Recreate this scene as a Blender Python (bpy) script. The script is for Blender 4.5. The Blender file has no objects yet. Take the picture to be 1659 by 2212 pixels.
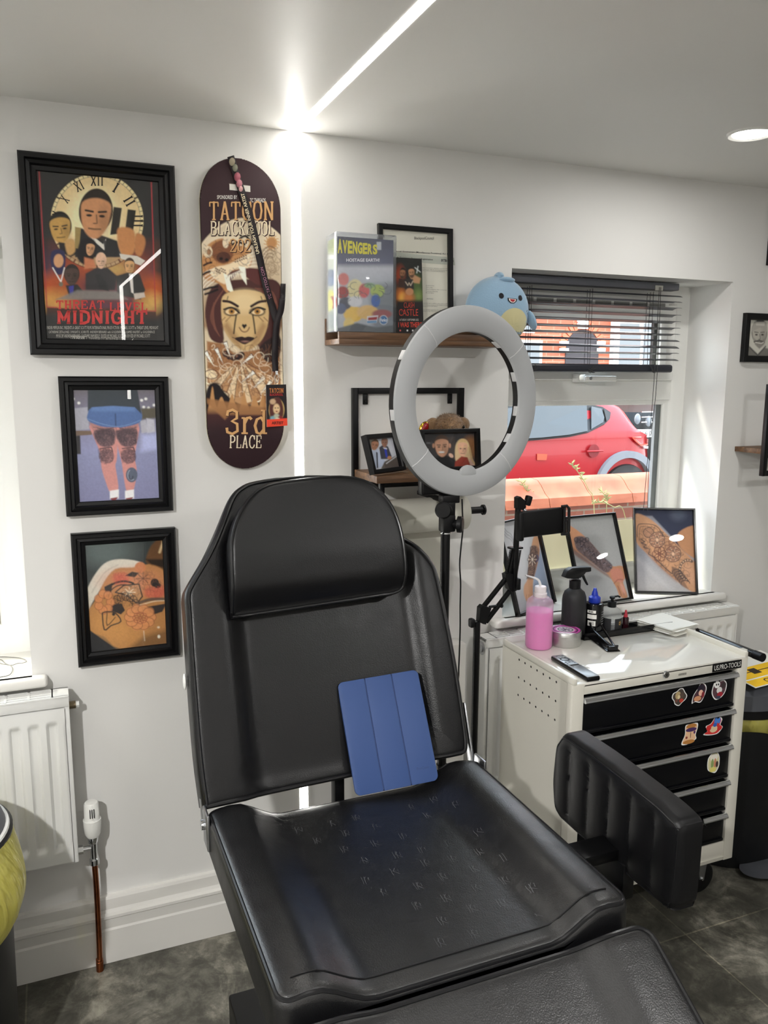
import bpy, bmesh, math, random
import numpy as np
from mathutils import Vector, Matrix, Euler
random.seed(7); np.random.seed(7)
PI = math.pi
sc = bpy.context.scene
col = sc.collection
# ------------------------------------------------------------------ camera model (photograph 1659 x 2212)
F, CX, CY = 1750.0, 829.5, 1106.0
YAW, PIT, ROL = math.radians(22.26), math.radians(9.4326), math.radians(0.219)
CAM = Vector((0, -2.19517, 1.62371))
_f = Vector((math.sin(YAW)*math.cos(PIT), math.cos(YAW)*math.cos(PIT), -math.sin(PIT)))
_r0 = Vector((math.cos(YAW), -math.sin(YAW), 0)); _u0 = _r0.cross(_f)
_r = _r0*math.cos(ROL)+_u0*math.sin(ROL); _u = -_r0*math.sin(ROL)+_u0*math.cos(ROL)
def ray(x, y): return _f+_r*((x-CX)/F)-_u*((y-CY)/F)
def PY(x, y, Y=0.0):
    d = ray(x, y); return CAM+d*((Y-CAM.y)/d.y)
def PZ(x, y, Z=0.0):
    d = ray(x, y); return CAM+d*((Z-CAM.z)/d.z)
def PX(x, y, X=0.0):
    d = ray(x, y); return CAM+d*((X-CAM.x)/d.x)
def PP(x, y, o, n):
    d = ray(x, y); return CAM+d*((o-CAM).dot(n)/d.dot(n))
cam = bpy.data.objects.new('camera', bpy.data.cameras.new('camera')); col.objects.link(cam)
cam.data.sensor_fit = 'VERTICAL'; cam.data.sensor_height = 24; cam.data.lens = 24*F/2212
M3 = Matrix((_r, _u, -_f)).transposed(); cam.matrix_world = Matrix.Translation(CAM) @ M3.to_4x4()
cam.data.clip_start = .02; sc.camera = cam
# ------------------------------------------------------------------ colours and materials
def lin(c):
    return tuple((v/255/12.92 if v/255 <= .04045 else ((v/255+.055)/1.055)**2.4) for v in c)
_mats = {}
def mat(name, rgb=(200, 200, 200), rough=.5, metal=0., spec=.5, emit=None, estr=0, coat=0., trans=0., ior=1.45, alpha=1., sheen=0., sub=0):
    if name in _mats: return _mats[name]
    m = bpy.data.materials.new(name); m.use_nodes = True; _mats[name] = m
    b = m.node_tree.nodes['Principled BSDF']
    b.inputs['Base Color'].default_value = (*lin(rgb), 1); b.inputs['Roughness'].default_value = rough
    b.inputs['Metallic'].default_value = metal; b.inputs['Specular IOR Level'].default_value = spec
    b.inputs['Coat Weight'].default_value = coat; b.inputs['Transmission Weight'].default_value = trans
    b.inputs['IOR'].default_value = ior; b.inputs['Alpha'].default_value = alpha; b.inputs['Sheen Weight'].default_value = sheen
    if emit: b.inputs['Emission Color'].default_value = (*lin(emit), 1); b.inputs['Emission Strength'].default_value = estr
    return m
def nd(m, t, **k):
    n = m.node_tree.nodes.new(t)
    for a, v in k.items():
        if hasattr(n, a): setattr(n, a, v)
        else: n.inputs[a.replace('_', ' ')].default_value = v
    return n
def lk(m, a, b): m.node_tree.links.new(a, b)
def bs(m): return m.node_tree.nodes['Principled BSDF']
def add_bump(m, scale=200, strength=.15, dist=.002, detail=4, kind='noise', coords='Object'):
    tc = nd(m, 'ShaderNodeTexCoord')
    n = nd(m, 'ShaderNodeTexNoise' if kind == 'noise' else 'ShaderNodeTexVoronoi'); n.inputs['Scale'].default_value = scale
    if kind == 'noise': n.inputs['Detail'].default_value = detail
    b = nd(m, 'ShaderNodeBump'); b.inputs['Strength'].default_value = strength; b.inputs['Distance'].default_value = dist
    lk(m, tc.outputs[coords], n.inputs['Vector']); lk(m, n.outputs[0], b.inputs['Height']); lk(m, b.outputs[0], bs(m).inputs['Normal'])
    return n
def mottle(m, c0, c1, scale, lo=.35, hi=.65, detail=6, stretch=None, rough=None):
    tc = nd(m, 'ShaderNodeTexCoord'); n = nd(m, 'ShaderNodeTexNoise'); n.inputs['Scale'].default_value = scale; n.inputs['Detail'].default_value = detail
    v = tc.outputs['Object']
    if stretch:
        mp = nd(m, 'ShaderNodeMapping'); mp.inputs['Scale'].default_value = stretch; lk(m, v, mp.inputs[0]); v = mp.outputs[0]
    lk(m, v, n.inputs['Vector'])
    r = nd(m, 'ShaderNodeValToRGB'); r.color_ramp.elements[0].position = lo; r.color_ramp.elements[1].position = hi
    r.color_ramp.elements[0].color = (*lin(c0), 1); r.color_ramp.elements[1].color = (*lin(c1), 1)
    lk(m, n.outputs[0], r.inputs[0]); lk(m, r.outputs[0], bs(m).inputs['Base Color'])
    return n, r
PRINT = mat('printed_ink', rough=.55, spec=.3)
_a = nd(PRINT, 'ShaderNodeVertexColor'); _a.layer_name = 'Col'; lk(PRINT, _a.outputs[0], bs(PRINT).inputs['Base Color'])
def glassmat(name, tint=(255, 255, 255), refl=1., rough=.0, haze=0., hz=(255, 255, 255)):
    """thin sheet of glass: clear with a fresnel reflection, optional dusty haze"""
    m = bpy.data.materials.new(name); m.use_nodes = True; _mats[name] = m; nt = m.node_tree; nt.nodes.clear()
    o = nd(m, 'ShaderNodeOutputMaterial'); t = nd(m, 'ShaderNodeBsdfTransparent'); g = nd(m, 'ShaderNodeBsdfGlossy')
    t.inputs[0].default_value = (*lin(tint), 1); g.inputs['Roughness'].default_value = rough
    ge = nd(m, 'ShaderNodeNewGeometry'); dt = nd(m, 'ShaderNodeVectorMath', operation='DOT_PRODUCT'); lk(m, ge.outputs['Normal'], dt.inputs[0]); lk(m, ge.outputs['Incoming'], dt.inputs[1])
    def mth(op, a, v): q = nd(m, 'ShaderNodeMath', operation=op); lk(m, a, q.inputs[0 if op != 'SUBTRACT' else 1]); q.inputs[1 if op != 'SUBTRACT' else 0].default_value = v; return q.outputs[0]
    ab = nd(m, 'ShaderNodeMath', operation='ABSOLUTE'); lk(m, dt.outputs['Value'], ab.inputs[0])
    sch = mth('ADD', mth('MULTIPLY', mth('POWER', mth('SUBTRACT', ab.outputs[0], 1.), 5.), .96), .04)
    mu = nd(m, 'ShaderNodeMath', operation='MULTIPLY', use_clamp=True); mu.inputs[1].default_value = refl; lk(m, sch, mu.inputs[0])
    mx = nd(m, 'ShaderNodeMixShader'); lk(m, mu.outputs[0], mx.inputs[0]); lk(m, t.outputs[0], mx.inputs[1]); lk(m, g.outputs[0], mx.inputs[2])
    last = mx.outputs[0]
    if haze:
        d = nd(m, 'ShaderNodeBsdfTranslucent'); d2 = nd(m, 'ShaderNodeBsdfDiffuse')
        for q in (d, d2): q.inputs[0].default_value = (*lin(hz), 1)
        a = nd(m, 'ShaderNodeMixShader'); a.inputs[0].default_value = .5; lk(m, d.outputs[0], a.inputs[1]); lk(m, d2.outputs[0], a.inputs[2])
        m2 = nd(m, 'ShaderNodeMixShader'); m2.inputs[0].default_value = haze; lk(m, last, m2.inputs[1]); lk(m, a.outputs[0], m2.inputs[2]); last = m2.outputs[0]
    lk(m, last, o.inputs[0]); return m
# ------------------------------------------------------------------ mesh builder
class MB:
    def __init__(s): s.v = []; s.f = []; s.m = []; s.sm = []; s.c = []; s.mats = []
    def mi(s, m):
        if m not in s.mats: s.mats.append(m)
        return s.mats.index(m)
    def add(s, vs, fs, m, smooth=False, T=None, c=None):
        o = len(s.v); k = s.mi(m)
        for i, p in enumerate(vs):
            p = Vector(p); s.v.append(tuple(T @ p) if T is not None else tuple(p))
            s.c.append(c if (c is None or isinstance(c[0], (int, float))) else c[i])
        for f in fs: s.f.append(tuple(i+o for i in f)); s.m.append(k); s.sm.append(smooth)
        return s
    def bm(s, bm, m, smooth=False, T=None):
        bm.verts.ensure_lookup_table(); bm.normal_update()
        for i, v in enumerate(bm.verts): v.index = i
        s.add([v.co.copy() for v in bm.verts], [[v.index for v in f.verts] for f in bm.faces], m, smooth, T); bm.free(); return s
    def box(s, lo, hi, m, r=0, seg=2, T=None, smooth=None):
        bm = bmesh.new(); bmesh.ops.create_cube(bm, size=1)
        lo = Vector(lo); hi = Vector(hi)
        for v in bm.verts: v.co = Vector([(lo[i]+hi[i])/2+v.co[i]*(hi[i]-lo[i]) for i in range(3)])
        if r > 0:
            r = min(r, min(abs(hi[i]-lo[i]) for i in range(3))*.49)
            bmesh.ops.bevel(bm, geom=bm.edges[:], offset=r, segments=seg, profile=.5, affect='EDGES')
        return s.bm(bm, m, (r > 0) if smooth is None else smooth, T)
    def cbox(s, c, d, m, r=0, seg=2, T=None, **k):
        c = Vector(c); d = Vector(d)/2; return s.box(c-d, c+d, m, r, seg, T, **k)
    def lathe(s, prof, m, n=32, T=None, smooth=True, cap=True):
        vs = []; fs = []
        for (r, z) in prof:
            for k in range(n): a = 2*PI*k/n; vs.append((r*math.cos(a), r*math.sin(a), z))
        for i in range(len(prof)-1):
            for k in range(n): a = i*n+k; b = i*n+(k+1) % n; fs.append((a, b, b+n, a+n))
        if cap:
            if prof[0][0] > 1e-6: fs.append(tuple(reversed(range(n))))
            if prof[-1][0] > 1e-6: fs.append(tuple(range((len(prof)-1)*n, len(prof)*n)))
        return s.add(vs, fs, m, smooth, T)
    def cyl(s, a, b, r, m, n=16, r2=None, smooth=True):
        a = Vector(a); b = Vector(b); d = b-a; L = d.length
        T = Matrix.Translation(a) @ d.to_track_quat('Z', 'Y').to_matrix().to_4x4()
        r2 = r if r2 is None else r2
        return s.lathe([(r, 0), (r2, L)], m, n, T, smooth)
    def tube(s, pts, r, m, n=8, closed=False, rr=None):
        pts = [Vector(p) for p in pts]; N = len(pts); vs = []; fs = []; up = None
        for i, p in enumerate(pts):
            a = pts[(i-1) % N] if (closed or i > 0) else p; b = pts[(i+1) % N] if (closed or i < N-1) else p
            t = (b-a).normalized() if (b-a).length > 1e-9 else Vector((0, 0, 1))
            if up is None: up = Vector((0, 0, 1)) if abs(t.z) < .9 else Vector((1, 0, 0))
            x = (up-t*up.dot(t)).normalized(); y = t.cross(x); up = x
            R = rr[i] if rr else r
            for k in range(n): q = 2*PI*k/n; vs.append(p+(x*math.cos(q)+y*math.sin(q))*R)
        for i in range(N if closed else N-1):
            for k in range(n): j = (i+1) % N; fs.append((i*n+k, i*n+(k+1) % n, j*n+(k+1) % n, j*n+k))
        if not closed: fs.append(tuple(reversed(range(n)))); fs.append(tuple(range((N-1)*n, N*n)))
        return s.add(vs, fs, m, True)
    def prism(s, poly, z0, z1, m, T=None, smooth=False, r=0):
        """polygon in xy extruded z0..z1; r rounds the rim"""
        poly = [Vector((p[0], p[1])) for p in poly]
        if sum(a.x*b.y-b.x*a.y for a, b in zip(poly, poly[1:]+poly[:1])) < 0: poly = poly[::-1]
        n = len(poly); rings = [(0, z0), (0, z1)]
        if r > 0:
            rings = [(r, z0), (r*.3, z0+r*.3), (0, z0+r), (0, z1-r), (r*.3, z1-r*.3), (r, z1)]
        vs = []; fs = []
        off = inset_dirs(poly)
        for (d, z) in rings:
            for p, o in zip(poly, off): q = p+o*d; vs.append((q.x, q.y, z))
        for i in range(len(rings)-1):
            for k in range(n): fs.append((i*n+k, i*n+(k+1) % n, (i+1)*n+(k+1) % n, (i+1)*n+k))
        fs.append(tuple(reversed(range(n)))); fs.append(tuple(range((len(rings)-1)*n, len(rings)*n)))
        return s.add(vs, fs, m, smooth, T)
    def surf(s, fn, nu, nv, m, T=None, smooth=True, closed_u=False, flip=False):
        vs = []; fs = []
        for j in range(nv+1):
            for i in range(nu+(0 if closed_u else 1)): vs.append(fn(i/nu, j/nv))
        W = nu if closed_u else nu+1
        for j in range(nv):
            for i in range(nu):
                a = j*W+i; b = j*W+(i+1) % W
                fs.append((a, b, b+W, a+W) if not flip else (a, a+W, b+W, b))
        return s.add(vs, fs, m, smooth, T)
    def blob(s, c, r, m, n=20, T=None, fn=None):
        c = Vector(c); rr = Vector(r) if not isinstance(r, (int, float)) else Vector((r, r, r))
        def f(u, v):
            a = 2*PI*u; b = PI*(v-.5); d = Vector((math.cos(a)*math.cos(b), math.sin(a)*math.cos(b), math.sin(b)))
            k = fn(d) if fn else 1
            return c+Vector((d.x*rr.x, d.y*rr.y, d.z*rr.z))*k
        return s.surf(f, n, max(6, n//2), m, T, True, True)
    def build(s, name, parent=None, solidify=0, sub=0):
        me = bpy.data.meshes.new(name)
        V = s.v
        if parent is not None:
            inv = ROOTM[parent.name].inverted(); V = [tuple(inv @ Vector(v)) for v in V]
        me.from_pydata(V, [], s.f)
        for m in s.mats: me.materials.append(m)
        me.polygons.foreach_set('material_index', s.m); me.polygons.foreach_set('use_smooth', s.sm)
        if any(c is not None for c in s.c):
            at = me.color_attributes.new('Col', 'FLOAT_COLOR', 'POINT')
            at.data.foreach_set('color', [x for c in s.c for x in ((*c, 1.) if c is not None else (1., 1., 1., 1.))])
        me.update()
        o = bpy.data.objects.new(name, me); col.objects.link(o)
        if parent is not None: o.parent = parent; ROOTM[o.name] = ROOTM[parent.name]
        else: ROOTM[o.name] = Matrix.Identity(4)
        if any(s.sm):
            try: me.set_sharp_from_angle(angle=math.radians(42))
            except Exception: pass
        if solidify: q = o.modifiers.new('s', 'SOLIDIFY'); q.thickness = solidify
        if sub: q = o.modifiers.new('d', 'SUBSURF'); q.levels = sub; q.render_levels = sub
        return o
ROOTM = {}
def inset_dirs(poly):
    n = len(poly); out = []
    for i in range(n):
        a = (poly[i]-poly[i-1]); b = (poly[(i+1) % n]-poly[i])
        a = a.normalized() if a.length > 1e-9 else b.normalized(); b = b.normalized() if b.length > 1e-9 else a
        na = Vector((-a.y, a.x)); nb = Vector((-b.y, b.x)); q = na+nb
        q = q.normalized() if q.length > 1e-6 else na
        out.append(q/max(.35, q.dot(na)))
    return out
def tag(o, label=None, cat=None, group=None, kind=None):
    if label: o['label'] = label
    if cat: o['category'] = cat
    if group: o['group'] = group
    if kind: o['kind'] = kind
    return o
def thing(name, label, cat, loc=(0, 0, 0), rot=(0, 0, 0), group=None):
    o = bpy.data.objects.new(name, None); col.objects.link(o); o.empty_display_size = .05
    o.location = loc; o.rotation_euler = rot
    ROOTM[o.name] = Matrix.Translation(Vector(loc)) @ Euler(rot).to_matrix().to_4x4()
    return tag(o, label, cat, group)
def W(o): return ROOTM[o.name]
def struct(o): o['kind'] = 'structure'; return o
def dup(root, label, loc=None, rot=None):
    r = root.copy(); col.objects.link(r); r['label'] = label
    if loc is not None: r.location = loc
    if rot is not None: r.rotation_euler = rot
    def cp(a, b):
        for ch in list(a.children):
            c = ch.copy(); col.objects.link(c); c.parent = b; cp(ch, c)
    cp(root, r); return r
def rrect(w, h, r, n=6, cx=0, cy=0):
    pts = []
    for (sx, sy, a0) in ((1, 1, 0), (-1, 1, 90), (-1, -1, 180), (1, -1, 270)):
        for k in range(n+1):
            a = math.radians(a0+90*k/n); pts.append((cx+sx*(w/2-r)+r*math.cos(a), cy+sy*(h/2-r)+r*math.sin(a)))
    return pts
def spline(pts, n=8, closed=False):
    P = [Vector(p) for p in pts]; N = len(P); out = []
    for i in range(N if closed else N-1):
        p1 = P[i]; p2 = P[(i+1) % N]
        p0 = P[(i-1) % N] if (closed or i > 0) else p1; p3 = P[(i+2) % N] if (closed or i < N-2) else p2
        for k in range(n):
            t = k/n; out.append(.5*((2*p1)+(p2-p0)*t+(2*p0-5*p1+4*p2-p3)*t*t+(3*p1-p0-3*p2+p3)*t**3))
    if not closed: out.append(P[-1])
    return out
def smooth01(x, a, b): x = max(0, min(1, (x-a)/(b-a))); return x*x*(3-2*x)
# ------------------------------------------------------------------ lettering
_tc = {}
def text_geo(t, bold=0.0, res=3):
    k = (t, bold, res)
    if k in _tc: return _tc[k]
    cu = bpy.data.curves.new('t', 'FONT'); cu.body = t; cu.size = 1; cu.resolution_u = res; cu.offset = bold; cu.fill_mode = 'FRONT'
    ob = bpy.data.objects.new('t', cu); col.objects.link(ob)
    dg = bpy.context.evaluated_depsgraph_get(); me = bpy.data.meshes.new_from_object(ob.evaluated_get(dg))
    vs = [tuple(v.co) for v in me.vertices]; fs = [tuple(p.vertices) for p in me.polygons]
    bpy.data.objects.remove(ob); bpy.data.curves.remove(cu); bpy.data.meshes.remove(me)
    xs = [v[0] for v in vs] or [0]; ys = [v[1] for v in vs] or [0]
    _tc[k] = (vs, fs, min(xs), max(xs), min(ys), max(ys)); return _tc[k]
def put_text(mb, t, x0, x1, y0, y1, mapf, c, bold=0.0, m=None, res=3):
    """text fitted to the rectangle x0..x1, y0..y1 and mapped into space by mapf(x,y)"""
    vs, fs, a, b, p, q = text_geo(t, bold, res)
    if not fs: return
    V = [mapf(x0+(v[0]-a)/(b-a+1e-9)*(x1-x0), y0+(v[1]-p)/(q-p+1e-9)*(y1-y0)) for v in vs]
    mb.add(V, fs, m or PRINT, False, None, c)
# slab-serif letters as strokes on a 0..1 x 0..1 box (thick, thin, serif)
SL = {'T': [[(.5, 0), (.5, 1)], [(.04, .95), (.96, .95)], [(.06, .95), (.06, .72)], [(.94, .95), (.94, .72)], [(.3, .03), (.7, .03)]],
 'A': [[(.14, 0), (.5, 1)], [(.86, 0), (.5, 1)], [(.27, .33), (.73, .33)], [(0, .03), (.32, .03)], [(.68, .03), (1, .03)]],
 'C': [[(.93, .72), (.85, .9), (.6, 1), (.35, .95), (.14, .75), (.1, .5), (.14, .25), (.35, .05), (.6, 0), (.85, .1), (.95, .28)], [(.93, 1), (.93, .66)]],
 'O': [[(.5, 1), (.2, .9), (.08, .5), (.2, .1), (.5, 0), (.8, .1), (.92, .5), (.8, .9), (.5, 1)]],
 'N': [[(.16, 0), (.16, 1)], [(.16, 1), (.84, 0)], [(.84, 0), (.84, 1)], [(0, .03), (.32, .03)], [(0, .97), (.25, .97)], [(.68, .97), (1, .97)]],
 'B': [[(.18, 0), (.18, 1)], [(.04, .97), (.6, .97), (.82, .88), (.84, .72), (.7, .55), (.2, .53)], [(.65, .53), (.9, .4), (.9, .15), (.7, .03), (.04, .03)]],
 'L': [[(.2, 0), (.2, 1)], [(.03, .97), (.4, .97)], [(.03, .03), (.95, .03)], [(.93, .03), (.93, .3)]],
 'K': [[(.18, 0), (.18, 1)], [(.2, .42), (.8, .97)], [(.42, .58), (.84, .03)], [(.02, .03), (.36, .03)], [(.02, .97), (.36, .97)], [(.62, .97), (.98, .97)], [(.66, .03), (1, .03)]],
 'P': [[(.2, 0), (.2, 1)], [(.03, .97), (.6, .97), (.88, .85), (.88, .6), (.65, .47), (.2, .46)], [(.03, .03), (.42, .03)]],
 'E': [[(.2, 0), (.2, 1)], [(.03, .97), (.88, .97)], [(.2, .52), (.65, .52)], [(.03, .03), (.92, .03)], [(.88, .97), (.88, .72)], [(.92, .03), (.92, .3)], [(.65, .64), (.65, .4)]],
 'H': [[(.2, 0), (.2, 1)], [(.8, 0), (.8, 1)], [(.2, .52), (.8, .52)], [(.03, .03), (.38, .03)], [(.62, .03), (.97, .03)], [(.03, .97), (.38, .97)], [(.62, .97), (.97, .97)]],
 'R': [[(.2, 0), (.2, 1)], [(.03, .97), (.6, .97), (.86, .87), (.86, .64), (.65, .5), (.2, .49)], [(.52, .48), (.82, .03), (1, .03)], [(.03, .03), (.4, .03)]],
 'V': [[(.14, 1), (.5, 0)], [(.86, 1), (.5, 0)], [(0, .97), (.33, .97)], [(.67, .97), (1, .97)]],
 'M': [[(.14, 0), (.14, 1)], [(.14, 1), (.5, .25)], [(.86, 1), (.5, .25)], [(.86, 0), (.86, 1)], [(0, .03), (.28, .03)], [(.72, .03), (1, .03)], [(0, .97), (.2, .97)], [(.8, .97), (1, .97)]],
 'I': [[(.5, 0), (.5, 1)], [(.15, .03), (.85, .03)], [(.15, .97), (.85, .97)]],
 'D': [[(.2, 0), (.2, 1)], [(.03, .97), (.5, .97), (.82, .85), (.92, .5), (.82, .15), (.5, .03), (.03, .03)]],
 'G': [[(.9, .72), (.8, .93), (.55, 1), (.3, .95), (.1, .7), (.08, .45), (.2, .1), (.55, 0), (.82, .1), (.88, .42), (.58, .42)], [(.9, 1), (.9, .7)]],
 '3': [[(.1, .75), (.15, .93), (.5, 1), (.82, .9), (.82, .65), (.45, .53), (.85, .42), (.88, .12), (.5, 0), (.12, .08), (.08, .26)]],
 'r': [[(.3, 0), (.3, .68)], [(.02, .66), (.3, .66)], [(.32, .45), (.55, .66), (.8, .68), (.95, .6)], [(.02, .03), (.62, .03)]],
 'd': [[(.72, 0), (.72, 1)], [(.5, .97), (.72, .97)], [(.72, .5), (.5, .68), (.2, .6), (.06, .34), (.2, .06), (.45, 0), (.72, .18)], [(.72, .03), (.97, .03)]],
 '2': [[(.1, .7), (.14, .92), (.5, 1), (.84, .9), (.84, .66), (.5, .35), (.08, .03), (.92, .03)], [(.92, .03), (.92, .25)]],
 '0': [[(.5, 1), (.2, .88), (.1, .5), (.2, .12), (.5, 0), (.8, .12), (.9, .5), (.8, .88), (.5, 1)]],
 'U': [[(.18, 1), (.18, .3), (.3, .05), (.5, 0), (.7, .05), (.82, .3), (.82, 1)], [(.02, .97), (.36, .97)], [(.64, .97), (.98, .97)]],
 'S': [[(.88, .75), (.75, .95), (.5, 1), (.2, .92), (.12, .72), (.3, .56), (.7, .44), (.9, .27), (.78, .06), (.5, 0), (.22, .06), (.1, .27)]],
 'X': [[(.12, 1), (.88, 0)], [(.88, 1), (.12, 0)], [(0, .97), (.3, .97)], [(.7, .97), (1, .97)], [(0, .03), (.3, .03)], [(.7, .03), (1, .03)]]}
def slab(mb, t, x0, x1, y0, y1, mapf, c, wt=.17, gap=.16, m=None, aspect=None):
    """a word in slab-serif strokes filling x0..x1 / y0..y1"""
    wd = {'I': .5, 'M': 1.25, 'r': .8, ' ': .5, 'L': .85, 'N': 1.05}
    ws = [wd.get(ch, 1) for ch in t]; tot = sum(ws)+gap*(len(t)-1); x = 0; sx = (x1-x0)/tot; sy = (y1-y0)
    for ch, w in zip(t, ws):
        for st in SL.get(ch, []):
            P = [Vector((x0+(x+p[0]*w)*sx, y0+p[1]*sy)) for p in st]
            vert = all(abs(p[0]-st[0][0]) < .3 for p in st) and len(st) == 2
            serif = len(st) == 2 and abs(st[0][1]-st[1][1]) < .01
            h = wt*sx*(.5 if vert or not serif else .32)
            if len(st) == 2 and vert and abs(st[0][1]-st[1][1]) < .4: h = wt*sx*.3
            ribbon(mb, P, h, mapf, c, m)
        x += w+gap
def ribbon(mb, P, h, mapf, c, m=None):
    P = [Vector((p[0], p[1])) for p in P]; vs = []; n = len(P); closed = (P[0]-P[-1]).length < 1e-6 and n > 2
    for i, p in enumerate(P):
        a = P[i-1] if i > 0 else (P[-2] if closed else p); b = P[i+1] if i < n-1 else (P[1] if closed else p)
        t = (b-a); t = t.normalized() if t.length > 1e-9 else Vector((1, 0)); nn = Vector((-t.y, t.x))*(h[i] if isinstance(h, list) else h)
        vs += [mapf(p.x+nn.x, p.y+nn.y), mapf(p.x-nn.x, p.y-nn.y)]
    mb.add(vs, [(2*i, 2*i+1, 2*i+3, 2*i+2) for i in range(n-1)], m or PRINT, False, None, c)
# ------------------------------------------------------------------ painted prints
GAIN = 1.28
def ink(c, g=GAIN): return tuple(min(.95, v*g) for v in lin(c))
class Paint:
    """a picture painted with soft-edged shapes; quad = its corners TL,TR,BR,BL in the drawing's own units"""
    def __init__(s, nx, ny, quad, bg=(20, 20, 20)):
        s.nx, s.ny = nx, ny; s.quad = [np.array(q, float) for q in quad]
        u = (np.arange(nx)+.5)/nx; v = (np.arange(ny)+.5)/ny; U, V = np.meshgrid(u, v)
        H = s.hom(); den = H[2, 0]*U+H[2, 1]*V+1
        s.X = (H[0, 0]*U+H[0, 1]*V+H[0, 2])/den; s.Y = (H[1, 0]*U+H[1, 1]*V+H[1, 2])/den; s.H = np.linalg.inv(H)
        s.px = np.hypot(s.quad[1][0]-s.quad[0][0], s.quad[1][1]-s.quad[0][1])/nx
        s.I = np.empty((ny, nx, 3)); s.I[:] = lin(bg)
    def hom(s):
        A = []; b = []
        for (u, v), q in zip(((0, 0), (1, 0), (1, 1), (0, 1)), s.quad):
            A.append([u, v, 1, 0, 0, 0, -u*q[0], -v*q[0]]); b.append(q[0]); A.append([0, 0, 0, u, v, 1, -u*q[1], -v*q[1]]); b.append(q[1])
        h = np.linalg.solve(np.array(A), np.array(b)); return np.array([[h[0], h[1], h[2]], [h[3], h[4], h[5]], [h[6], h[7], 1]])
    def uv(s, x, y):
        q = s.H @ np.array([x, y, 1]); return q[0]/q[2], q[1]/q[2]
    def mix(s, k, c, a=1.):
        k = np.clip(k, 0, 1)[..., None]*a; s.I = s.I*(1-k)+np.array(lin(c))*k
    def grad(s, y0, c0, y1, c1, axis='y', mask=None):
        t = np.clip(((s.Y if axis == 'y' else s.X)-y0)/(y1-y0), 0, 1)[..., None]; G = np.array(lin(c0))*(1-t)+np.array(lin(c1))*t
        if mask is None: s.I = G
        else: s.I = s.I*(1-mask[..., None])+G*mask[..., None]
    def kell(s, cx, cy, rx, ry, rot=0, soft=0):
        a = math.radians(rot); dx = s.X-cx; dy = s.Y-cy; x = dx*math.cos(a)+dy*math.sin(a); y = -dx*math.sin(a)+dy*math.cos(a)
        d = (np.sqrt((x/rx)**2+(y/ry)**2)-1)*min(rx, ry); return np.clip(.5-d/max(soft, s.px), 0, 1)
    def ell(s, cx, cy, rx, ry, c, rot=0, soft=0, a=1.): s.mix(s.kell(cx, cy, rx, ry, rot, soft), c, a)
    def segd(s, P, closed):
        d = np.full(s.X.shape, 1e9); P = [(p[0], p[1]) for p in P]
        for a, b in (zip(P, P[1:]+P[:1]) if closed else zip(P, P[1:])):
            bx, by = b[0]-a[0], b[1]-a[1]; L = bx*bx+by*by+1e-9
            t = np.clip(((s.X-a[0])*bx+(s.Y-a[1])*by)/L, 0, 1)
            d = np.minimum(d, np.hypot(s.X-a[0]-t*bx, s.Y-a[1]-t*by))
        return d
    def kpoly(s, P, soft=0):
        P = [(p[0], p[1]) for p in P]; ins = np.zeros(s.X.shape, bool)
        for a, b in zip(P, P[1:]+P[:1]):
            c = ((a[1] > s.Y) != (b[1] > s.Y)); xi = a[0]+(s.Y-a[1])*(b[0]-a[0])/((b[1]-a[1]) or 1e-9); ins ^= (c & (s.X < xi))
        d = s.segd(P, True); d = np.where(ins, -d, d); return np.clip(.5-d/max(soft, s.px), 0, 1)
    def poly(s, P, c, soft=0, a=1., sm=0):
        if sm: P = [(q.x, q.y) for q in spline([(p[0], p[1], 0) for p in P], sm, True)]
        s.mix(s.kpoly(P, soft), c, a)
    def line(s, P, w, c, soft=0, a=1., sm=0, closed=False):
        if sm: P = [(q.x, q.y) for q in spline([(p[0], p[1], 0) for p in P], sm, closed)]
        d = s.segd(P, closed); s.mix(np.clip(.5-(d-w/2)/max(soft, s.px), 0, 1), c, a)
    def arc(s, cx, cy, rx, ry, w, c, a0=0, a1=360, n=36, al=1.):
        s.line([(cx+rx*math.cos(math.radians(a0+(a1-a0)*k/n)), cy+ry*math.sin(math.radians(a0+(a1-a0)*k/n))) for k in range(n+1)], w, c, 0, al)
    def noise(s, amp, scale=6, seed=0):
        r = np.random.RandomState(seed); g = r.rand(max(2, int(s.ny/scale))+2, max(2, int(s.nx/scale))+2)
        yi = np.linspace(0, g.shape[0]-1.01, s.ny); xi = np.linspace(0, g.shape[1]-1.01, s.nx); y0 = yi.astype(int); x0 = xi.astype(int)
        fy = (yi-y0)[:, None]; fx = (xi-x0)[None]
        n = (g[y0][:, x0]*(1-fx)+g[y0][:, x0+1]*fx)*(1-fy)+(g[y0+1][:, x0]*(1-fx)+g[y0+1][:, x0+1]*fx)*fy
        s.I = s.I*(1+amp*(n-.5))[..., None]
        return n
    def tattoo(s, P, c, n=40, size=20, w=2.5, seed=1, a=.9, shade=0., sc_=None):
        """fine line work (loops, petals, dots) kept inside an outline"""
        rn = random.Random(seed); m = s.kpoly(P); xs = [p[0] for p in P]; ys = [p[1] for p in P]; K = np.zeros(s.X.shape)
        if shade: s.mix(m, sc_ or c, shade)
        for i in range(n):
            cx, cy, r_ = rn.uniform(min(xs), max(xs)), rn.uniform(min(ys), max(ys)), size*rn.uniform(.4, 1.2); a0 = rn.uniform(0, 6.28); q = rn.uniform(.5, 1); span = rn.uniform(2, 6.28); tw = rn.uniform(0, 3.14)
            L = []
            for k in range(11):
                t = a0+span*k/10; x, y = r_*math.cos(t), r_*q*math.sin(t); L.append((cx+x*math.cos(tw)-y*math.sin(tw), cy+x*math.sin(tw)+y*math.cos(tw)))
            K = np.maximum(K, np.clip(.5-(s.segd(L, False)-w/2)/s.px, 0, 1)*(.6+.4*rn.random()))
        s.mix(K*m, c, a)
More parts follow.
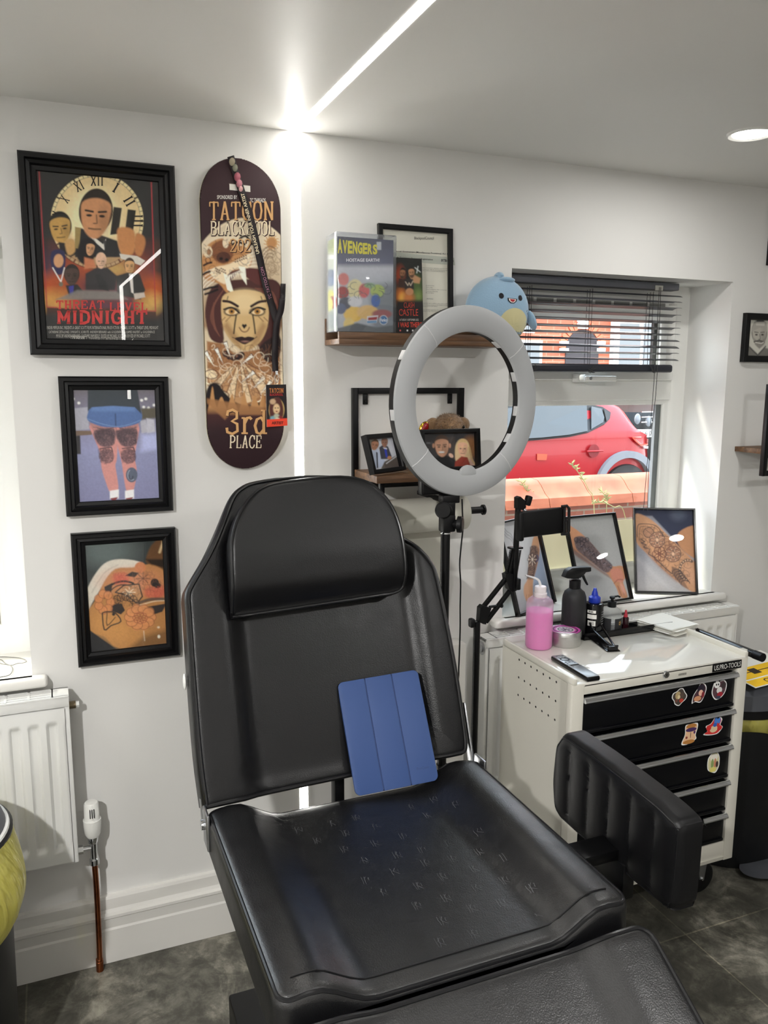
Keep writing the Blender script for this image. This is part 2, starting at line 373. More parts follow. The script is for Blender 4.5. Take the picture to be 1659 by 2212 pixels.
    def face(s, cx, cy, w, h, skin, hair, tilt=0, beard=None, dark=.55):
        """a plain, generic face"""
        a = math.radians(tilt)
        def q(x, y): return (cx+(x*math.cos(a)-y*math.sin(a)), cy+(x*math.sin(a)+y*math.cos(a)))
        sh = tuple(int(v*dark) for v in skin)
        s.ell(*q(0, -h*.12), w*.58, h*.52, hair, tilt)
        s.poly([q(-w*.48, -h*.3), q(-w*.48, .05*h), q(-w*.36, h*.33), q(-w*.12, h*.5), q(w*.12, h*.5), q(w*.36, h*.33), q(w*.48, .05*h), q(w*.48, -h*.3), q(0, -h*.42)], skin, w*.06, sm=4)
        s.ell(*q(w*.3, h*.1), w*.2, h*.3, sh, tilt, w*.25, .4)
        for e in (-1, 1):
            s.line([q(e*w*.1, -h*.1), q(e*w*.35, -h*.12)], h*.045, hair); s.ell(*q(e*w*.22, -h*.01), w*.1, h*.03, (30, 22, 18), tilt)
        s.line([q(w*.03, -h*.03), q(w*.07, h*.16), q(-w*.05, h*.17)], h*.025, sh); s.line([q(-w*.2, h*.29), q(0, h*.3), q(w*.2, h*.29)], h*.04, tuple(int(v*.6) for v in skin))
        if beard: s.poly([q(-w*.44, h*.1), q(-w*.33, h*.38), q(0, h*.56), q(w*.33, h*.38), q(w*.44, h*.1), q(w*.22, h*.22), q(0, h*.2), q(-w*.22, h*.22)], beard, w*.1, .8)
    def to(s, mb, mapf, keep=None, gain=GAIN):
        """the painted sheet as a fine coloured mesh: mapf(u,v) with v down; keep(u,v) trims it to shape"""
        nx, ny = s.nx, s.ny
        I = np.clip(s.I*gain, 0, .95)
        P = np.pad(I, ((1, 1), (1, 1), (0, 0)), mode='edge'); C = (P[:-1, :-1]+P[1:, :-1]+P[:-1, 1:]+P[1:, 1:])/4
        vs = [mapf(i/nx, j/ny) for j in range(ny+1) for i in range(nx+1)]
        fs = [(j*(nx+1)+i, (j+1)*(nx+1)+i, (j+1)*(nx+1)+i+1, j*(nx+1)+i+1) for j in range(ny) for i in range(nx) if keep is None or keep((i+.5)/nx, (j+.5)/ny)]
        mb.add(vs, fs, PRINT, False, None, [tuple(c) for c in C.reshape(-1, 3)]); return mb
# ================================================================== MATERIALS
M_WALL = mat('white_wall_paint', (228, 227, 224), .45, spec=.25); add_bump(M_WALL, 35, .05, .002)
M_CEIL = mat('satin_ceiling_paint', (236, 235, 231), .42, spec=.3); add_bump(M_CEIL, 14, .05, .003)
M_UPVC = mat('white_upvc', (236, 236, 232), .25)
M_TRIM = mat('white_gloss_trim', (226, 224, 219), .3)
M_RAD = mat('radiator_enamel', (230, 230, 227), .3)
M_BLK = mat('black_satin', (9, 9, 11), .4, spec=.35)
M_BLKP = mat('black_plastic', (11, 11, 13), .45, spec=.35)
M_BLKG = mat('black_gloss', (12, 12, 14), .12)
M_CHROME = mat('chrome', (215, 217, 220), .12, metal=1)
M_STEEL = mat('brushed_steel', (190, 192, 196), .3, metal=1)
M_COPPER = mat('copper_pipe', (150, 84, 52), .3, metal=1)
mottle(M_COPPER, (96, 50, 34), (178, 108, 68), 14, .3, .7)
M_WOOD = mat('walnut_veneer', (96, 68, 48), .45); mottle(M_WOOD, (72, 50, 35), (122, 90, 64), 9, .3, .7, 8, (1, 14, 14))
M_WOOD2 = mat('rustic_wood', (96, 66, 44), .5); mottle(M_WOOD2, (70, 48, 32), (128, 94, 64), 8, .3, .7, 8, (1, 10, 10))
M_GLASS = glassmat('window_glass', (250, 252, 250), 1.)
M_PGLASS = glassmat('picture_glass', (255, 255, 255), 1.)
M_LED = mat('led_diffuser', (255, 250, 240), .5, emit=(255, 252, 246), estr=18)
M_LAMP = mat('lamp_diffuser', (255, 250, 240), .5, emit=(255, 252, 247), estr=20)
M_PAPER = mat('white_paper', (238, 237, 230), .8)
CEIL = 2.264
# ------------------------------------------------------------------ floor
m = M_FLOOR = mat('slate_vinyl_tile', (84, 82, 76), .38, spec=.4)
tc = nd(m, 'ShaderNodeTexCoord')
n1 = nd(m, 'ShaderNodeTexNoise'); n1.inputs['Scale'].default_value = 11; n1.inputs['Detail'].default_value = 12; n1.inputs['Roughness'].default_value = .72; n1.inputs['Distortion'].default_value = .35
n2 = nd(m, 'ShaderNodeTexNoise'); n2.inputs['Scale'].default_value = 2.2; n2.inputs['Detail'].default_value = 3
ad = nd(m, 'ShaderNodeMix'); ad.data_type = 'FLOAT'; ad.inputs[0].default_value = .4
r = nd(m, 'ShaderNodeValToRGB'); e = r.color_ramp.elements
e[0].position = .33; e[0].color = (*lin((44, 44, 41)), 1); e[1].position = .7; e[1].color = (*lin((162, 159, 148)), 1)
q = e.new(.5); q.color = (*lin((92, 90, 83)), 1)
br = nd(m, 'ShaderNodeTexBrick'); br.offset = 0; br.inputs['Scale'].default_value = 1; br.inputs['Brick Width'].default_value = .6; br.inputs['Row Height'].default_value = .6
br.inputs['Mortar Size'].default_value = .0022; br.inputs['Mortar Smooth'].default_value = 0
br.inputs['Color1'].default_value = (1, 1, 1, 1); br.inputs['Color2'].default_value = (.72, .72, .72, 1); br.inputs['Mortar'].default_value = (1.7, 1.65, 1.5, 1)
mp = nd(m, 'ShaderNodeMapping'); mp.inputs['Location'].default_value = (.15, .535, 0)
mu = nd(m, 'ShaderNodeMix'); mu.data_type = 'RGBA'; mu.blend_type = 'MULTIPLY'; mu.inputs[0].default_value = 1
for nn in (n1, n2): lk(m, tc.outputs['Object'], nn.inputs['Vector'])
lk(m, tc.outputs['Object'], mp.inputs[0]); lk(m, mp.outputs[0], br.inputs[0])
lk(m, n1.outputs[0], ad.inputs[2]); lk(m, n2.outputs[0], ad.inputs[3]); lk(m, ad.outputs[0], r.inputs[0])
n3 = nd(m, 'ShaderNodeTexNoise'); n3.inputs['Scale'].default_value = 4.2; n3.inputs['Detail'].default_value = 12; n3.inputs['Roughness'].default_value = .74; n3.inputs['Distortion'].default_value = .5
lk(m, tc.outputs['Object'], n3.inputs['Vector']); r3 = nd(m, 'ShaderNodeValToRGB'); r3.color_ramp.elements[0].position = .52; r3.color_ramp.elements[1].position = .60
r3.color_ramp.elements[0].color = (.82, .82, .80, 1); r3.color_ramp.elements[1].color = (1.55, 1.53, 1.48, 1); lk(m, n3.outputs[0], r3.inputs[0])
mv = nd(m, 'ShaderNodeMix'); mv.data_type = 'RGBA'; mv.blend_type = 'MULTIPLY'; mv.inputs[0].default_value = 1; lk(m, r.outputs[0], mv.inputs[6]); lk(m, r3.outputs[0], mv.inputs[7])
lk(m, mv.outputs[2], mu.inputs[6]); lk(m, br.outputs[0], mu.inputs[7]); lk(m, mu.outputs[2], bs(m).inputs['Base Color'])
bp = nd(m, 'ShaderNodeBump'); bp.inputs['Strength'].default_value = .12; bp.inputs['Distance'].default_value = .004; lk(m, n1.outputs[0], bp.inputs['Height']); lk(m, bp.outputs[0], bs(m).inputs['Normal'])
XL, XR, YF = -2.0, 5.0, -4.1
b = MB(); b.box((XL, YF, -.05), (XR, .0, 0), M_FLOOR); struct(b.build('floor'))
b = MB(); b.box((XL-.1, YF-.1, CEIL), (XR+.1, .3, CEIL+.1), M_CEIL); struct(b.build('ceiling'))
# back wall with its two window openings
WR = (1.312, 2.184); WL = (-.96, -.084); WZ = (.84, 1.95)
b = MB()
for (x0, x1, z0, z1) in ((XL-.1, WL[0], -.05, CEIL), (WL[1], WR[0], -.05, CEIL), (WR[1], XR+.1, -.05, CEIL), (WL[0], WL[1], -.05, WZ[0]), (WR[0], WR[1], -.05, WZ[0]), (WL[0], WL[1], WZ[1], CEIL), (WR[0], WR[1], WZ[1], CEIL)):
    b.box((x0, 0, z0), (x1, .3, z1), M_WALL)
struct(b.build('wall_back'))
b = MB(); b.box((XL-.1, YF, -.05), (XL, 0, CEIL), M_WALL); struct(b.build('wall_left'))
b = MB(); b.box((XR, YF, -.05), (XR+.1, 0, CEIL), M_WALL); struct(b.build('wall_right'))
b = MB(); b.box((XL-.1, YF-.1, -.05), (XR+.1, YF, CEIL), M_WALL); struct(b.build('wall_front'))
# skirting: moulded profile run along the back wall
prof = [(0, .198), (.010, .196), (.013, .188), (.013, .158), (.018, .150), (.027, .146), (.027, .138), (.020, .132), (.018, .104), (.022, .099), (.022, .0), (0, 0)]
def skirting(x0, x1):
    b = MB(); vs = [(x, -d, z) for x in (x0, x1) for (d, z) in prof]; n = len(prof)
    b.add(vs, [(i, i+1, n+i+1, n+i) for i in range(n-1)]+[tuple(reversed(range(n))), tuple(range(n, 2*n))], M_TRIM); return b
struct(skirting(XL, 1.0).build('baseboard_back')); struct(skirting(1.0+.15, XR).build('baseboard_back.001'))
# boxed-in pipework beside the radiator
b = MB(); b.box((1.0, -.062, 0), (1.15, 0, .812), M_TRIM, .003); struct(b.build('trim_1'))
# ------------------------------------------------------------------ windows
def rect_frame(b, x0, x1, z0, z1, prof, m, T=None, smooth=False):
    """a mitred frame: prof = (inset from the outer edge, y) pairs swept round the rectangle"""
    vs = []; n = len(prof)
    for (sx, sz, x, z) in ((1, 1, x0, z0), (-1, 1, x1, z0), (-1, -1, x1, z1), (1, -1, x0, z1)):
        for (d, y) in prof: vs.append((x+sx*d, y, z+sz*d))
    b.add(vs, [(i*n+k, ((i+1) % 4)*n+k, ((i+1) % 4)*n+k+1, i*n+k+1) for i in range(4) for k in range(n-1)], m, smooth, T)
def window(idx, X0, X1, right):
    Y = .2; Z0, Z1 = .862, 1.95; tz0, tz1 = 1.545, 1.612
    fw = .062
    b = MB(); M = M_UPVC
    fprof = [(0, Y+.07), (0, Y), (fw*.7, Y), (fw*.9, Y+.008), (fw, Y+.012), (fw, Y+.07)]
    rect_frame(b, X0, X1, Z0-.0, Z1, fprof, M); b.box((X0+fw-.003, Y+.0015, tz0), (X1-fw+.003, Y+.065, tz1+.008), M, .006)
    # glazing bead of the lower light
    rect_frame(b, X0+fw-.001, X1-fw+.001, Z0+fw-.001, tz0+.001, [(0, Y+.012), (.012, Y+.015), (.018, Y+.022), (.018, Y+.045)], M)
    w = b.build('window_%d' % idx); struct(w)
    # opening top sash
    s = MB(); sx0, sx1, sz0, sz1 = X0+fw+.005, X1-fw-.005, tz1+.004, Z1-fw-.004; sw = .055
    rect_frame(s, sx0, sx1, sz0, sz1, [(0, Y+.05), (0, Y-.008), (.004, Y-.012), (sw*.7, Y-.012), (sw, Y), (sw, Y+.05)], M)
    sash = s.build('sash', w)
    g = MB(); g.box((sx0+sw-.01, Y+.018, sz0+sw-.01), (sx1-sw+.01, Y+.021, sz1-sw+.01), M_GLASS); g.build('pane', sash)
    k = MB()
    for (lo, hi) in (((sx1-sw-.016, Y+.0215, sz0+sw), (sx1-sw, Y+.034, sz1-sw)), ((sx0+sw, Y+.0215, sz0+sw), (sx0+sw+.016, Y+.034, sz1-sw))): k.box(lo, hi, M_BLKP)
    k.box((sx1, Y+.005, sz0), (sx1+.004, Y+.03, sz1), M_BLKP); k.build('seal', sash)
    lg = MB(); lg.box((X0+fw+.01, Y+.026, Z0+.055), (X1-fw-.01, Y+.029, tz0-.008), M_GLASS); lg.build('pane', w)
    k = MB(); k.box((X1-fw-.04, Y+.0295, Z0+.066), (X1-fw-.018, Y+.044, tz0-.016), mat('spacer_grey', (96, 100, 104), .5)); k.box((X0+fw+.018, Y+.0295, Z0+.066), (X0+fw+.034, Y+.044, tz0-.016), _mats['spacer_grey']); k.build('glazing_spacer', w)
    fl = MB(); fl.box((X0+fw+.018, Y+.0235, Z0+.066), (X1-fw-.018, Y+.025, 1.103), glassmat('frosted_film%d' % idx, (240, 238, 222), .3, .4, .86, (205, 201, 180))); fl.build('privacy_film', w)
    sl = MB(); e0, e1 = X0-.048, X1+.036
    sl.box((X0, -.02, .842), (X1, Y+.01, .862), M_TRIM); sl.box((e0, -.043, .836), (e1, 0, .862), M_TRIM, .009, 3); sl.build('window_sill', w)
    return w, sash
w1, sash1 = window(1, *WR, True); w2, sash2 = window(2, *WL, False)
# trickle vent and handle on the right window
b = MB(); v0, v1 = PY(1135, 640, .185), PY(1395, 648, .185)
b.box((1.40, .165, 1.868), (2.06, .1879, 1.892), M_UPVC, .004)
for i in range(8): b.box((1.43+.078*i, .1635, 1.874), (1.495+.078*i, .1655, 1.886), mat('vent_shadow', (150, 150, 146), .6))
b.build('trickle_vent', w1)
hc = PY(1258, 817, .175)
b = MB(); b.box((hc.x-.035, .178, hc.z-.014), (hc.x+.035, .188, hc.z+.014), M_UPVC, .006)
b.cyl((hc.x, .178, hc.z), (hc.x, .150, hc.z), .013, M_UPVC); b.box((hc.x-.014, .136, hc.z-.011), (hc.x+.118, .152, hc.z+.008), M_UPVC, .006, 3)
b.cyl((hc.x+.006, .137, hc.z), (hc.x+.006, .1345, hc.z), .006, M_STEEL); b.build('window_handle', sash1)
# ------------------------------------------------------------------ venetian blind
bl = thing('venetian_blind', 'dark grey slatted venetian blind half raised at the top of the right window', 'blind', (1.74, .11, 1.94))
M_SLAT = mat('dark_grey_slat', (70, 72, 80), .3, spec=.5); M_HEAD = mat('grey_headrail', (104, 106, 114), .35)
bx0, bx1 = 1.330, PY(1461, 700, .11).x
b = MB(); b.box((bx0, .088, PY(1466, 628, .088).z), (PY(1468, 620, .088).x, .130, PY(1466, 612.5, .088).z), M_HEAD, .003); b.build('headrail', bl)
b = MB(); b.box((bx0, .085, PY(1450, 805, .085).z), (PY(1455, 790, .085).x, .135, PY(1450, 788, .085).z), mat('bottom_rail', (44, 46, 54), .3), .008, 3); b.build('bottom_rail', bl)
zs = [PY(1460, y, .11).z for y in (641, 654, 668, 683, 697, 711, 724, 737, 750.5, 765, 778)]
tl = [8, 2, -5, -5, -5, -4, -3, 7, 11, -4, 6]
for z, t in zip(zs, tl):
    b = MB(); T = Matrix.Translation((0, .11, z)) @ Matrix.Rotation(math.radians(t), 4, 'X')
    b.surf(lambda u, v: (bx0+(bx1-bx0)*u, -.023+.046*v, .004*(1-(2*v-1)**2)), 1, 8, M_SLAT, T); b.build('slat', bl, solidify=.0008)
M_CORD = mat('blind_cord', (60, 60, 60), .8)
for px in (1142, 1272, 1402):
    b = MB()
    for d in (-.02, 0, .02):
        x = PY(px, 690, .11).x; b.tube([(x+d*.3, .11+d*1.15, 1.915), (x+d*.3, .11+d*1.15, 1.75), (x+d*.3+(.004 if d == 0 else 0), .11+d*1.15, 1.665)], .0009, M_CORD, 5)
    for k in range(2):
        random.seed(px+k); P = [Vector((x+random.uniform(-.016, .016), .078+random.uniform(-.004, .003), PY(1450, 797, .085).z+random.uniform(-.016, .014))) for _ in range(7)]
        b.tube(spline(P, 5), .0008, M_CORD, 5)
    b.build('ladder_cord', bl)
b = MB(); a = PY(1425, 628, .078)
for d in (0, .006): b.tube(spline([(a.x+d, .08, a.z+.012), (a.x-.004+d*2, .076, 1.6), (a.x-.012+d, .075, 1.38), (a.x-.018+d*3, .075, 1.162)], 6), .0011, M_CORD, 5)
b.box((a.x-.012, .083, PY(1425, 628, .085).z), (a.x+.018, .0879, PY(1425, 617, .085).z), mat('cord_lock', (200, 198, 190), .4)); b.build('pull_cord', bl)
b = MB(); a = PY(1118, 680, .07); b.cyl((1.345, .075, 1.91), (1.345, .075, 1.168), .004, glassmat('clear_wand', (245, 248, 248), 1.5), 8); b.build('tilt_wand', bl)
# ------------------------------------------------------------------ LED strip: up the back wall, over the ceiling and down the opposite wall
led = thing('led_strip_light', 'glowing white recessed light strip running up the wall and across the ceiling', 'strip light', (.6405, -.002, 0))
LX0, LX1 = .628, .653
b = MB(); b.box((LX0, -.0006, .2), (LX1, .0, CEIL), M_LED); b.build('wall_diffuser', led)
b = MB(); b.box((LX0, YF, CEIL-.0006), (LX1, -.0006, CEIL), M_LED); b.build('ceiling_diffuser', led)
b = MB(); b.box((LX0, YF, 1.46), (LX1, YF+.0006, CEIL-.0006), M_LED); b.build('wall_diffuser', led)
# ------------------------------------------------------------------ downlights
def downlight(x, y, label, power=7):
    t = thing('ceiling_downlight', label, 'light', (x, y, CEIL-.004), group='recessed ceiling downlights')
    b = MB(); T = Matrix.Translation((x, y, 0))
    b.lathe([(.046, CEIL-.002), (.056, CEIL-.006), (.060, CEIL-.003), (.061, CEIL)], M_UPVC, 40, T, cap=False); b.build('trim_ring', t)
    b = MB(); b.lathe([(0.0001, CEIL-.003), (.046, CEIL-.003)], M_LAMP, 40, T, cap=False); b.build('diffuser', t)
    L = bpy.data.lights.new('downlight', 'AREA'); L.shape = 'DISK'; L.size = .09; L.energy = power; L.spread = math.radians(180); L.color = (1, .985, .96)
    o = bpy.data.objects.new('downlight_lamp', L); col.objects.link(o); o.location = (x, y, CEIL-.008); return t
p = PZ(1622, 288, CEIL)
DLY = p.y
downlight(p.x, p.y, 'round recessed ceiling downlight at the top right, over the window', 2.4)
for (x, y, l, w) in ((-.85, DLY, 'recessed downlight on the ceiling above the left window', 3.6), (-.85, -2.38, 'recessed downlight left of and behind the viewpoint', 60), (1.70, -2.38, 'recessed downlight right of the viewpoint, mirrored in the sill pictures', 14), (4.38, -2.30, 'recessed downlight at the far right end of the room', 1), (4.38, DLY, 'recessed downlight near the back wall at the far right', .6)):
    downlight(x, y, l, w)
# ------------------------------------------------------------------ radiators
def radiator(label, x0, x1, z0, z1, side, yb=-.028, yf=-.092):
    t = thing('radiator', label, 'radiator', ((x0+x1)/2, -.06, z0))
    W_ = x1-x0; n = int(W_/.0415); pitch = W_/n
    def fn(u, v):
        x = x0+.012+(W_-.024)*u; z = z0+.008+(z1-z0-.04)*v
        k = abs(((x-x0)/pitch) % 1-.5)*2
        g = smooth01(k, .35, .62)*smooth01(z, z0+.045, z0+.06)*smooth01(-z, -(z1-.066), -(z1-.08))
        return (x, yf+.009*(1-g)*1-.009*0, z) if False else (x, yf+.010-.010*(1-g) if False else yf+.010*g, z)
    b = MB(); b.surf(fn, n*12, 60, M_RAD); b.box((x0+.012, yf+.004, z0+.008), (x1-.012, yf+.02, z1-.032), M_RAD, .004) if False else None
    b.box((x0+.012, yf+.0105, z0+.008), (x1-.012, yf+.022, z1-.032), M_RAD); b.build('front_panel', t)
    b = MB(); b.box((x0+.012, yb-.012, z0+.008), (x1-.012, yb, z1-.032), M_RAD); b.build('rear_panel', t)
    for (a, c) in ((x0, x0+.012), (x1-.012, x1)):
        b = MB(); b.box((a, yf+.006, z0), (c, yb, z1-.012), M_RAD, .003); b.build('side_panel', t)
    b = MB(); b.box((x0, yf+.003, z1-.03), (x1, yf+.007, z1), M_RAD, .001); b.box((x0, yb-.004, z1-.03), (x1, yb, z1), M_RAD); b.box((x0, yf+.003, z1-.004), (x0+.04, yb, z1), M_RAD); b.box((x1-.04, yf+.003, z1-.004), (x1, yb, z1), M_RAD)
    k = int((W_-.08)/.052); p = (W_-.08)/k
    for i in range(k+1): b.box((x0+.04+p*i-.003, yf+.003, z1-.004), (x0+.04+p*i+.003, yb, z1), M_RAD)
    for i in range(5): y = yf+.004+(yb-yf-.006)*(i/4); b.box((x0, y-.0035, z1-.004), (x1, y+.0035, z1-.0005), M_RAD)
    b.build('top_grille', t)
    xe = x1 if side > 0 else x0
    return t
rl = radiator('white radiator under the left window with copper pipe at its end', -.99, .000, .362, .826, 1)
b = MB(); z = .782; b.cyl((-.002, -.045, z), (.016, -.045, z), .010, mat('aged_brass', (120, 108, 88), .4, metal=1), 12); b.cyl((.016, -.045, z), (.024, -.045, z), .008, M_UPVC, 6); b.build('bleed_valve', rl)
v = PY(192, 1832, -.055)
b = MB(); T = Matrix.Translation((v.x+.012, -.055, v.z-.03))
b.lathe([(.011, -.02), (.013, -.018), (.013, -.004), (.009, 0), (.009, .042), (.013, .046), (.014, .062), (.012, .064)], M_CHROME, 24, T)
b.cyl((v.x+.012, -.055, v.z), (v.x-.014, -.055, v.z), .007, M_CHROME, 12); b.cyl((v.x-.014, -.055, v.z), (.0, -.055, v.z), .012, M_CHROME, 6)
valve = b.build('valve_body', rl)
b = MB(); T = Matrix.Translation((v.x+.012, -.055, v.z+.036))
b.lathe([(.015, -.004), (.0205, .006), (.0225, .03), (.023, .046), (.0215, .0465), (.0195, .052), (.0185, .090), (.016, .094), (.0001, .095)], M_UPVC, 28, T); b.build('thermostat_head', valve)
b = MB()
for d in (-.005, 0, .005): b.box((v.x+.0115+d, -.0765, v.z+.094), (v.x+.0135+d, -.0725, v.z+.118), M_BLKP)
b.build('thermostat_slot', valve)
b = MB(); b.tube(spline([(v.x+.012, -.055, v.z-.048), (v.x+.013, -.053, .25), (v.x+.012, -.046, .1), (v.x+.010, -.042, .0)], 8), .0075, M_COPPER, 14); b.lathe([(.0078, .028), (.0095, .03), (.0095, .036), (.0078, .038)], M_COPPER, 16, Matrix.Translation((v.x+.010, -.042, 0))); b.lathe([(.010, 0), (.010, .028), (.0075, .03)], M_COPPER, 16, Matrix.Translation((v.x+.010, -.042, 0))); b.build('copper_pipe', rl)
rr = radiator('white radiator under the right window, behind the tool trolley', 1.205, 2.232, .30, .826, -1)
b = MB(); T = Matrix.Translation((1.2045, -.062, .79)) @ Matrix.Rotation(-PI/2, 4, 'Y')
b.lathe([(.0001, .004), (.012, .004), (.014, .001), (.022, .0)], M_STEEL, 24, T); b.build('end_plug', rr)
b = MB(); b.cyl((1.2, -.06, .34), (1.175, -.06, .34), .013, M_UPVC, 16); b.cyl((1.175, -.06, .33), (1.175, -.06, .40), .016, M_UPVC, 20); b.tube([(1.175, -.06, .33), (1.175, -.05, 0.0)], .0075, M_UPVC, 10); b.build('lockshield_valve', rr)
# cable lying on the left sill
b = MB(); Q = [PZ(*q, .8655) for q in ((-20, 1420), (10, 1419), (45, 1422), (57, 1428), (50, 1432), (38, 1433), (25, 1437), (12, 1433), (2, 1425), (-8, 1428), (5, 1434), (22, 1437), (27, 1447), (20, 1458), (0, 1463), (-20, 1468))]
b.tube(spline(Q, 6), .0013, mat('grey_cable', (120, 118, 112), .6), 6); tag(b.build('thin_cable'), 'thin grey cable coiled loosely on the left window sill', 'cable')
# ================================================================== OUTSIDE
wd = bpy.data.worlds.new('sky'); sc.world = wd; wd.use_nodes = True
nt = wd.node_tree; bg = nt.nodes['Background']
tcw = nt.nodes.new('ShaderNodeTexCoord'); sp = nt.nodes.new('ShaderNodeSeparateXYZ'); rp = nt.nodes.new('ShaderNodeValToRGB')
nt.links.new(tcw.outputs['Generated'], sp.inputs[0]); nt.links.new(sp.outputs[2], rp.inputs[0]); nt.links.new(rp.outputs[0], bg.inputs[0])
rp.color_ramp.elements[0].color = (.92, .95, 1, 1); rp.color_ramp.elements[1].color = (.62, .78, 1, 1); bg.inputs[1].default_value = 6
S = bpy.data.lights.new('sun', 'SUN'); S.energy = 8; S.angle = math.radians(9); S.color = (1, .95, .86)
so = bpy.data.objects.new('sun', S); col.objects.link(so); so.rotation_euler = Vector((.58, -.30, -.76)).to_track_quat('-Z', 'Y').to_euler()
M_TARM = mat('asphalt', (120, 118, 116), .9); add_bump(M_TARM, 120, .4, .01)
M_PAVE = mat('paving', (160, 156, 148), .9); M_BRO = mat('outer_render', (120, 104, 92), .9)
b = MB(); b.box((XL-.1, .2, CEIL+.1), (XR+.1, .3, 5.6), M_BRO); struct(b.build('wall_outer_shade'))  # unseen upper storey, added to block skylight and sky reflection on the car
b = MB(); b.box((-8, .3, -.2), (22, 16, -.02), M_TARM); o = b.build('ground'); struct(o)
def brickmat(name, c1, c2, mortar, scale):
    m = mat(name, c1, .85); tc = nd(m, 'ShaderNodeTexCoord'); mp = nd(m, 'ShaderNodeMapping'); mp.inputs['Rotation'].default_value = (PI/2, 0, 0)
    br = nd(m, 'ShaderNodeTexBrick'); br.inputs['Scale'].default_value = 1; br.inputs['Brick Width'].default_value = .225*scale; br.inputs['Row Height'].default_value = .075*scale; br.inputs['Mortar Size'].default_value = .006*scale
    br.inputs['Color1'].default_value = (*lin(c1), 1); br.inputs['Color2'].default_value = (*lin(c2), 1); br.inputs['Mortar'].default_value = (*lin(mortar), 1)
    lk(m, tc.outputs['Object'], mp.inputs[0]); lk(m, mp.outputs[0], br.inputs[0]); lk(m, br.outputs[0], bs(m).inputs['Base Color']); return m
M_BR1 = brickmat('garden_brick', (136, 78, 62), (112, 66, 54), (126, 110, 96), 1)
M_BR2 = brickmat('house_brick', (176, 98, 72), (162, 88, 66), (176, 130, 108), 1.3)
M_COP = mat('terracotta_coping', (196, 108, 82), .55); mottle(M_COP, (146, 76, 50), (180, 106, 76), 6, .3, .7)
# garden wall with clay coping tiles
gw = thing('garden_wall', 'low red brick garden wall with clay coping outside the windows', 'wall', (1.5, 2.0, -.02))
b = MB(); b.box((-3.5, 1.99, -.02), (7.5, 2.2, .86), M_BR1); b.build('brickwork', gw)
cp = [(-.055, .842), (-.055, .90), (-.02, .925), (.015, .975), (.045, 1.0), (.115, 1.008), (.2, .995), (.25, .93), (.27, .90), (.27, .842)]
for i in range(35):
    x0 = -3.5+.313*i; x1 = x0+.309; b = MB(); vs = []; bow = 8
    for j in range(bow+1):
        x = x0+(x1-x0)*j/bow
        for (y, z) in cp: vs.append((x+(.035*(1-(z-.84)/.17) if True else 0), 2.0+y, z))
    n = len(cp); b.add(vs, [(j*n+k, j*n+k+1, (j+1)*n+k+1, (j+1)*n+k) for j in range(bow) for k in range(n-1)]+[tuple(range(n)), tuple(reversed(range(bow*n, bow*n+n)))], M_COP, True); b.build('coping_tile', gw)
# grass stems growing against the garden wall
M_GRS = mat('dry_grass', (140, 138, 92), .8)
def stem(px, label, curve, seed):
    b = MB(); rnd = random.Random(seed); P = [PY(x, y, 1.68+.08*seed) for x, y in curve]; P[0] = Vector((P[0].x, P[0].y, -.02)); P = spline(P, 6)
    b.tube(P, .0025, M_GRS, 5)
    for i in range(16):
        q = P[-1-int(i*.7)]; a = rnd.uniform(0, 6.28); d = Vector((math.cos(a), .3*math.sin(a), rnd.uniform(.1, 1))).normalized()*.035; b.tube([q, q+d*.5, q+d], .004, M_GRS, 4, rr=[.002, .005, .001])
    tag(b.build('grass_stem'), label, 'grass', 'grass stems by the garden wall')
stem(0, 'tall pale grass stem with a seed head in front of the red car', [(1285, 1290), (1284, 1110), (1270, 1055), (1250, 1022), (1235, 1003)], 1)
stem(0, 'drooping pale grass stem in front of the garden wall', [(1390, 1290), (1352, 1122), (1325, 1095), (1300, 1086), (1278, 1088)], 2)
stem(0, 'short green grass stem just right of the tall seed head', [(1312, 1290), (1310, 1110), (1312, 1080), (1300, 1062)], 3)
stem(0, 'single grass stem bent over the coping, seen through the ring light', [(1150, 1290), (1148, 1100), (1137, 1062), (1125, 1040)], 4)
# ------------------------------------------------------------------ red hatchback
M_RED = mat('red_car_paint', (150, 12, 24), .35, spec=.4, coat=.15)
M_CGL = mat('car_window_glass', (40, 46, 50), .06, spec=.9); M_CTR = mat('black_car_trim', (26, 26, 28), .5); M_TAIL = mat('red_tail_lamp', (240, 96, 76), .2, coat=1); M_GCL = mat('grey_cladding', (120, 124, 130), .6)
car = thing('red_car', 'red hatchback parked in the street behind the garden wall', 'car', (4.0, 5.3, .1))
YC = 4.5
def cx(px, py, dy=0): p = PY(px, py, YC+dy); return p
xr = PY(1406, 1012, YC).x+.02       # tail end
G = .1
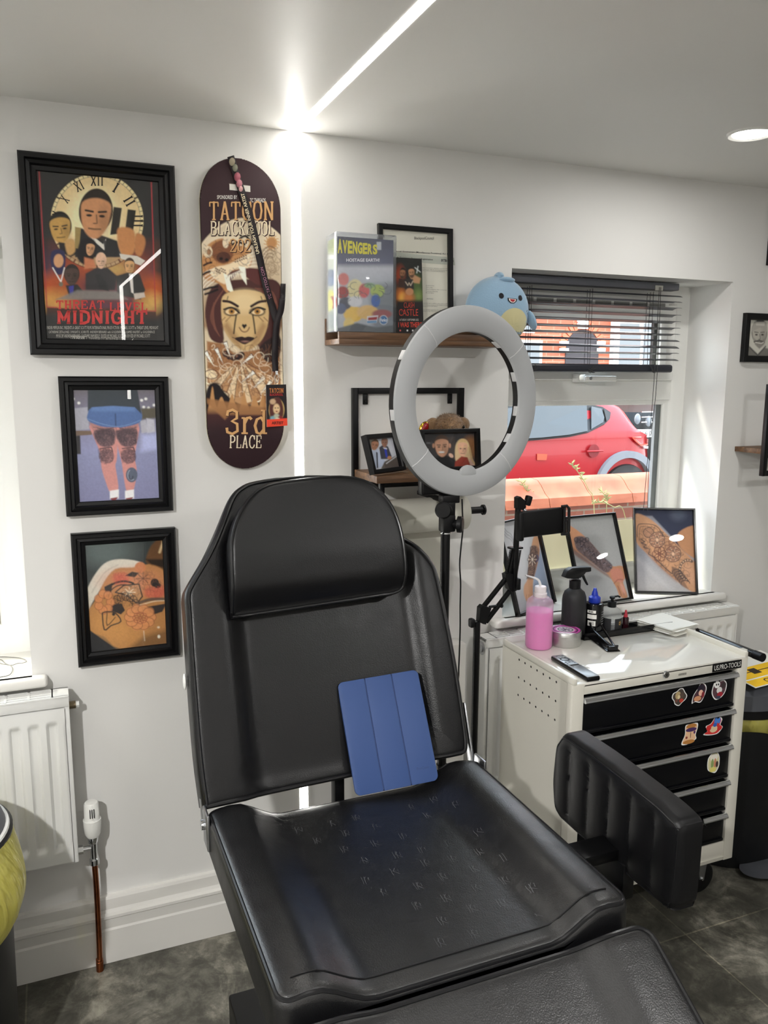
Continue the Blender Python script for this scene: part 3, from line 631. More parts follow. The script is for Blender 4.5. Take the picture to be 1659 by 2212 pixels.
# body side profile in x,z (front to the left), as stations along x with lower sill, belt and roof heights; the flank curves in above the belt
TAIL = [(max(0, xr-q.x), q.z-G) for q in (PY(x, y, YC+d) for x, y, d in ((1406, 1012, 0), (1404, 985, 0), (1401, 955, .02), (1389, 937, .10), (1371, 917, .2), (1352, 895, .28), (1340, 878, .34), (1326, 860, .4)))]
def carz(s):     # s = distance forward from the tail -> roof/top height
    pts = TAIL+[(TAIL[-1][0]+.3, TAIL[-1][1]+.08), (TAIL[-1][0]+.7, 1.54), (1.9, 1.55), (2.2, 1.52), (2.7, 1.32), (3.0, 1.08), (3.5, 1.02), (3.95, .90), (4.08, .62)]
    for (a, za), (c, zc) in zip(pts, pts[1:]):
        if a <= s <= c: return za+(zc-za)*(s-a)/(c-a)
    return .6
def flank(s, k):  # k 0..1 from sill to centre of roof; returns inset dy, z
    top = carz(s); belt = min(.98-.02*s*.3, top-.02)
    endr = .07*(max(0, 1-s/.25)**2)+.25*(max(0, 1-(4.08-s)/.6)**2)
    if k < .5:
        q = k/.5; return endr+.05*(1-math.sin(PI*min(1, q*1.1)*.9))*.6+.0, .25+(belt-.25)*q
    q = (k-.5)/.5
    if top-belt < .1: return endr+.85*q**1.5, belt+(top-belt)*math.sin(q*PI/2)
    if q < .72: w = q/.72; return endr+.02+.2*w+.03*w*w, belt+(top-.1-belt)*w
    w = (q-.72)/.28; return endr+.25+.6*w, top-.1+.1*math.sin(w*PI/2)
b = MB()
for sgn in (1, -1):
    def fb(u, v, sgn=sgn):
        s = 4.08*(1-math.cos(PI*u))/2 if False else 4.08*u; d, z = flank(s, v)
        y = YC+d if sgn > 0 else YC+1.72-d
        return (xr-s, min(y, YC+.86) if sgn > 0 else max(y, YC+.86), G+z)
    b.surf(fb, 60, 28, M_RED, flip=(sgn < 0))
b.build('body', car)
def side_panel(pxs, m, name, dy=.0, th=.012):
    """a panel lying on the car's near flank, outlined where the photograph shows it"""
    P = []
    for (x, y) in pxs:
        q = PY(x, y, YC)
        for _ in range(3):
            s = xr-q.x; z = q.z-G; best = min(range(200), key=lambda i: abs(flank(max(s, 0), i/200)[1]-z)); q = PY(x, y, YC+flank(max(s, 0), best/200)[0]-.006-dy)
        P.append(q)
    b = MB(); n = len(P); c = sum(P, Vector())/n
    b.add([*P, c], [((i+1) % n, i, n) for i in range(n)], m); return b.build(name, car, solidify=-th)
side_panel([(1060, 960), (1060, 875), (1180, 868), (1262, 872), (1300, 880), (1318, 892), (1316, 906), (1305, 917), (1270, 935), (1230, 944), (1170, 950)], M_CTR, 'window_surround')
side_panel([(1070, 952), (1072, 884), (1180, 875), (1266, 877), (1268, 932), (1228, 940), (1170, 946)], M_CGL, 'rear_door_window', .014)
side_panel([(1276, 879), (1298, 884), (1304, 903), (1302, 913), (1276, 928)], M_CGL, 'rear_quarter_light', .014)
side_panel([(1303, 884), (1316, 893), (1314, 905), (1309, 911)], M_CTR, 'pillar_trim', .018)
side_panel([(1364, 944), (1385, 943), (1399, 950), (1399, 962), (1385, 964), (1372, 953)], M_TAIL, 'tail_lamp', .02)
side_panel([(1389, 964), (1399, 964), (1399, 969), (1392, 969)], mat('lamp_clear', (225, 225, 225), .2), 'reversing_lamp', .02)
q = PY(1282, 974, YC-.01); b = MB(); b.box((q.x-.10, q.y-.035, q.z-.010), (q.x+.10, q.y-.015, q.z+.010), M_RED, .008, 3); b.build('door_handle', car)
b = MB(); b.lathe([(.0001, 0), (.05, -.004), (.066, .006)], mat('handle_recess', (120, 12, 24), .4), 24, Matrix.Translation((q.x, q.y, q.z)) @ Matrix.Rotation(PI/2, 4, 'X')); b.build('handle_recess', car)
# wheel arch and wheel
ac = PY(1352, 1055, YC-.02)
def arch(r0, r1, m, name, y0, y1):
    b = MB(); vs = []; n = 24
    for i in range(n+1):
        a = PI*i/n
        for (r, y) in ((r0, y0), (r1, y0), (r1, y1), (r0, y1)): vs.append((ac.x+r*math.cos(a), y, ac.z+r*math.sin(a)))
    b.add(vs, [(i*4+k, i*4+(k+1) % 4, i*4+4+(k+1) % 4, i*4+4+k) for i in range(n) for k in range(4)], m, True); b.build(name, car)
arch(.315, .385, M_GCL, 'wheel_arch_trim', YC-.045, YC+.06)
b = MB(); b.lathe([(.0001, -.03), (.2, -.03), (.24, -.02), (.30, -.025), (.31, .0), (.31, .16)], M_CTR, 40, Matrix.Translation((ac.x, YC-.0, ac.z-.06)) @ Matrix.Rotation(PI/2, 4, 'X') @ Matrix.Scale(-1, 4, (0, 0, 1))); b.build('wheel', car)
side_panel([(1160, 980), (1182, 981), (1180, 994), (1160, 994)], mat('amber_sticker', (200, 70, 40), .5), 'amber_sticker', .004, .003)
# ------------------------------------------------------------------ dark car further along the street
dc = thing('black_car', 'black car with white number plate parked nose on behind the red car', 'car', (7.6, 7.2, .1))
M_DK = mat('black_car_paint', (14, 15, 18), .3, spec=.3)
def dcp(x, y, dy=0): return PY(x, y, 7.0+dy)
c0 = dcp(1400, 930); b = MB()
b.surf(lambda u, v: (c0.x-.5+1.75*u, 7.0+.35*abs(2*u-1)**3+(1.1*max(0, v-.55)/.45 if v > .55 else -.12*math.sin(PI*v/.55)), .2+.95*min(1, v/.55)+.12*max(0, v-.55)/.45), 24, 16, M_DK)
b.surf(lambda u, v: (c0.x-.4+1.55*u, 8.1+.75*v, 1.27+.42*v), 8, 4, M_CGL); b.surf(lambda u, v: (c0.x-.35+1.45*u, 8.85+1.6*v, 1.69+.05*math.sin(PI*v)), 8, 6, M_DK)
b.surf(lambda u, v: (c0.x-.5, 7.3+3.4*u, .2+(1.07 if u < .25 else 1.45)*v), 8, 4, M_DK); b.build('body', dc)
pa, pb = dcp(1368, 924, -.16), dcp(1414, 944, -.16)
b = MB(); b.box((pa.x, 6.83, pb.z), (pa.x+.52, 6.85, pb.z+.11), mat('plate_white', (240, 240, 236), .4), .004)
put_text(b, 'PE16 XUB', pa.x+.03, pa.x+.49, pb.z+.02, pb.z+.09, lambda x, y: (x, 6.8285, y), ink((20, 20, 20))); b.build('number_plate', dc)
for (px, py) in ((1377, 905), (1401, 910)):
    q = dcp(px, py, -.14); b = MB(); b.blob((q.x, 6.86, q.z), (.05, .03, .075), mat('headlamp', (110, 114, 120), .2, spec=.5), 16); b.build('front_lamp', dc)
for z in (.93, 1.0, 1.07): b = MB(); b.box((c0.x-.25, 6.845, G+z-.012), (c0.x+1.1, 6.87, G+z+.004), M_CHROME, .004); b.build('grille_bar', dc)
# ------------------------------------------------------------------ terrace of houses over the road
hs = thing('brick_house', 'red brick terraced house with arched door across the street', 'house', (10, 11, -.02))
YH = 11.0
b = MB(); b.box((2, YH, -.02), (19, YH+.3, 6.5), M_BR2); b.build('facade', hs)
M_WS = mat('white_stone', (236, 234, 226), .7); M_HG = mat('house_glass', (96, 100, 104), .15, spec=.8); M_DOOR = mat('dark_doorway', (62, 56, 58), .8)
def hbox(px0, py0, px1, py1, m, name, y0=-.06, y1=.02, par=None):
    a, c = PY(px0, py0, YH), PY(px1, py1, YH); b = MB(); b.box((min(a.x, c.x), YH+y0, min(a.z, c.z)), (max(a.x, c.x), YH+y1, max(a.z, c.z)), m); return b.build(name, par or hs)
a = PY(1255, 800, YH); rr_ = PY(1290, 800, YH).x-a.x; zt = PY(1255, 712, YH).z
b = MB(); pts = [(-rr_, 0)]+[(-rr_*math.cos(PI*k/20), zt-rr_+rr_*math.sin(PI*k/20)) for k in range(21)]+[(rr_, 0)]
b.prism(pts, -.03, .02, M_DOOR, Matrix.Translation((a.x, YH, 0)) @ Matrix.Rotation(PI/2, 4, 'X')); b.build('arched_doorway', hs)
M_ARCH = mat('brick_arch', (196, 110, 80), .8)
for k in range(15):
    t = math.radians(8+164*k/14); b = MB(); T = Matrix.Translation((a.x, YH, zt-rr_)) @ Matrix.Rotation(PI/2-t, 4, 'Y')
    b.box((-.035, -.03, rr_*1.03), (.035, .02, rr_*1.42), M_ARCH, 0, 2, T); b.build('arch_brick', hs)
hbox(1247, 680, 1265, 711, M_WS, 'keystone', -.09)
for (u0, u1) in ((1208, 1224), (1288, 1303)):
    for y in (742, 757): hbox(u0, y-5, u1, y+4, M_WS, 'quoin', -.07)
hw = hbox(1320, 690, 1420, 800, M_WS, 'bay_window_frame', -.12)
for (x0, x1) in ((1331, 1372), (1382, 1406), (1412, 1419)): hbox(x0, 699, x1, 718, M_HG, 'pane', -.125, -.10, hw); hbox(x0, 722, x1, 790, M_HG, 'pane', -.125, -.10, hw)
hbox(1318, 668, 1425, 688, mat('slate_grey', (120, 112, 110), .8), 'bay_roof', -.3)
for (x0, x1, y0, y1) in ((1128, 1150, 676, 720), (1120, 1165, 735, 800)):
    w_ = hbox(x0, y0, x1, y1, M_WS, 'window_frame', -.08); hbox(x0+5, y0+8, x1-6, y1-4, M_HG, 'pane', -.085, -.06, w_)
hh = thing('far_house', 'dark roofed brick house further left across the street', 'house', (-2, 11.5, -.02))
b = MB(); b.box((-9, 11.2, -.02), (1.9, 11.5, 5), M_BR2); b.build('facade', hh)
b = MB(); b.box((-1.2, 11.13, 1.2), (.3, 11.22, 2.6), M_WS); b.build('window_frame', hh)
# scrubby hedge by the houses
b = MB(); rnd = random.Random(3); M_HEDGE = mat('hedge_leaves', (112, 120, 62), .9); q = PY(1400, 895, 10)
for i in range(420):
    c = Vector((q.x+rnd.gauss(0, .45), 10+rnd.gauss(0, .2), q.z-.35+rnd.gauss(0, .22))); d = Vector((rnd.gauss(0, 1), rnd.gauss(0, 1), rnd.gauss(0, 1))).normalized()*.07; e = d.orthogonal().normalized()*.03
    b.add([c-d, c+e, c+d, c-e], [(0, 1, 2, 3)], M_HEDGE)
b.cyl((q.x, 10, 0), (q.x, 10, q.z-.3), .04, M_WOOD, 8)
tag(b.build('hedge'), 'yellow green hedge in front of the houses behind the black car', 'bush')
# ================================================================== PICTURES ON THE LEFT WALL
def proj(P):
    d = Vector(P)-CAM; z = d.dot(_f); return CX+F*d.dot(_r)/z, CY-F*d.dot(_u)/z
M_FRAME = mat('black_frame_moulding', (9, 9, 11), .4, spec=.35); M_MAT = mat('dark_mount', (40, 40, 40), .8)
def picture(name, label, x0, x1, z0, z1, fw, depth=.024, yaw=0., group=None, prof=None, tilt=0., y=0.0, roll=0., m=None):
    """a framed picture: root at the middle of the bottom edge; local x right, z up, front towards -y"""
    t = thing(name, label, 'picture', ((x0+x1)/2, y, z0), (tilt, roll, yaw), group); w = (x1-x0)/2; h = z1-z0; D = -depth
    prof = prof or [(0, -.001), (0, D*.8), (.004, D), (fw*.34, D), (fw*.42, D*.72), (fw*.62, D*.78), (fw*.72, D*.5), (fw*.95, D*.42), (fw, D*.3), (fw, -.001)]
    b = MB(); rect_frame(b, -w, w, 0, h, prof, m or M_FRAME, W(t)); b.add([W(t) @ Vector(p) for p in ((-w, -.001, 0), (w, -.001, 0), (w, -.001, h), (-w, -.001, h))], [(0, 1, 2, 3)], M_BLK); b.build('frame', t)
    t['_w'] = 0; del t['_w']
    iw = w-fw+.002; y_p = D*.22
    def loc(x, z, dy=0): return W(t) @ Vector((x, y_p-dy, z))
    mapf = lambda u, v: loc(-iw+2*iw*u, h-fw+.002-(h-2*fw+.004)*v)
    corners = [mapf(0, 0), mapf(1, 0), mapf(1, 1), mapf(0, 1)]
    b = MB(); b.add([loc(-iw, fw, .003), loc(iw, fw, .003), loc(iw, h-fw, .003), loc(-iw, h-fw, .003)], [(0, 1, 2, 3)], M_PGLASS); b.build('glass', t)
    return t, mapf, corners
def painter(nx, ny, corners, x0, y0, s, bg): return Paint(nx, ny, [((p[0]-x0)*s, (p[1]-y0)*s) for p in map(proj, corners)], bg)
def overlay(P, mapf, T=None, e=.0012):
    """text mapping from the drawing's units, lifted off the sheet"""
    o = mapf(.5, .5); n = (mapf(1, .5)-mapf(0, .5)).cross(mapf(.5, 0)-mapf(.5, 1)).normalized()
    if n.y > 0 and abs(n.y) > .3: n = -n
    def f(x, y): u, v = P.uv(x, y); return mapf(u, v)+n*e
    return f
def rotmap(f, cx, cy, a):
    a = math.radians(a); return lambda x, y: f(cx+x*math.cos(a)-y*math.sin(a), cy+x*math.sin(a)+y*math.cos(a))
flip = lambda f: (lambda x, y: f(x, -y))
# ---- film poster
def q4(tl, br, Y): a, c = PY(*tl, Y), PY(*br, Y); return a.x, c.x, c.z, a.z
x0, x1, z0, z1 = -.0415+.004, .325-.004, 1.6745, 2.1415
t, mf, cor = picture('film_poster', 'large black framed film poster with a clock face and red title lettering', x0, x1, z0, z1, .040, .026, yaw=.0145, y=-.0058)
P = painter(216, 292, cor, 0, 300, 3.95, (44, 44, 44))
P.grad(850, (40, 40, 40), 1150, (44, 42, 78), mask=P.kpoly([(370, 850), (1305, 850), (1325, 1450), (400, 1435)], 20))
for (cx_, cy_, rx, ry, c, a) in ((500, 1260, 170, 120, (200, 90, 40), .9), (480, 1380, 150, 80, (235, 180, 90), .9), (1270, 1280, 120, 120, (205, 95, 40), .9), (1270, 1400, 90, 80, (240, 200, 110), .9), (880, 1080, 330, 120, (190, 90, 45), .9), (980, 1110, 120, 70, (240, 215, 130), .9), (640, 1090, 110, 60, (190, 80, 50), .8)): P.ell(cx_, cy_, rx, ry, c, 0, 110, a)
P.line([(332, 250), (400, 1435), (490, 1438)], 9, (178, 62, 66)); P.line([(1290, 345), (1327, 1470), (1240, 1466)], 9, (178, 62, 66))
P.poly([(400, 1440), (1330, 1475), (1345, 1790), (400, 1790)], (38, 38, 38))
P.ell(828, 700, 402, 412, (30, 26, 22), 4); P.ell(828, 700, 396, 405, (228, 208, 160), 4); P.ell(828, 700, 372, 382, (60, 50, 40), 4); P.ell(828, 700, 369, 379, (220, 196, 146), 4); P.ell(800, 690, 220, 260, (236, 220, 176), 0, 120)
for k in range(60):
    a = math.radians(k*6); P.line([(828+372*math.cos(a), 700+382*math.sin(a)), (828+394*math.cos(a), 700+403*math.sin(a))], 5 if k % 5 else 14, (50, 40, 32))
P.poly([(430, 900), (1330, 900), (1330, 1480), (400, 1440)], (120, 60, 34), 160, .55)
# the three tiers of plain figures
P.poly([(690, 760), (1000, 870), (1040, 1010), (640, 1010), (640, 860)], (36, 36, 38), 10); P.poly([(705, 760), (880, 900), (905, 850), (890, 950), (800, 870)], (215, 210, 200)); P.poly([(880, 860), (905, 870), (895, 960)], (60, 60, 60))
P.face(815, 660, 250, 370, (196, 140, 98), (40, 32, 26), 4)
for (gx, gy) in ((1000, 700), (1120, 720)): P.poly([(gx-30, gy-120), (gx+40, gy-110), (gx+10, gy+110), (gx-60, gy+120)], (38, 34, 28))
P.poly([(1010, 760), (1140, 780), (1150, 930), (1120, 990), (1040, 980), (1005, 880)], (190, 130, 80), 16, sm=4); P.poly([(1160, 810), (1225, 830), (1240, 900), (1200, 1000), (1150, 960)], (180, 120, 74), 16, sm=4); P.poly([(1020, 980), (1170, 1000), (1240, 1040), (1200, 1080), (1030, 1020)], (205, 200, 190))
P.face(515, 770, 170, 240, (190, 150, 84), (34, 32, 30), -5); P.poly([(500, 880), (640, 900), (660, 980), (600, 1010), (510, 960)], (34, 32, 32), 10); P.poly([(555, 870), (630, 860), (640, 960), (580, 990)], (190, 150, 96), 14, sm=3); P.poly([(640, 750), (690, 760), (675, 940), (640, 930)], (150, 128, 80))
P.poly([(690, 870), (800, 860), (820, 960), (760, 1080), (660, 1020)], (28, 24, 26), 14, sm=4); P.face(770, 940, 70, 110, (200, 150, 110), (28, 24, 26), 8); P.poly([(720, 1010), (800, 1030), (820, 1100), (720, 1110)], (190, 120, 84), 16)
P.poly([(440, 960), (550, 960), (550, 1120), (500, 1160), (440, 1100)], (40, 40, 76), 10, sm=3); P.ell(500, 1040, 42, 58, (196, 148, 108), 0, 8); P.line([(450, 1100), (520, 1220), (550, 1100)], 10, (220, 215, 210)); P.ell(520, 1240, 18, 20, (110, 104, 90))
P.poly([(730, 1150), (820, 1100), (920, 1100), (1000, 1170), (980, 1290), (730, 1290)], (48, 46, 48), 12); P.face(862, 1045, 80, 120, (216, 178, 150), (216, 178, 150))
P.face(612, 1170, 115, 160, (74, 58, 52), (40, 34, 32)); P.poly([(560, 1250), (660, 1240), (710, 1300), (590, 1345)], (44, 42, 42), 8); P.poly([(585, 1260), (630, 1250), (625, 1330), (600, 1340)], (60, 60, 140))
P.face(1105, 1090, 80, 120, (205, 160, 110), (60, 44, 34)); P.poly([(990, 1170), (1090, 1140), (1190, 1150), (1240, 1290), (1200, 1370), (1000, 1330)], (42, 42, 42), 10); P.poly([(1100, 1150), (1130, 1150), (1140, 1320), (1120, 1310)], (210, 205, 200)); P.poly([(1140, 1320), (1230, 1310), (1240, 1350), (1150, 1370)], (190, 180, 170), 8)
P.poly([(660, 1290), (990, 1300), (1090, 1370), (480, 1370)], (120, 116, 112), 20, .9); P.poly([(810, 1160), (850, 1150), (910, 1230), (930, 1300), (850, 1280)], (40, 40, 42), 8)
P.noise(.12, 3, 2)
b = MB(); P.to(b, mf); o = overlay(P, mf)
for tx, a, r_ in (('XII', -90, 335), ('I', -60, 320), ('II', -31, 320), ('III', 0, 345), ('XI', -118, 330), ('X', -147, 330), ('X', 190, 345)):
    cx_, cy_ = 828+r_*math.cos(math.radians(a)), 700+r_*1.02*math.sin(math.radians(a)); n_ = len(tx)*18
    slab(b, tx, -n_, n_, -42, 42, flip(rotmap(o, cx_, cy_, a+90)) if False else (lambda x, y, cx_=cx_, cy_=cy_, a=a: rotmap(o, cx_, cy_, a+90)(x, -y)), ink((34, 28, 24)), .2)
RED = ink((188, 56, 54)); inv = lambda x, y: o(x, -y)
slab(b, 'THREAT', 480, 890, -1452, -1380, inv, RED, .24); slab(b, 'LEVEL', 935, 1255, -1466, -1398, inv, RED, .24); slab(b, 'MIDNIGHT', 487, 1255, -1575, -1470, inv, RED, .27)
CR = ink((170, 168, 160))
for (tx, a, c, y) in (('DUNDER MIFFLIN INC. PRESENTS A GREAT SCOTT FILMS INTERNATIONAL PRODUCTION  MICHAEL SCOTT in THREAT LEVEL MIDNIGHT', 385, 1350, 1625), ('CATHERINE ZETA-JONES  DWIGHT K. SCHRUTE  ANDREW BERNARD with GOLDENFACE and JAMES HALPERT as GOLDENFACE', 415, 1320, 1665), ('MUSIC BY ANDREW BERNARD  COSTUMES PAM BEESLY  EDITED BY MICHAEL SCOTT  PRODUCED BY MICHAEL SCOTT', 480, 1280, 1695), ('STORY BY MICHAEL SCOTT  WRITTEN BY MICHAEL SCOTT', 760, 1050, 1722), ('READ THE SCRIPT SCREENPLAY BY MICHAEL SCOTT', 765, 1050, 1752)):
    put_text(b, tx, a, c, -y, -(y-28), inv, CR, 0, None, 1)
put_text(b, 'DUNDER', 618, 725, -1712, -1690, inv, CR, .02); put_text(b, 'MIFFLIN', 618, 730, -1740, -1718, inv, CR, .02)
ribbon(b, [(606, -1685), (738, -1685), (738, -1748), (606, -1748), (606, -1685)], 2.5, inv, CR); ribbon(b, [(758, -1728), (1055, -1728), (1055, -1756), (758, -1756), (758, -1728)], 2, inv, CR)
b.add([inv(*p) for p in ((1140, -1700), (1112, -1728), (1124, -1730), (1095, -1760), (1135, -1722), (1120, -1720))], [(0, 1, 2, 3, 4, 5)], PRINT, False, None, ink((220, 220, 215)))
b.build('print', t)
# ---- photograph of tattooed legs
x0, x1, z0, z1 = .0215, .286, 1.2735, 1.6235
t, mf, cor = picture('photo_frame', 'black framed photograph of tattooed legs in denim shorts, middle of the left wall', x0, x1, z0, z1, .034, .026, yaw=.012, y=-.0035)
P = painter(150, 200, cor, 100, 790, 3.35, (128, 128, 158))
P.grad(150, (104, 98, 104), 620, (140, 142, 178)); P.grad(620, (134, 138, 172), 1000, (122, 122, 156), mask=P.kpoly([(0, 640), (1100, 600), (1100, 1100), (0, 1100)], 60))
P.poly([(180, 310), (300, 300), (310, 460), (190, 470)], (160, 160, 172), 8); P.poly([(180, 470), (330, 470), (330, 500), (180, 510)], (110, 90, 76)); P.poly([(190, 510), (245, 505), (250, 640), (200, 640)], (40, 38, 42), 6)
for (x, y) in ((195, 240), (235, 270), (690, 250), (705, 300), (740, 305), (780, 285), (720, 240)): P.ell(x, y, 10, 9, (240, 240, 236), 0, 8)
P.poly([(680, 310), (800, 300), (800, 380), (690, 390)], (84, 78, 66), 20); P.poly([(680, 400), (720, 390), (740, 480), (690, 490)], (170, 170, 180), 10); P.poly([(725, 380), (780, 390), (790, 480), (730, 490)], (180, 180, 190), 10)
P.poly([(690, 500), (800, 490), (815, 600), (690, 620)], (170, 176, 214), 40)
SK = (196, 136, 130)
for L in ([(318, 420), (505, 440), (515, 560), (510, 680), (500, 720), (512, 800), (520, 900), (465, 920), (430, 840), (400, 740), (385, 620), (345, 520)], [(510, 440), (665, 420), (655, 560), (640, 660), (655, 760), (640, 870), (620, 910), (580, 905), (560, 800), (545, 700), (530, 640), (512, 560)]): P.poly(L, SK, 6, sm=3)
P.poly([(310, 410), (670, 400), (660, 450), (330, 450)], (150, 110, 108), 14, .7)
for (cx_, w_) in ((430, 1), (590, -1)):
    P.poly([(cx_-85*1, 470), (cx_+60, 455), (cx_+62, 560), (cx_, 590), (cx_-60, 560)], (84, 70, 80), 12, .85, sm=3)
    for k in range(6): P.arc(cx_-10, 520, 16+k*10, 12+k*8, 4, (50, 42, 52), 20+k*30, 240+k*30)
    P.ell(cx_+5, 655, 52, 52, (120, 92, 98), 0, 10, .7)
    for k in range(5): P.arc(cx_+5, 655, 12+k*10, 10+k*10, 4, (66, 50, 58), 40*k, 40*k+260)
    P.line([(cx_-40, 600), (cx_+40, 590), (cx_+50, 620)], 8, (70, 56, 64)); P.line([(cx_-60, 450), (cx_, 462), (cx_+60, 445)], 8, (80, 64, 70), 0, .8, 4)
for (cx_, sd) in ((430, 3), (590, 4)):
    P.tattoo([(cx_-90, 470), (cx_+66, 455), (cx_+66, 570), (cx_+10, 590), (cx_-50, 575)], (46, 38, 46), 46, 26, 4, sd, .9); P.tattoo([(cx_-60, 600), (cx_+55, 590), (cx_+60, 690), (cx_+10, 720), (cx_-40, 700)], (64, 46, 54), 34, 24, 3.5, sd+4, .9); P.tattoo([(cx_-100, 440), (cx_+60, 440), (cx_+50, 480), (cx_-80, 500)], (84, 62, 68), 24, 26, 3, sd+8, .8)
P.ell(618, 790, 42, 54, (84, 92, 110)); P.arc(618, 790, 28, 38, 6, (150, 160, 176), 60, 240); P.arc(612, 800, 14, 24, 6, (40, 46, 60), 0, 200)
P.poly([(305, 330), (320, 300), (480, 285), (640, 290), (690, 340), (675, 410), (560, 445), (505, 445), (400, 440), (300, 395)], (74, 102, 152), 6, sm=4); P.poly([(320, 300), (480, 285), (650, 295), (640, 330), (330, 330)], (96, 126, 176), 20, .8)
P.line([(500, 350), (503, 440)], 8, (44, 60, 92), 8); P.line([(300, 385), (400, 420), (505, 440), (600, 425), (680, 395)], 6, (110, 138, 180), 0, .8, 4)
P.poly([(300, 150), (655, 150), (688, 350), (640, 300), (480, 290), (330, 300), (300, 330)], (50, 58, 66), 5)
for (x) in (490, 600): P.poly([(x-30, 905), (x+35, 895), (x+35, 960), (x-30, 965)], (225, 222, 224), 6); P.poly([(x-28, 960), (x+30, 950), (x, 990)], (120, 40, 44), 4)
P.noise(.15, 2, 5); b = MB(); P.to(b, mf); b.build('print', t)
# ---- photograph of a tattooed back
x0, x1, z0, z1 = .0285, .2895, .8715, 1.2265
t, mf, cor = picture('photo_frame', 'black framed photograph of a tattooed back, lowest of the three on the left wall', x0, x1, z0, z1, .034, .026)
P = painter(150, 200, cor, 100, 790, 3.35, (52, 58, 58)); P.ell(440, 1330, 180, 120, (92, 104, 102), 0, 120, .8)
P.poly([(290, 1640), (360, 1500), (440, 1420), (560, 1400), (700, 1430), (680, 1500), (520, 1470), (430, 1560), (330, 1720), (300, 1780)], (206, 198, 184), 8, sm=4); P.line([(330, 1640), (420, 1500), (520, 1440)], 6, (170, 160, 148), 10, .7, 4)
P.poly([(300, 1790), (360, 1690), (420, 1560), (500, 1470), (620, 1460), (720, 1440), (860, 1440), (900, 1700), (900, 2020), (540, 2050), (420, 1960), (310, 1920)], (172, 122, 74), 10, sm=3)
P.ell(480, 1900, 200, 110, (196, 142, 84), 20, 120, .8); P.ell(640, 1560, 200, 80, (202, 132, 100), 0, 100, .7); P.ell(680, 1460, 40, 40, (190, 120, 80), 0, 8)
P.poly([(590, 2050), (700, 1960), (900, 1900), (900, 2060)], (112, 82, 52), 40, .8); P.poly([(310, 1910), (520, 2060), (310, 2080)], (44, 44, 46), 8)
P.poly([(720, 1420), (760, 1300), (840, 1240), (870, 1250), (880, 1480), (790, 1440)], (96, 66, 40), 14, sm=3); P.line([(850, 1260), (820, 1350)], 16, (196, 170, 130), 12); P.poly([(720, 1400), (860, 1400), (880, 1470), (760, 1440)], (44, 34, 26), 16)
D = (52, 46, 44)
for (cx_, cy_, rx, ry) in ((540, 1540, 60, 40), (790, 1640, 80, 50)): P.ell(cx_, cy_, rx, ry, (196, 96, 80), 0, 30, .7)
P.poly([(420, 1600), (480, 1570), (470, 1640), (425, 1640)], D, 4); P.arc(560, 1680, 140, 120, 14, D, 180, 300); P.arc(560, 1680, 110, 95, 8, D, 180, 300); P.poly([(500, 1640), (560, 1590), (670, 1580), (690, 1680), (650, 1720)], (190, 150, 110), 4, .5); P.line([(500, 1640), (560, 1590), (670, 1580), (695, 1670), (655, 1720), (580, 1660), (500, 1640)], 9, D)
for k in range(8): a = math.radians(k*45); P.line([(600, 1640), (600+45*math.cos(a), 1640+35*math.sin(a))], 5, (232, 214, 186))
for k in range(8): a = math.radians(k*45); P.line([(700, 1540), (700+50*math.cos(a), 1540+42*math.sin(a))], 5, (110, 76, 60))
P.poly([(570, 1520), (620, 1490), (670, 1500), (640, 1530)], D, 4); P.ell(785, 1570, 30, 30, D); P.ell(805, 1590, 24, 20, D); P.line([(660, 1720), (760, 1690), (870, 1690)], 22, (90, 76, 66), 0, .9, 4); P.line([(670, 1735), (780, 1705), (872, 1700)], 7, (210, 190, 160), 0, .9, 4)
P.poly([(700, 1750), (870, 1720), (840, 1780), (780, 1800)], D, 6)
for k in range(7): a = math.radians(200+k*24); P.arc(570+80*math.cos(a), 1740+70*math.sin(a), 26, 30, 5, D, 0, 360)
P.poly([(470, 1730), (545, 1720), (570, 1770), (540, 1800), (460, 1770)], D, 4)
for k in range(10): a = math.radians(k*36); P.ell(680+75*math.cos(a), 1820+60*math.sin(a), 40, 32, (206, 140, 92), k*36, 10, .8); P.arc(680+75*math.cos(a), 1820+60*math.sin(a), 40, 32, 4, (140, 84, 56))
for k in range(8): a = math.radians(k*45); P.arc(680+32*math.cos(a), 1825+25*math.sin(a), 22, 18, 4, (150, 84, 60))
for k in range(7): a = math.radians(k*51); P.ell(420+45*math.cos(a), 1710+60*math.sin(a), 30, 30, (204, 134, 88), 0, 8, .7); P.arc(420+45*math.cos(a), 1710+60*math.sin(a), 30, 30, 4, (146, 90, 60))
P.line([(405, 1790), (420, 1910), (470, 1880), (540, 1850), (500, 1790), (440, 1780), (405, 1790)], 9, D, 0, 1, 3); P.ell(487, 1798, 12, 12, D); P.line([(440, 1790), (440, 1880), (500, 1820)], 6, D, 0, 1, 3)
P.tattoo([(500, 1640), (560, 1590), (670, 1580), (690, 1680), (650, 1720)], (96, 70, 58), 40, 22, 3, 5, .8); P.tattoo([(600, 1500), (760, 1480), (830, 1560), (850, 1640), (720, 1640), (640, 1560)], (110, 76, 60), 60, 26, 3, 6, .8); P.tattoo([(480, 1500), (600, 1490), (600, 1570), (500, 1590)], (170, 70, 62), 30, 22, 3, 7, .8); P.tattoo([(710, 1620), (860, 1580), (880, 1680), (720, 1680)], (170, 76, 66), 34, 24, 3, 8, .8); P.tattoo([(480, 1660), (640, 1660), (640, 1740), (500, 1740)], (56, 46, 44), 40, 22, 3.5, 9, .8)
P.line([(705, 1920), (712, 1990)], 6, (220, 205, 180), 6, .7); P.ell(815, 1960, 10, 12, (230, 220, 200), 0, 6); P.ell(812, 1893, 10, 8, (220, 205, 180), 0, 6, .8)
P.noise(.14, 2, 9); b = MB(); P.to(b, mf); b.build('print', t)
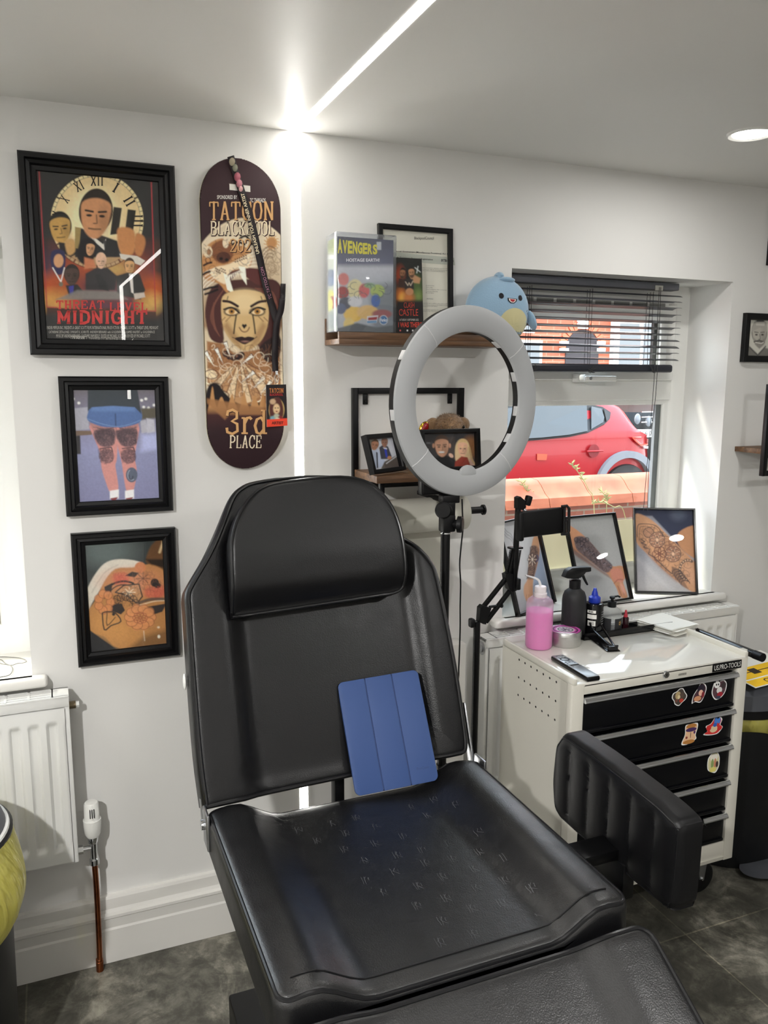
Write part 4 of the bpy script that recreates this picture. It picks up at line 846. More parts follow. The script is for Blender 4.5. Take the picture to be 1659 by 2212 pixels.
# ================================================================== SKATEBOARD
SKX0, SKX1 = PY(437, 640, -.036).x, PY(609, 680, -.036).x; SKZ0, SKZ1 = PY(531, 1013, -.03).z, PY(522, 340, -.03).z
sk = thing('skateboard_deck', 'wall mounted skateboard deck printed with a woman and tiger, award prize text', 'skateboard', ((SKX0+SKX1)/2, 0, SKZ0))
xc, hw, hh_ = (SKX0+SKX1)/2, (SKX1-SKX0)/2, SKZ1-SKZ0
def sky(z):  # distance off the wall along the board; nose and tail bend back
    s = (z-SKZ0)/hh_; k = max(0, (.17-s)/.17, (s-.83)/.17); return -(.040-.022*k*k)
def skw(z):  # half width
    s = min(z-SKZ0, SKZ1-z); R = .125
    return hw*(1 if s >= R else math.sqrt(max(0, 1-((R-s)/R)**2.1)))
def skp(u, v, e=0):
    z = SKZ1-hh_*v; w = skw(min(max(z, SKZ0+1e-5), SKZ1-1e-5)); return Vector((xc+(2*u-1)*hw, sky(z)-.003*0-e, z))
cor = [(SKX0, -.036, SKZ1), (SKX1, -.036, SKZ1), (SKX1, -.036, SKZ0), (SKX0, -.036, SKZ0)]
P = painter(136, 520, cor, 420, 320, 3.0708, (52, 34, 38))
TAN, BRN, CRM, BLK = (170, 122, 78), (88, 54, 42), (212, 196, 168), (26, 20, 22)
P.ell(330, 1180, 440, 715, CRM); P.ell(330, 1180, 425, 700, (200, 184, 156)); P.grad(560, (214, 200, 174), 1200, (150, 120, 90), mask=P.kell(330, 1180, 425, 700)*P.kpoly([(0, 560), (700, 560), (700, 1200), (0, 1200)], 40))
P.ell(510, 630, 36, 40, TAN); 
for k in range(14): a = math.radians(k*26); P.line([(510+30*math.cos(a), 630+34*math.sin(a)), (510+50*math.cos(a+.3), 630+54*math.sin(a+.3))], 7, (190, 150, 104))
P.poly([(480, 680), (545, 680), (560, 880), (470, 860)], (186, 168, 140), 6, .8)
for k in range(4): P.arc(500, 780, 30+k*14, 60+k*22, 5, (110, 84, 66), 190, 300)
# hair
P.poly([(70, 1060), (110, 930), (220, 880), (420, 870), (540, 880), (585, 980), (570, 1150), (545, 1290), (430, 1330), (360, 1150), (200, 1150), (190, 1290), (110, 1270), (80, 1180)], (70, 40, 38), 8, sm=4)
for k in range(7): P.line([(400+14*k, 930+8*k), (520+6*k, 960+18*k), (560-6*k, 1120+16*k)], 6, (120, 74, 62), 0, .8, 5); P.line([(200-12*k, 930+16*k), (130-4*k, 1040+16*k), (130+6*k, 1200+8*k)], 6, (112, 70, 58), 0, .8, 5)
# tiger
P.poly([(50, 720), (90, 640), (180, 600), (260, 640), (340, 660), (380, 740), (350, 800), (250, 830), (220, 960), (160, 900), (70, 870), (50, 800)], (178, 128, 82), 8, sm=4)
P.poly([(120, 640), (200, 610), (255, 680), (240, 740), (190, 770), (130, 740), (110, 690)], (120, 76, 50), 10, sm=4); P.ell(190, 725, 46, 36, (74, 44, 34)); P.ell(175, 735, 12, 10, BLK); P.ell(212, 742, 12, 10, BLK)
P.poly([(140, 790), (230, 770), (370, 700), (350, 800), (250, 810), (215, 900), (150, 880), (100, 830)], (222, 204, 172), 10, sm=3)
for k in range(12): P.ell(140+12*(k % 6)+4*(k//6), 800+18*(k//6)+6*(k % 3), 5, 5, BRN); P.ell(270+14*(k % 6), 740+16*(k//6)-5*(k % 6), 5, 5, BRN)
P.poly([(205, 900), (240, 820), (420, 800), (450, 900), (400, 900), (300, 830), (250, 870)], (84, 44, 42), 6, sm=3)
P.poly([(190, 830), (225, 850), (262, 970), (215, 940)], (236, 228, 210), 3); P.poly([(290, 785), (335, 790), (345, 910), (310, 860)], (236, 228, 210), 3)
for k in range(6): P.poly([(222+14*k, 845-6*k), (238+14*k, 838-6*k), (232+14*k, 880-6*k)], (232, 222, 204), 2)
for k in range(5): P.line([(130, 800+20*k), (60, 830+30*k), (30, 900+40*k)], 4, (240, 232, 216), 0, 1, 5); P.line([(350, 710+20*k), (420, 690+24*k), (460, 740+26*k)], 4, (240, 232, 216), 0, .8, 5)
for (a, c) in (((60, 780), (110, 760)), ((60, 940), (150, 920)), ((70, 970), (150, 940)), ((55, 840), (100, 820)), ((250, 640), (330, 640)), ((300, 600), (380, 640))): P.line([a, ((a[0]+c[0])/2, a[1]-14), c], 14, BLK, 0, 1, 4)
P.ell(88, 690, 30, 40, CRM); P.arc(88, 745, 16, 18, 5, BRN); P.ell(95, 690, 14, 20, (150, 110, 80)); P.ell(205, 630, 20, 34, CRM)
# face
P.poly([(175, 1050), (200, 970), (330, 940), (460, 970), (490, 1060), (480, 1190), (430, 1290), (335, 1345), (250, 1290), (190, 1190)], (196, 166, 118), 6, sm=4)
P.ell(330, 1020, 110, 70, (216, 192, 148), 0, 60, .9); P.poly([(185, 1180), (250, 1290), (320, 1340), (280, 1240), (215, 1150)], (140, 104, 70), 30, .7); P.poly([(480, 1180), (430, 1290), (360, 1340), (400, 1230), (450, 1150)], (146, 110, 74), 30, .7)
for e, cx_ in ((-1, 245), (1, 415)):
    P.ell(cx_, 1085, 52, 30, (50, 32, 30), 0, 10); P.ell(cx_, 1086, 42, 20, (214, 190, 148)); P.ell(cx_, 1084, 20, 20, (170, 122, 60)); P.ell(cx_, 1084, 9, 9, BLK)
    P.line([(cx_-e*-50, 1050), (cx_, 1062), (cx_-e*50, 1090)] if False else [(cx_-52, 1095 if e > 0 else 1070), (cx_, 1058), (cx_+52, 1070 if e > 0 else 1095)], 10, BLK, 0, 1, 5)
    P.line([(cx_-e*40, 1050), (cx_+e*10, 1022), (cx_+e*55, 1015)], 17, (44, 26, 26), 4, 1, 5); P.line([(cx_-e*30, 1110), (cx_-e*22, 1160), (cx_-e*14, 1230)], 10, BLK, 3, .9, 5)
    P.line([(cx_+e*30, 1005), (cx_+e*24, 985)], 5, BLK)
    for k in range(9): P.ell(cx_+e*(10+7*k), 1120+(k*37 % 30), 4, 4, (130, 94, 62))
P.poly([(328, 1200), (312, 1178), (318, 1166), (328, 1172), (340, 1166), (346, 1178)], BLK, 2); P.line([(296, 1190), (310, 1212), (330, 1220), (350, 1212), (362, 1190)], 8, (112, 76, 54), 4, .9, 4)
P.poly([(265, 1262), (310, 1250), (332, 1256), (356, 1250), (398, 1262), (360, 1290), (330, 1302), (300, 1290)], (40, 22, 24), 4, sm=3); P.line([(272, 1266), (332, 1272), (392, 1264)], 4, BLK); P.line([(250, 1255), (270, 1264)], 4, BLK); P.line([(395, 1264), (412, 1252)], 4, BLK); P.ell(335, 1283, 24, 6, (150, 110, 100), 0, 8, .8)
# collar, claws, ruff
P.poly([(80, 1280), (190, 1300), (260, 1360), (400, 1340), (470, 1330), (560, 1310), (575, 1700), (90, 1720)], (150, 106, 70), 10); P.poly([(430, 1320), (560, 1240), (560, 1380), (480, 1420)], (40, 28, 28), 10, sm=3)
for k in range(5): P.ell(205+26*k, 1365+22*k-5*k*k, 22, 22, (38, 24, 26)); P.ell(200+26*k, 1358+22*k-5*k*k, 7, 7, (130, 96, 80), 0, 6)
for k in range(9):
    a0, a1 = math.radians(20+k*16), math.radians(36+k*16); r1, r2 = 230+20*math.cos(k), 270
    P.poly([(300+30*math.cos(a0), 1420+20*math.sin(a0)), (300+r1*math.cos(a0), 1430+r2*math.sin(a0)), (300+r1*math.cos(a1), 1430+r2*math.sin(a1)), (300+30*math.cos(a1), 1420+20*math.sin(a1))], (212, 188, 152) if k % 2 else (176, 134, 94), 6)
    P.line([(300+30*math.cos(a0), 1420), (300+r1*math.cos(a0), 1430+r2*math.sin(a0))], 4, BRN); P.arc(300+(r1-6)*math.cos((a0+a1)/2), 1430+(r2-8)*math.sin((a0+a1)/2), 34, 26, 7, (236, 224, 200), math.degrees(a0)-70, math.degrees(a1)+70)
for (x, y) in ((110, 1500), (140, 1590), (180, 1640)): P.ell(x, y, 46, 30, (224, 206, 172), 40, 6); P.arc(x, y, 46, 30, 6, BRN)
for (x, y, a) in ((100, 1400, 60), (165, 1380, 65), (220, 1340, 70), (340, 1410, 140), (350, 1520, 140), (420, 1560, 135), (470, 1590, 130)):
    c, s_ = math.cos(math.radians(a)), math.sin(math.radians(a)); P.poly([(x-60*c-16*s_, y-60*s_+16*c), (x-60*c+16*s_, y-60*s_-16*c), (x+60*c, y+60*s_)], (80, 52, 44), 3); P.poly([(x-54*c-11*s_, y-54*s_+11*c), (x-54*c+11*s_, y-54*s_-11*c), (x+56*c, y+56*s_)], (238, 232, 218), 3)
P.tattoo([(80, 1300), (580, 1300), (580, 1640), (90, 1660)], (110, 72, 50), 90, 60, 4, 11, .8); P.tattoo([(80, 1300), (580, 1300), (580, 1640), (90, 1660)], (236, 222, 196), 40, 44, 4, 12, .8); P.tattoo([(60, 620), (250, 600), (380, 700), (340, 820), (120, 900), (50, 860)], (84, 54, 40), 46, 40, 4, 13, .7); P.tattoo([(440, 640), (570, 660), (580, 880), (450, 870)], (120, 92, 70), 40, 40, 4, 14, .8)
P.poly([(80, 1600), (150, 1560), (200, 1620), (300, 1700), (470, 1680), (590, 1640), (600, 1900), (80, 1900)], BLK, 12, sm=3)
for (x, h_) in ((120, 190), (180, 120), (250, 140), (330, 160), (400, 130), (455, 150)): P.poly([(x-34, 1770), (x-20, 1680), (x-2, 1770-h_), (x+14, 1680), (x+40, 1770)], (176, 130, 84), 6, sm=4)
P.grad(1730, (66, 34, 34), 1880, (46, 30, 34), mask=P.kpoly([(50, 1740), (640, 1740), (640, 2200), (50, 2200)], 60)); P.poly([(80, 1690), (200, 1800), (230, 1770), (560, 1770), (560, 1740), (80, 1660)], (150, 106, 68), 14, .8)
P.line([(234, 237), (370, 252)], 1, CRM)
b = MB()
keep = lambda u, v: abs(2*u-1)*hw <= skw(SKZ1-hh_*v)-.0016
P.to(b, skp, keep); o = overlay(P, skp); inv = lambda x, y: o(x, -y)
C1, C2, C3 = ink((196, 152, 102)), ink((220, 206, 180)), ink((64, 40, 36))
def shadowed(w, a, c, y1, y0, k): slab(b, w, a+5, c+5, -y1-5, -y0-5, lambda x, y: o(x, -y)+Vector((0, .0006, 0)), C3, .26); slab(b, w, a, c, -y1, -y0, lambda x, y: o(x, -y)-Vector((0, .0008, 0)), k, .21)
shadowed('TATCON', 95, 522, 480, 356, C1); shadowed('BLACKPOOL', 103, 524, 580, 487, C2); shadowed('202', 232, 372, 690, 605, C1); shadowed('3rd', 205, 482, 1895, 1735, C1); shadowed('PLACE', 232, 445, 1990, 1905, C2)
put_text(b, 'SPONSORED BY', 148, 282, -340, -314, inv, ink((200, 196, 190)), .02); put_text(b, 'TC THREADS', 366, 470, -362, -334, inv, ink((200, 196, 190)), .02)
b.add([inv(*p) for p in ((232, -237), (370, -250), (370, -292), (232, -278))], [(3, 2, 1, 0)], PRINT, False, None, ink((206, 202, 194)))
b.build('printed_face', sk)
# the ply edge and back
b = MB(); vs = []; N = 60
for i in range(N+1):
    z = SKZ0+hh_*(1-math.cos(PI*i/N))/2; w = skw(z); y = sky(z)
    vs += [(xc-w, y+.001, z), (xc-w, y+.011, z), (xc+w, y+.011, z), (xc+w, y+.001, z)]
b.add(vs, [(4*i+k, 4*i+(k+1) % 4, 4*i+4+(k+1) % 4, 4*i+4+k) for i in range(N) for k in (0, 1, 2)], mat('maple_ply', (208, 196, 172), .5), True)
for z in (SKZ0+.18, SKZ1-.18): b.box((xc-.02, -.03, z-.03), (xc+.02, .003, z+.03), M_BLKP)
b.build('ply_edge', sk)
# ================================================================== LANYARD AND PASS
def sp(x, y, Y=-.047): return PY(420+x/3.0708, 320+y/3.0708, Y)
ly = thing('lanyard', 'black event lanyard with an artist pass hanging over the skateboard', 'lanyard', tuple(sp(420, 700, -.046)))
M_STRAP = mat('lanyard_ribbon', (30, 22, 26), .6)
def strap(pts, wd, name, y0=-.046):
    pts = spline([(p[0], p[1], 0) for p in pts], 8); b = MB(); vs = []
    for i, p in enumerate(pts):
        a, c = pts[max(0, i-1)], pts[min(len(pts)-1, i+1)]; t_ = (c-a).normalized(); n_ = Vector((-t_.y, t_.x, 0))*wd/2; z_ = sp(p.x, p.y).z
        yy = min(sky(min(max(z_, SKZ0), SKZ1))-.004, y0)-.002*math.sin(i*.5)
        vs += [sp(p.x+n_.x, p.y+n_.y, yy), sp(p.x-n_.x, p.y-n_.y, yy)]
    b.add(vs, [(2*i, 2*i+1, 2*i+3, 2*i+2) for i in range(len(pts)-1)], M_STRAP, True); return b, pts
b, _ = strap([(240, 55), (272, 160), (312, 285), (375, 480), (430, 720), (470, 900), (515, 1050), (545, 1150)], 46, 's', -.030)
so_ = lambda x, y: sp(x, y, min(sky(min(max(sp(x, y).z, SKZ0), SKZ1))-.0075, -.034))
def along(p0, p1): 
    d = Vector((p1[0]-p0[0], p1[1]-p0[1])); L = d.length; d /= L; n_ = Vector((-d.y, d.x)); return (lambda x, y: so_(p0[0]+d.x*x-n_.x*y*-1*-1, p0[1]+d.y*x-n_.y*y)), L
f1, L1 = along((422, 700), (318, 300)); put_text(b, 'UNLEASH YOUR INNER ARTIST', 0, L1, -11, 11, f1, ink((214, 200, 170)), .015)
f2, L2 = along((505, 1000), (445, 790)); put_text(b, 'TC TATTOO CON', 0, L2, -10, 10, f2, ink((150, 104, 124)), .015)
for (p, r_, c) in (((250, 90), 20, (150, 140, 120)), ((270, 130), 18, (120, 120, 104)), ((285, 190), 22, (150, 84, 96)), ((298, 235), 20, (168, 110, 120)), ((308, 270), 14, (196, 150, 150))):
    b.add([so_(p[0]+r_*math.cos(k*.63), p[1]+r_*1.4*math.sin(k*.63)) for k in range(10)], [tuple(range(10))[::-1]], PRINT, False, None, ink(c))
b.build('strap', ly, solidify=.0012)
b, _ = strap([(582, 1000), (572, 1080), (545, 1160), (535, 1300), (533, 1380), (537, 1480)], 40, 's', -.050)
f3, L3 = along((535, 1490), (522, 1360)); put_text(b, 'THREADS', 0, L3, -9, 9, f3, ink((150, 104, 124)), .015); b.build('strap', ly, solidify=.0012)
b, _ = strap([(588, 900), (586, 960), (582, 1010), (560, 1110)], 34, 's', -.040); b.build('strap', ly, solidify=.0012)
b = MB(); b.cyl(sp(543, 1478, -.053), sp(545, 1500, -.053), .0035, M_CHROME, 10); b.tube([sp(545+13*math.cos(k*.6), 1528+28*math.sin(k*.6), -.053) for k in range(11)], .0012, M_CHROME, 6); b.build('metal_clip', ly)
pq = [(474, 1570), (608, 1567), (617, 1840), (481, 1850)]; cor = [sp(*p, -.056) for p in pq]
P = Paint(44, 84, pq, (34, 28, 30)); P.ell(545, 1735, 52, 80, (190, 160, 100)); P.poly([(500, 1690), (560, 1650), (590, 1720), (580, 1790), (510, 1800)], (80, 44, 40), 8, sm=3); P.ell(545, 1728, 22, 34, (206, 176, 136), 0, 8); P.ell(537, 1722, 5, 3, BLK); P.ell(555, 1722, 5, 3, BLK); P.ell(546, 1745, 7, 4, (120, 40, 40)); P.ell(520, 1680, 20, 18, (180, 150, 120), 0, 8)
for (x, y, c) in ((520, 1790, (110, 150, 160)), (545, 1775, (170, 170, 150)), (570, 1790, (120, 40, 40)), (550, 1800, (200, 196, 170))): P.ell(x, y, 18, 14, c, 0, 8)
P.poly([(470, 1800), (620, 1790), (620, 1860), (470, 1860)], (214, 66, 44))
def pm(u, v): a = cor[0].lerp(cor[1], u); c = cor[3].lerp(cor[2], u); return a.lerp(c, v)
b = MB(); P.to(b, pm); o = overlay(P, pm, e=.0008); inv = lambda x, y: o(x, -y)
slab(b, 'TATCON', 497, 590, -1622, -1592, inv, ink((206, 130, 70)), .2); put_text(b, 'BLACKPOOL', 500, 588, -1642, -1626, inv, ink((150, 40, 40)), .03); put_text(b, 'ARTIST', 512, 590, -1832, -1812, inv, ink((60, 26, 24)), .03)
V = [c+Vector((0, .0006, 0)) for c in cor]; b.add(V+[v+Vector((0, .0014, 0)) for v in V], [(3, 2, 1, 0), (4, 5, 6, 7), (0, 1, 5, 4), (1, 2, 6, 5), (2, 3, 7, 6), (3, 0, 4, 7)], M_PAPER); b.build('artist_pass', ly)
# ================================================================== UPPER PICTURE LEDGE
sh = thing('picture_ledge', 'walnut picture ledge shelf beside the window holding the boxed collectible', 'shelf', (.97, 0, 1.712))
SX0, SX1, SZ = .718, 1.222, 1.725
b = MB(); b.box((SX0, -.122, SZ-.014), (SX1, -.0005, SZ), M_WOOD, .001); b.build('base_board', sh)
b = MB(); b.box((SX0, -.0125, SZ), (SX1, -.0005, SZ+.058), M_WOOD, .001); b.build('back_board', sh)
b = MB(); b.box((SX0, -.122, SZ), (SX1, -.111, SZ+.018), M_WOOD, .001); b.build('front_lip', sh)
# framed certificate leaning at the back
t, mf, cor = picture('certificate_frame', 'thin black framed council registration certificate standing on the ledge', .872, 1.103, SZ, SZ+.321, .014, .014, tilt=-.05, y=-.020, prof=[(0, -.001), (0, -.013), (.002, -.014), (.012, -.014), (.014, -.011), (.014, -.001)])
P = Paint(8, 8, [((p[0]-690)*5.184, (p[1]-470)*5.184) for p in map(proj, cor)], (198, 196, 184))
b = MB(); P.to(b, mf); o = overlay(P, mf, e=.0006); inv = lambda x, y: o(x, -y); K = ink((52, 52, 54)); K2 = ink((96, 96, 96))
put_text(b, 'BlackpoolCouncil', 1062, 1280, -256, -214, inv, K)
b.add([inv(*p) for p in ((700, -375), (1508, -450), (1518, -535), (700, -470))], [(3, 2, 1, 0)], PRINT, False, None, ink((166, 170, 160)))
def tl(tx, x0, y0, x1, y1, h, c=K, bold=0):
    f = rotmap(lambda X, Y: o(X, Y)+Vector((0, -.0005, 0)), x0, y0, math.degrees(math.atan2(y1-y0, x1-x0))); put_text(b, tx, 0, math.hypot(x1-x0, y1-y0), 0, h, lambda X, Y: f(X, -Y), c, bold, None, 1)
tl('Local Government (Miscellaneous Provisions) Act 1982', 860, 390, 1475, 425, 24, K, .02); tl('Body Treatment Personal Registration', 830, 458, 1268, 486, 24, K, .02); tl('BTR0518', 1362, 495, 1500, 505, 32, K, .03)
for (tx, x0, y0, x1, y1) in (('Blackpool Council for registration under Part VIII of the', 1140, 568, 1470, 585), ('accordance the 1982, the said Council hereby register the', 1140, 586, 1472, 603), ('in the position or business described above', 1140, 600, 1405, 615), ('Acupuncture', 1190, 768, 1285, 772), ('Tattooing', 1190, 788, 1262, 792), ('Semi Permanent Skin Colouring', 1190, 810, 1420, 820), ('Cosmetic Piercing', 1190, 832, 1322, 836), ('Electrolysis', 1190, 850, 1278, 854), ('04/07/2022', 1196, 916, 1272, 918), ('required by law to exhibit a copy of this certificate', 1150, 966, 1450, 975), ('where the use carries on the activity or business', 1150, 984, 1452, 992), ('failing to do so is an offence', 1150, 1000, 1322, 1004), ('Please note this registration does not expire', 1150, 1040, 1400, 1046), ('without a copy of the above conditions', 1150, 1056, 1390, 1060)): tl(tx, x0, y0, x1, y1, 14, K2)
b.build('certificate', t)
# boxed collectible in a clear protector
bx = thing('boxed_collectible', 'boxed comic style collectible in a clear plastic protector on the left of the ledge', 'box', (.80, -.062, SZ))
BX0, BX1, BY0, BY1, BZ0, BZ1 = .712, .882, -.125+.002, -.035, SZ, SZ+.272
cq = [Vector((BX0+.004, BY0+.004, BZ1-.012)), Vector((BX1-.008, BY0+.004, BZ1-.012)), Vector((BX1-.008, BY0+.004, BZ0+.019)), Vector((BX0+.004, BY0+.004, BZ0+.019))]
BZ0 = SZ+.0185
bx.location.z = BZ0-.0185; ROOTM[bx.name] = Matrix.Translation(bx.location)
P = painter(112, 176, cq, 690, 470, 5.184, (186, 188, 192))
P.grad(150, (52, 56, 74), 520, (96, 98, 118)); P.grad(520, (190, 190, 196), 760, (164, 168, 176), mask=P.kpoly([(0, 540), (1000, 540), (1000, 1500), (0, 1500)], 60)); P.poly([(560, 760), (1000, 720), (1000, 1400), (600, 1400)], (104, 110, 116), 80, .8)
for (x, y, rx, ry, c) in ((270, 690, 60, 70, (196, 120, 116)), (400, 800, 90, 110, (206, 196, 150)), (500, 820, 60, 80, (190, 96, 96)), (650, 820, 80, 70, (160, 176, 96)), (260, 840, 70, 70, (150, 60, 60)), (380, 1080, 110, 90, (214, 176, 84)), (540, 1060, 120, 80, (206, 170, 110)), (630, 930, 50, 70, (64, 96, 160)), (290, 960, 70, 70, (74, 76, 90)), (400, 940, 80, 60, (196, 196, 200)), (700, 1080, 110, 50, (150, 90, 90)), (330, 1200, 60, 80, (210, 184, 110)), (560, 760, 60, 30, (130, 160, 120)), (240, 1020, 60, 60, (84, 92, 120))): P.ell(x, y, rx, ry, c, 0, 16)
for k in range(12): P.arc(260+45*k, 830+70*math.sin(k*1.7), 50, 40, 6, (90, 92, 98), 30*k, 30*k+200)
P.poly([(200, 1240), (420, 1180), (640, 1230), (860, 1200), (860, 1300), (200, 1300)], (84, 88, 92), 20); P.poly([(535, 1105), (660, 1095), (640, 1180), (530, 1185)], (206, 206, 210)); P.poly([(545, 1120), (650, 1110), (642, 1145), (545, 1150)], (150, 46, 50)); P.poly([(535, 1158), (640, 1152), (640, 1180), (532, 1182)], (96, 140, 180))
P.ell(718, 1147, 48, 54, (206, 210, 214)); P.ell(718, 1147, 42, 48, (70, 112, 160)); P.poly([(640, 272), (692, 272), (692, 362), (640, 362)], (176, 180, 184)); P.noise(.1, 3, 3)
b = MB(); a_, c_, d_, e_ = cq; pm = lambda u, v: a_.lerp(c_, u).lerp(e_.lerp(d_, u), v); P.to(b, pm); o = overlay(P, pm, e=.0006); inv = lambda x, y: o(x, -y)
YL = ink((206, 196, 64))
for i, ch in enumerate('AVENGERS'): w_ = 56; x_ = 204+i*56; put_text(b, ch, x_, x_+52, -(400+i*2), -(245+i*8 if i else 240), inv, YL, .05)
put_text(b, 'HOSTAGE EARTH!', 300, 672, -495, -458, inv, ink((214, 214, 218)), .03); put_text(b, 'Funko', 682, 755, -1165, -1128, inv, ink((230, 230, 230)), .02)
b.build('front_print', bx)
b = MB(); b.box((BX0+.004, BY0+.005, BZ0+.002), (BX1-.008, BY1-.003, BZ1-.012), mat('box_card', (128, 136, 150), .6)); b.build('card_box', bx)
sp_ = [Vector((BX0+.003, BY1-.006, BZ1-.014)), Vector((BX0+.003, BY0+.006, BZ1-.014)), Vector((BX0+.003, BY0+.006, BZ0+.004)), Vector((BX0+.003, BY1-.006, BZ0+.004))]
P = painter(30, 110, sp_, 690, 470, 5.184, (166, 172, 160)); P.ell(125, 640, 60, 60, (80, 96, 120), 0, 10); P.ell(120, 720, 50, 50, (90, 110, 140), 0, 10); P.ell(125, 880, 40, 70, (190, 190, 90), 0, 14); P.ell(150, 950, 60, 70, (140, 50, 50), 0, 14); P.ell(110, 970, 40, 80, (200, 200, 110), 0, 10); P.poly([(70, 420), (190, 420), (190, 465), (70, 465)], (206, 206, 204)); P.poly([(80, 190), (180, 190), (180, 400), (80, 400)], (150, 160, 110), 20); P.ell(120, 300, 40, 60, (120, 130, 80), 0, 20); P.ell(140, 1150, 70, 100, (130, 140, 140), 0, 30)
b = MB(); f_, g_, h_2, i_ = sp_; P.to(b, lambda u, v: f_.lerp(g_, u).lerp(i_.lerp(h_2, u), v)); b.build('side_print', bx)
b = MB(); MP = glassmat('clear_plastic', (244, 246, 248), 1.6, .03, .10, (230, 232, 236)); b.box((BX0, BY0, BZ0-.0003), (BX1, BY1, BZ1), MP, .002)
b.build('clear_protector', bx)
# commemorative ticket leaning in front of the certificate
tk = thing('event_ticket', 'tall black glossy souvenir ticket leaning between the box and the certificate', 'ticket', (.945, -.07, SZ), (-.09, 0, 0))
q0 = PY(855, 560, -.052); q1 = PY(913, 742, -.062)
M4 = W(tk); lx0, lx1, lz = q0.x-.945-.02, q1.x-.945-.0, .228
cq = [M4 @ Vector(p) for p in ((lx0, 0, lz), (lx1, 0, lz-.002), (lx1, 0, .001), (lx0, 0, .001))]
P = painter(60, 150, cq, 690, 470, 5.184, (30, 32, 30))
for (x, y, rx, ry, c) in ((900, 640, 50, 90, (150, 60, 34)), (910, 880, 50, 90, (196, 110, 44)), (930, 900, 30, 40, (226, 180, 80)), (1090, 800, 60, 160, (70, 90, 50)), (1110, 880, 40, 60, (110, 130, 70)), (1000, 900, 60, 60, (180, 110, 60))): P.ell(x, y, rx, ry, c, 0, 60)
P.poly([(1000, 640), (1060, 640), (1135, 680), (1120, 740), (1050, 730)], (170, 130, 96), 14); P.poly([(890, 680), (980, 690), (960, 790), (880, 780)], (60, 40, 34), 16); P.face(930, 630, 60, 110, (150, 104, 74), (26, 22, 20), 6, (34, 28, 24)); P.face(1032, 620, 64, 110, (176, 130, 96), (30, 26, 22), -6, (38, 30, 26))
P.poly([(950, 690), (1050, 690), (1060, 800), (960, 800)], (42, 38, 40), 6); P.line([(965, 720), (990, 760), (1005, 730), (1022, 762), (1048, 712)], 9, (186, 170, 150)); P.ell(1010, 830, 44, 40, (176, 126, 92), 0, 10)
P.line([(1070, 560), (1130, 610)], 8, (206, 210, 210)); P.line([(1105, 545), (1090, 620)], 8, (206, 210, 210)); P.poly([(860, 930), (1170, 930), (1170, 1300), (860, 1300)], (26, 22, 24), 40)
b = MB(); a_, c_, d_, e_ = cq; pm = lambda u, v: a_.lerp(c_, u).lerp(e_.lerp(d_, u), v); P.to(b, pm); o = overlay(P, pm, e=.0006); inv = lambda x, y: o(x, -y); RD = ink((176, 58, 44))
put_text(b, 'CLASH', 945, 1062, -1010, -950, inv, RD); put_text(b, 'AT THE', 918, 945, -1060, -1035, inv, ink((160, 30, 30)), .02); put_text(b, 'CASTLE', 890, 1105, -1100, -1025, inv, RD, .0); put_text(b, 'SATURDAY 3 SEPTEMBER 2022', 895, 1110, -1156, -1134, inv, ink((190, 186, 180))); put_text(b, 'I WAS THERE', 882, 1148, -1230, -1172, inv, ink((190, 60, 46)), .02)
for x in (905, 985, 1045): b.add([inv(x-9, -1275), inv(x+9, -1275), inv(x+9, -1255), inv(x-9, -1255)], [(0, 1, 2, 3)], PRINT, False, None, ink((190, 80, 80) if x < 950 else (200, 200, 200)))
b.add([M4 @ Vector(p) for p in ((lx0, .0008, 0), (lx1, .0008, 0), (lx1, .0008, lz), (lx0, .0008, lz))]+[M4 @ Vector(p) for p in ((lx0, .003, 0), (lx1, .003, 0), (lx1, .003, lz), (lx0, .003, lz))], [(0, 3, 2, 1), (0, 1, 5, 4), (1, 2, 6, 5), (2, 3, 7, 6), (3, 0, 4, 7), (4, 5, 6, 7)], M_BLKG); b.build('ticket_card', tk)
b = MB(); b.add([M4 @ Vector(p) for p in ((lx0, -.0012, 0), (lx1, -.0012, 0), (lx1, -.0012, lz), (lx0, -.0012, lz))], [(0, 1, 2, 3)], M_PGLASS); b.build('gloss_cover', tk)
# plush shark
M_PL = mat('blue_plush', (146, 178, 204), .9, sheen=.5); add_bump(M_PL, 260, .25, .003); M_PL2 = mat('cream_plush', (206, 198, 150), .9, sheen=.5); M_FELT = mat('black_embroidery', (20, 20, 28), .7)
scx = PY(1075, 640, -.08).x-.003; R_ = Vector((.096, .062, .100)); CZ = .092
pk = thing('plush_shark', 'round pale blue plush shark toy smiling at the right end of the ledge', 'plush toy', (scx, -.072, SZ), (0, .06, -.15))
TM = W(pk)
def pbody(d):
    k = 1+.08*max(0, -d.z)-.03*max(0, d.z)**3; k += .012*math.sin(5*math.atan2(d.y, d.x))*max(0, d.z)**2
    return k*(1 if d.z > -.6 else .6/abs(d.z)*1.0)*1.0
b = MB(); b.blob((0, 0, CZ), R_, M_PL, 48, TM, pbody); body = b.build('body', pk)
def onb(x, z, e=.001):
    # front surface of the body at local x, z
    lo, hi = 0., 1.3
    y = 0
    for k in range(60):
        yy = -R_.y*1.25*(1-k/60); d = Vector((x/R_.x, yy/R_.y, (z-CZ)/R_.z)); L = d.length; dn = d/L
        if L <= pbody(dn): y = yy; break
    return Vector((x, y-e, z))
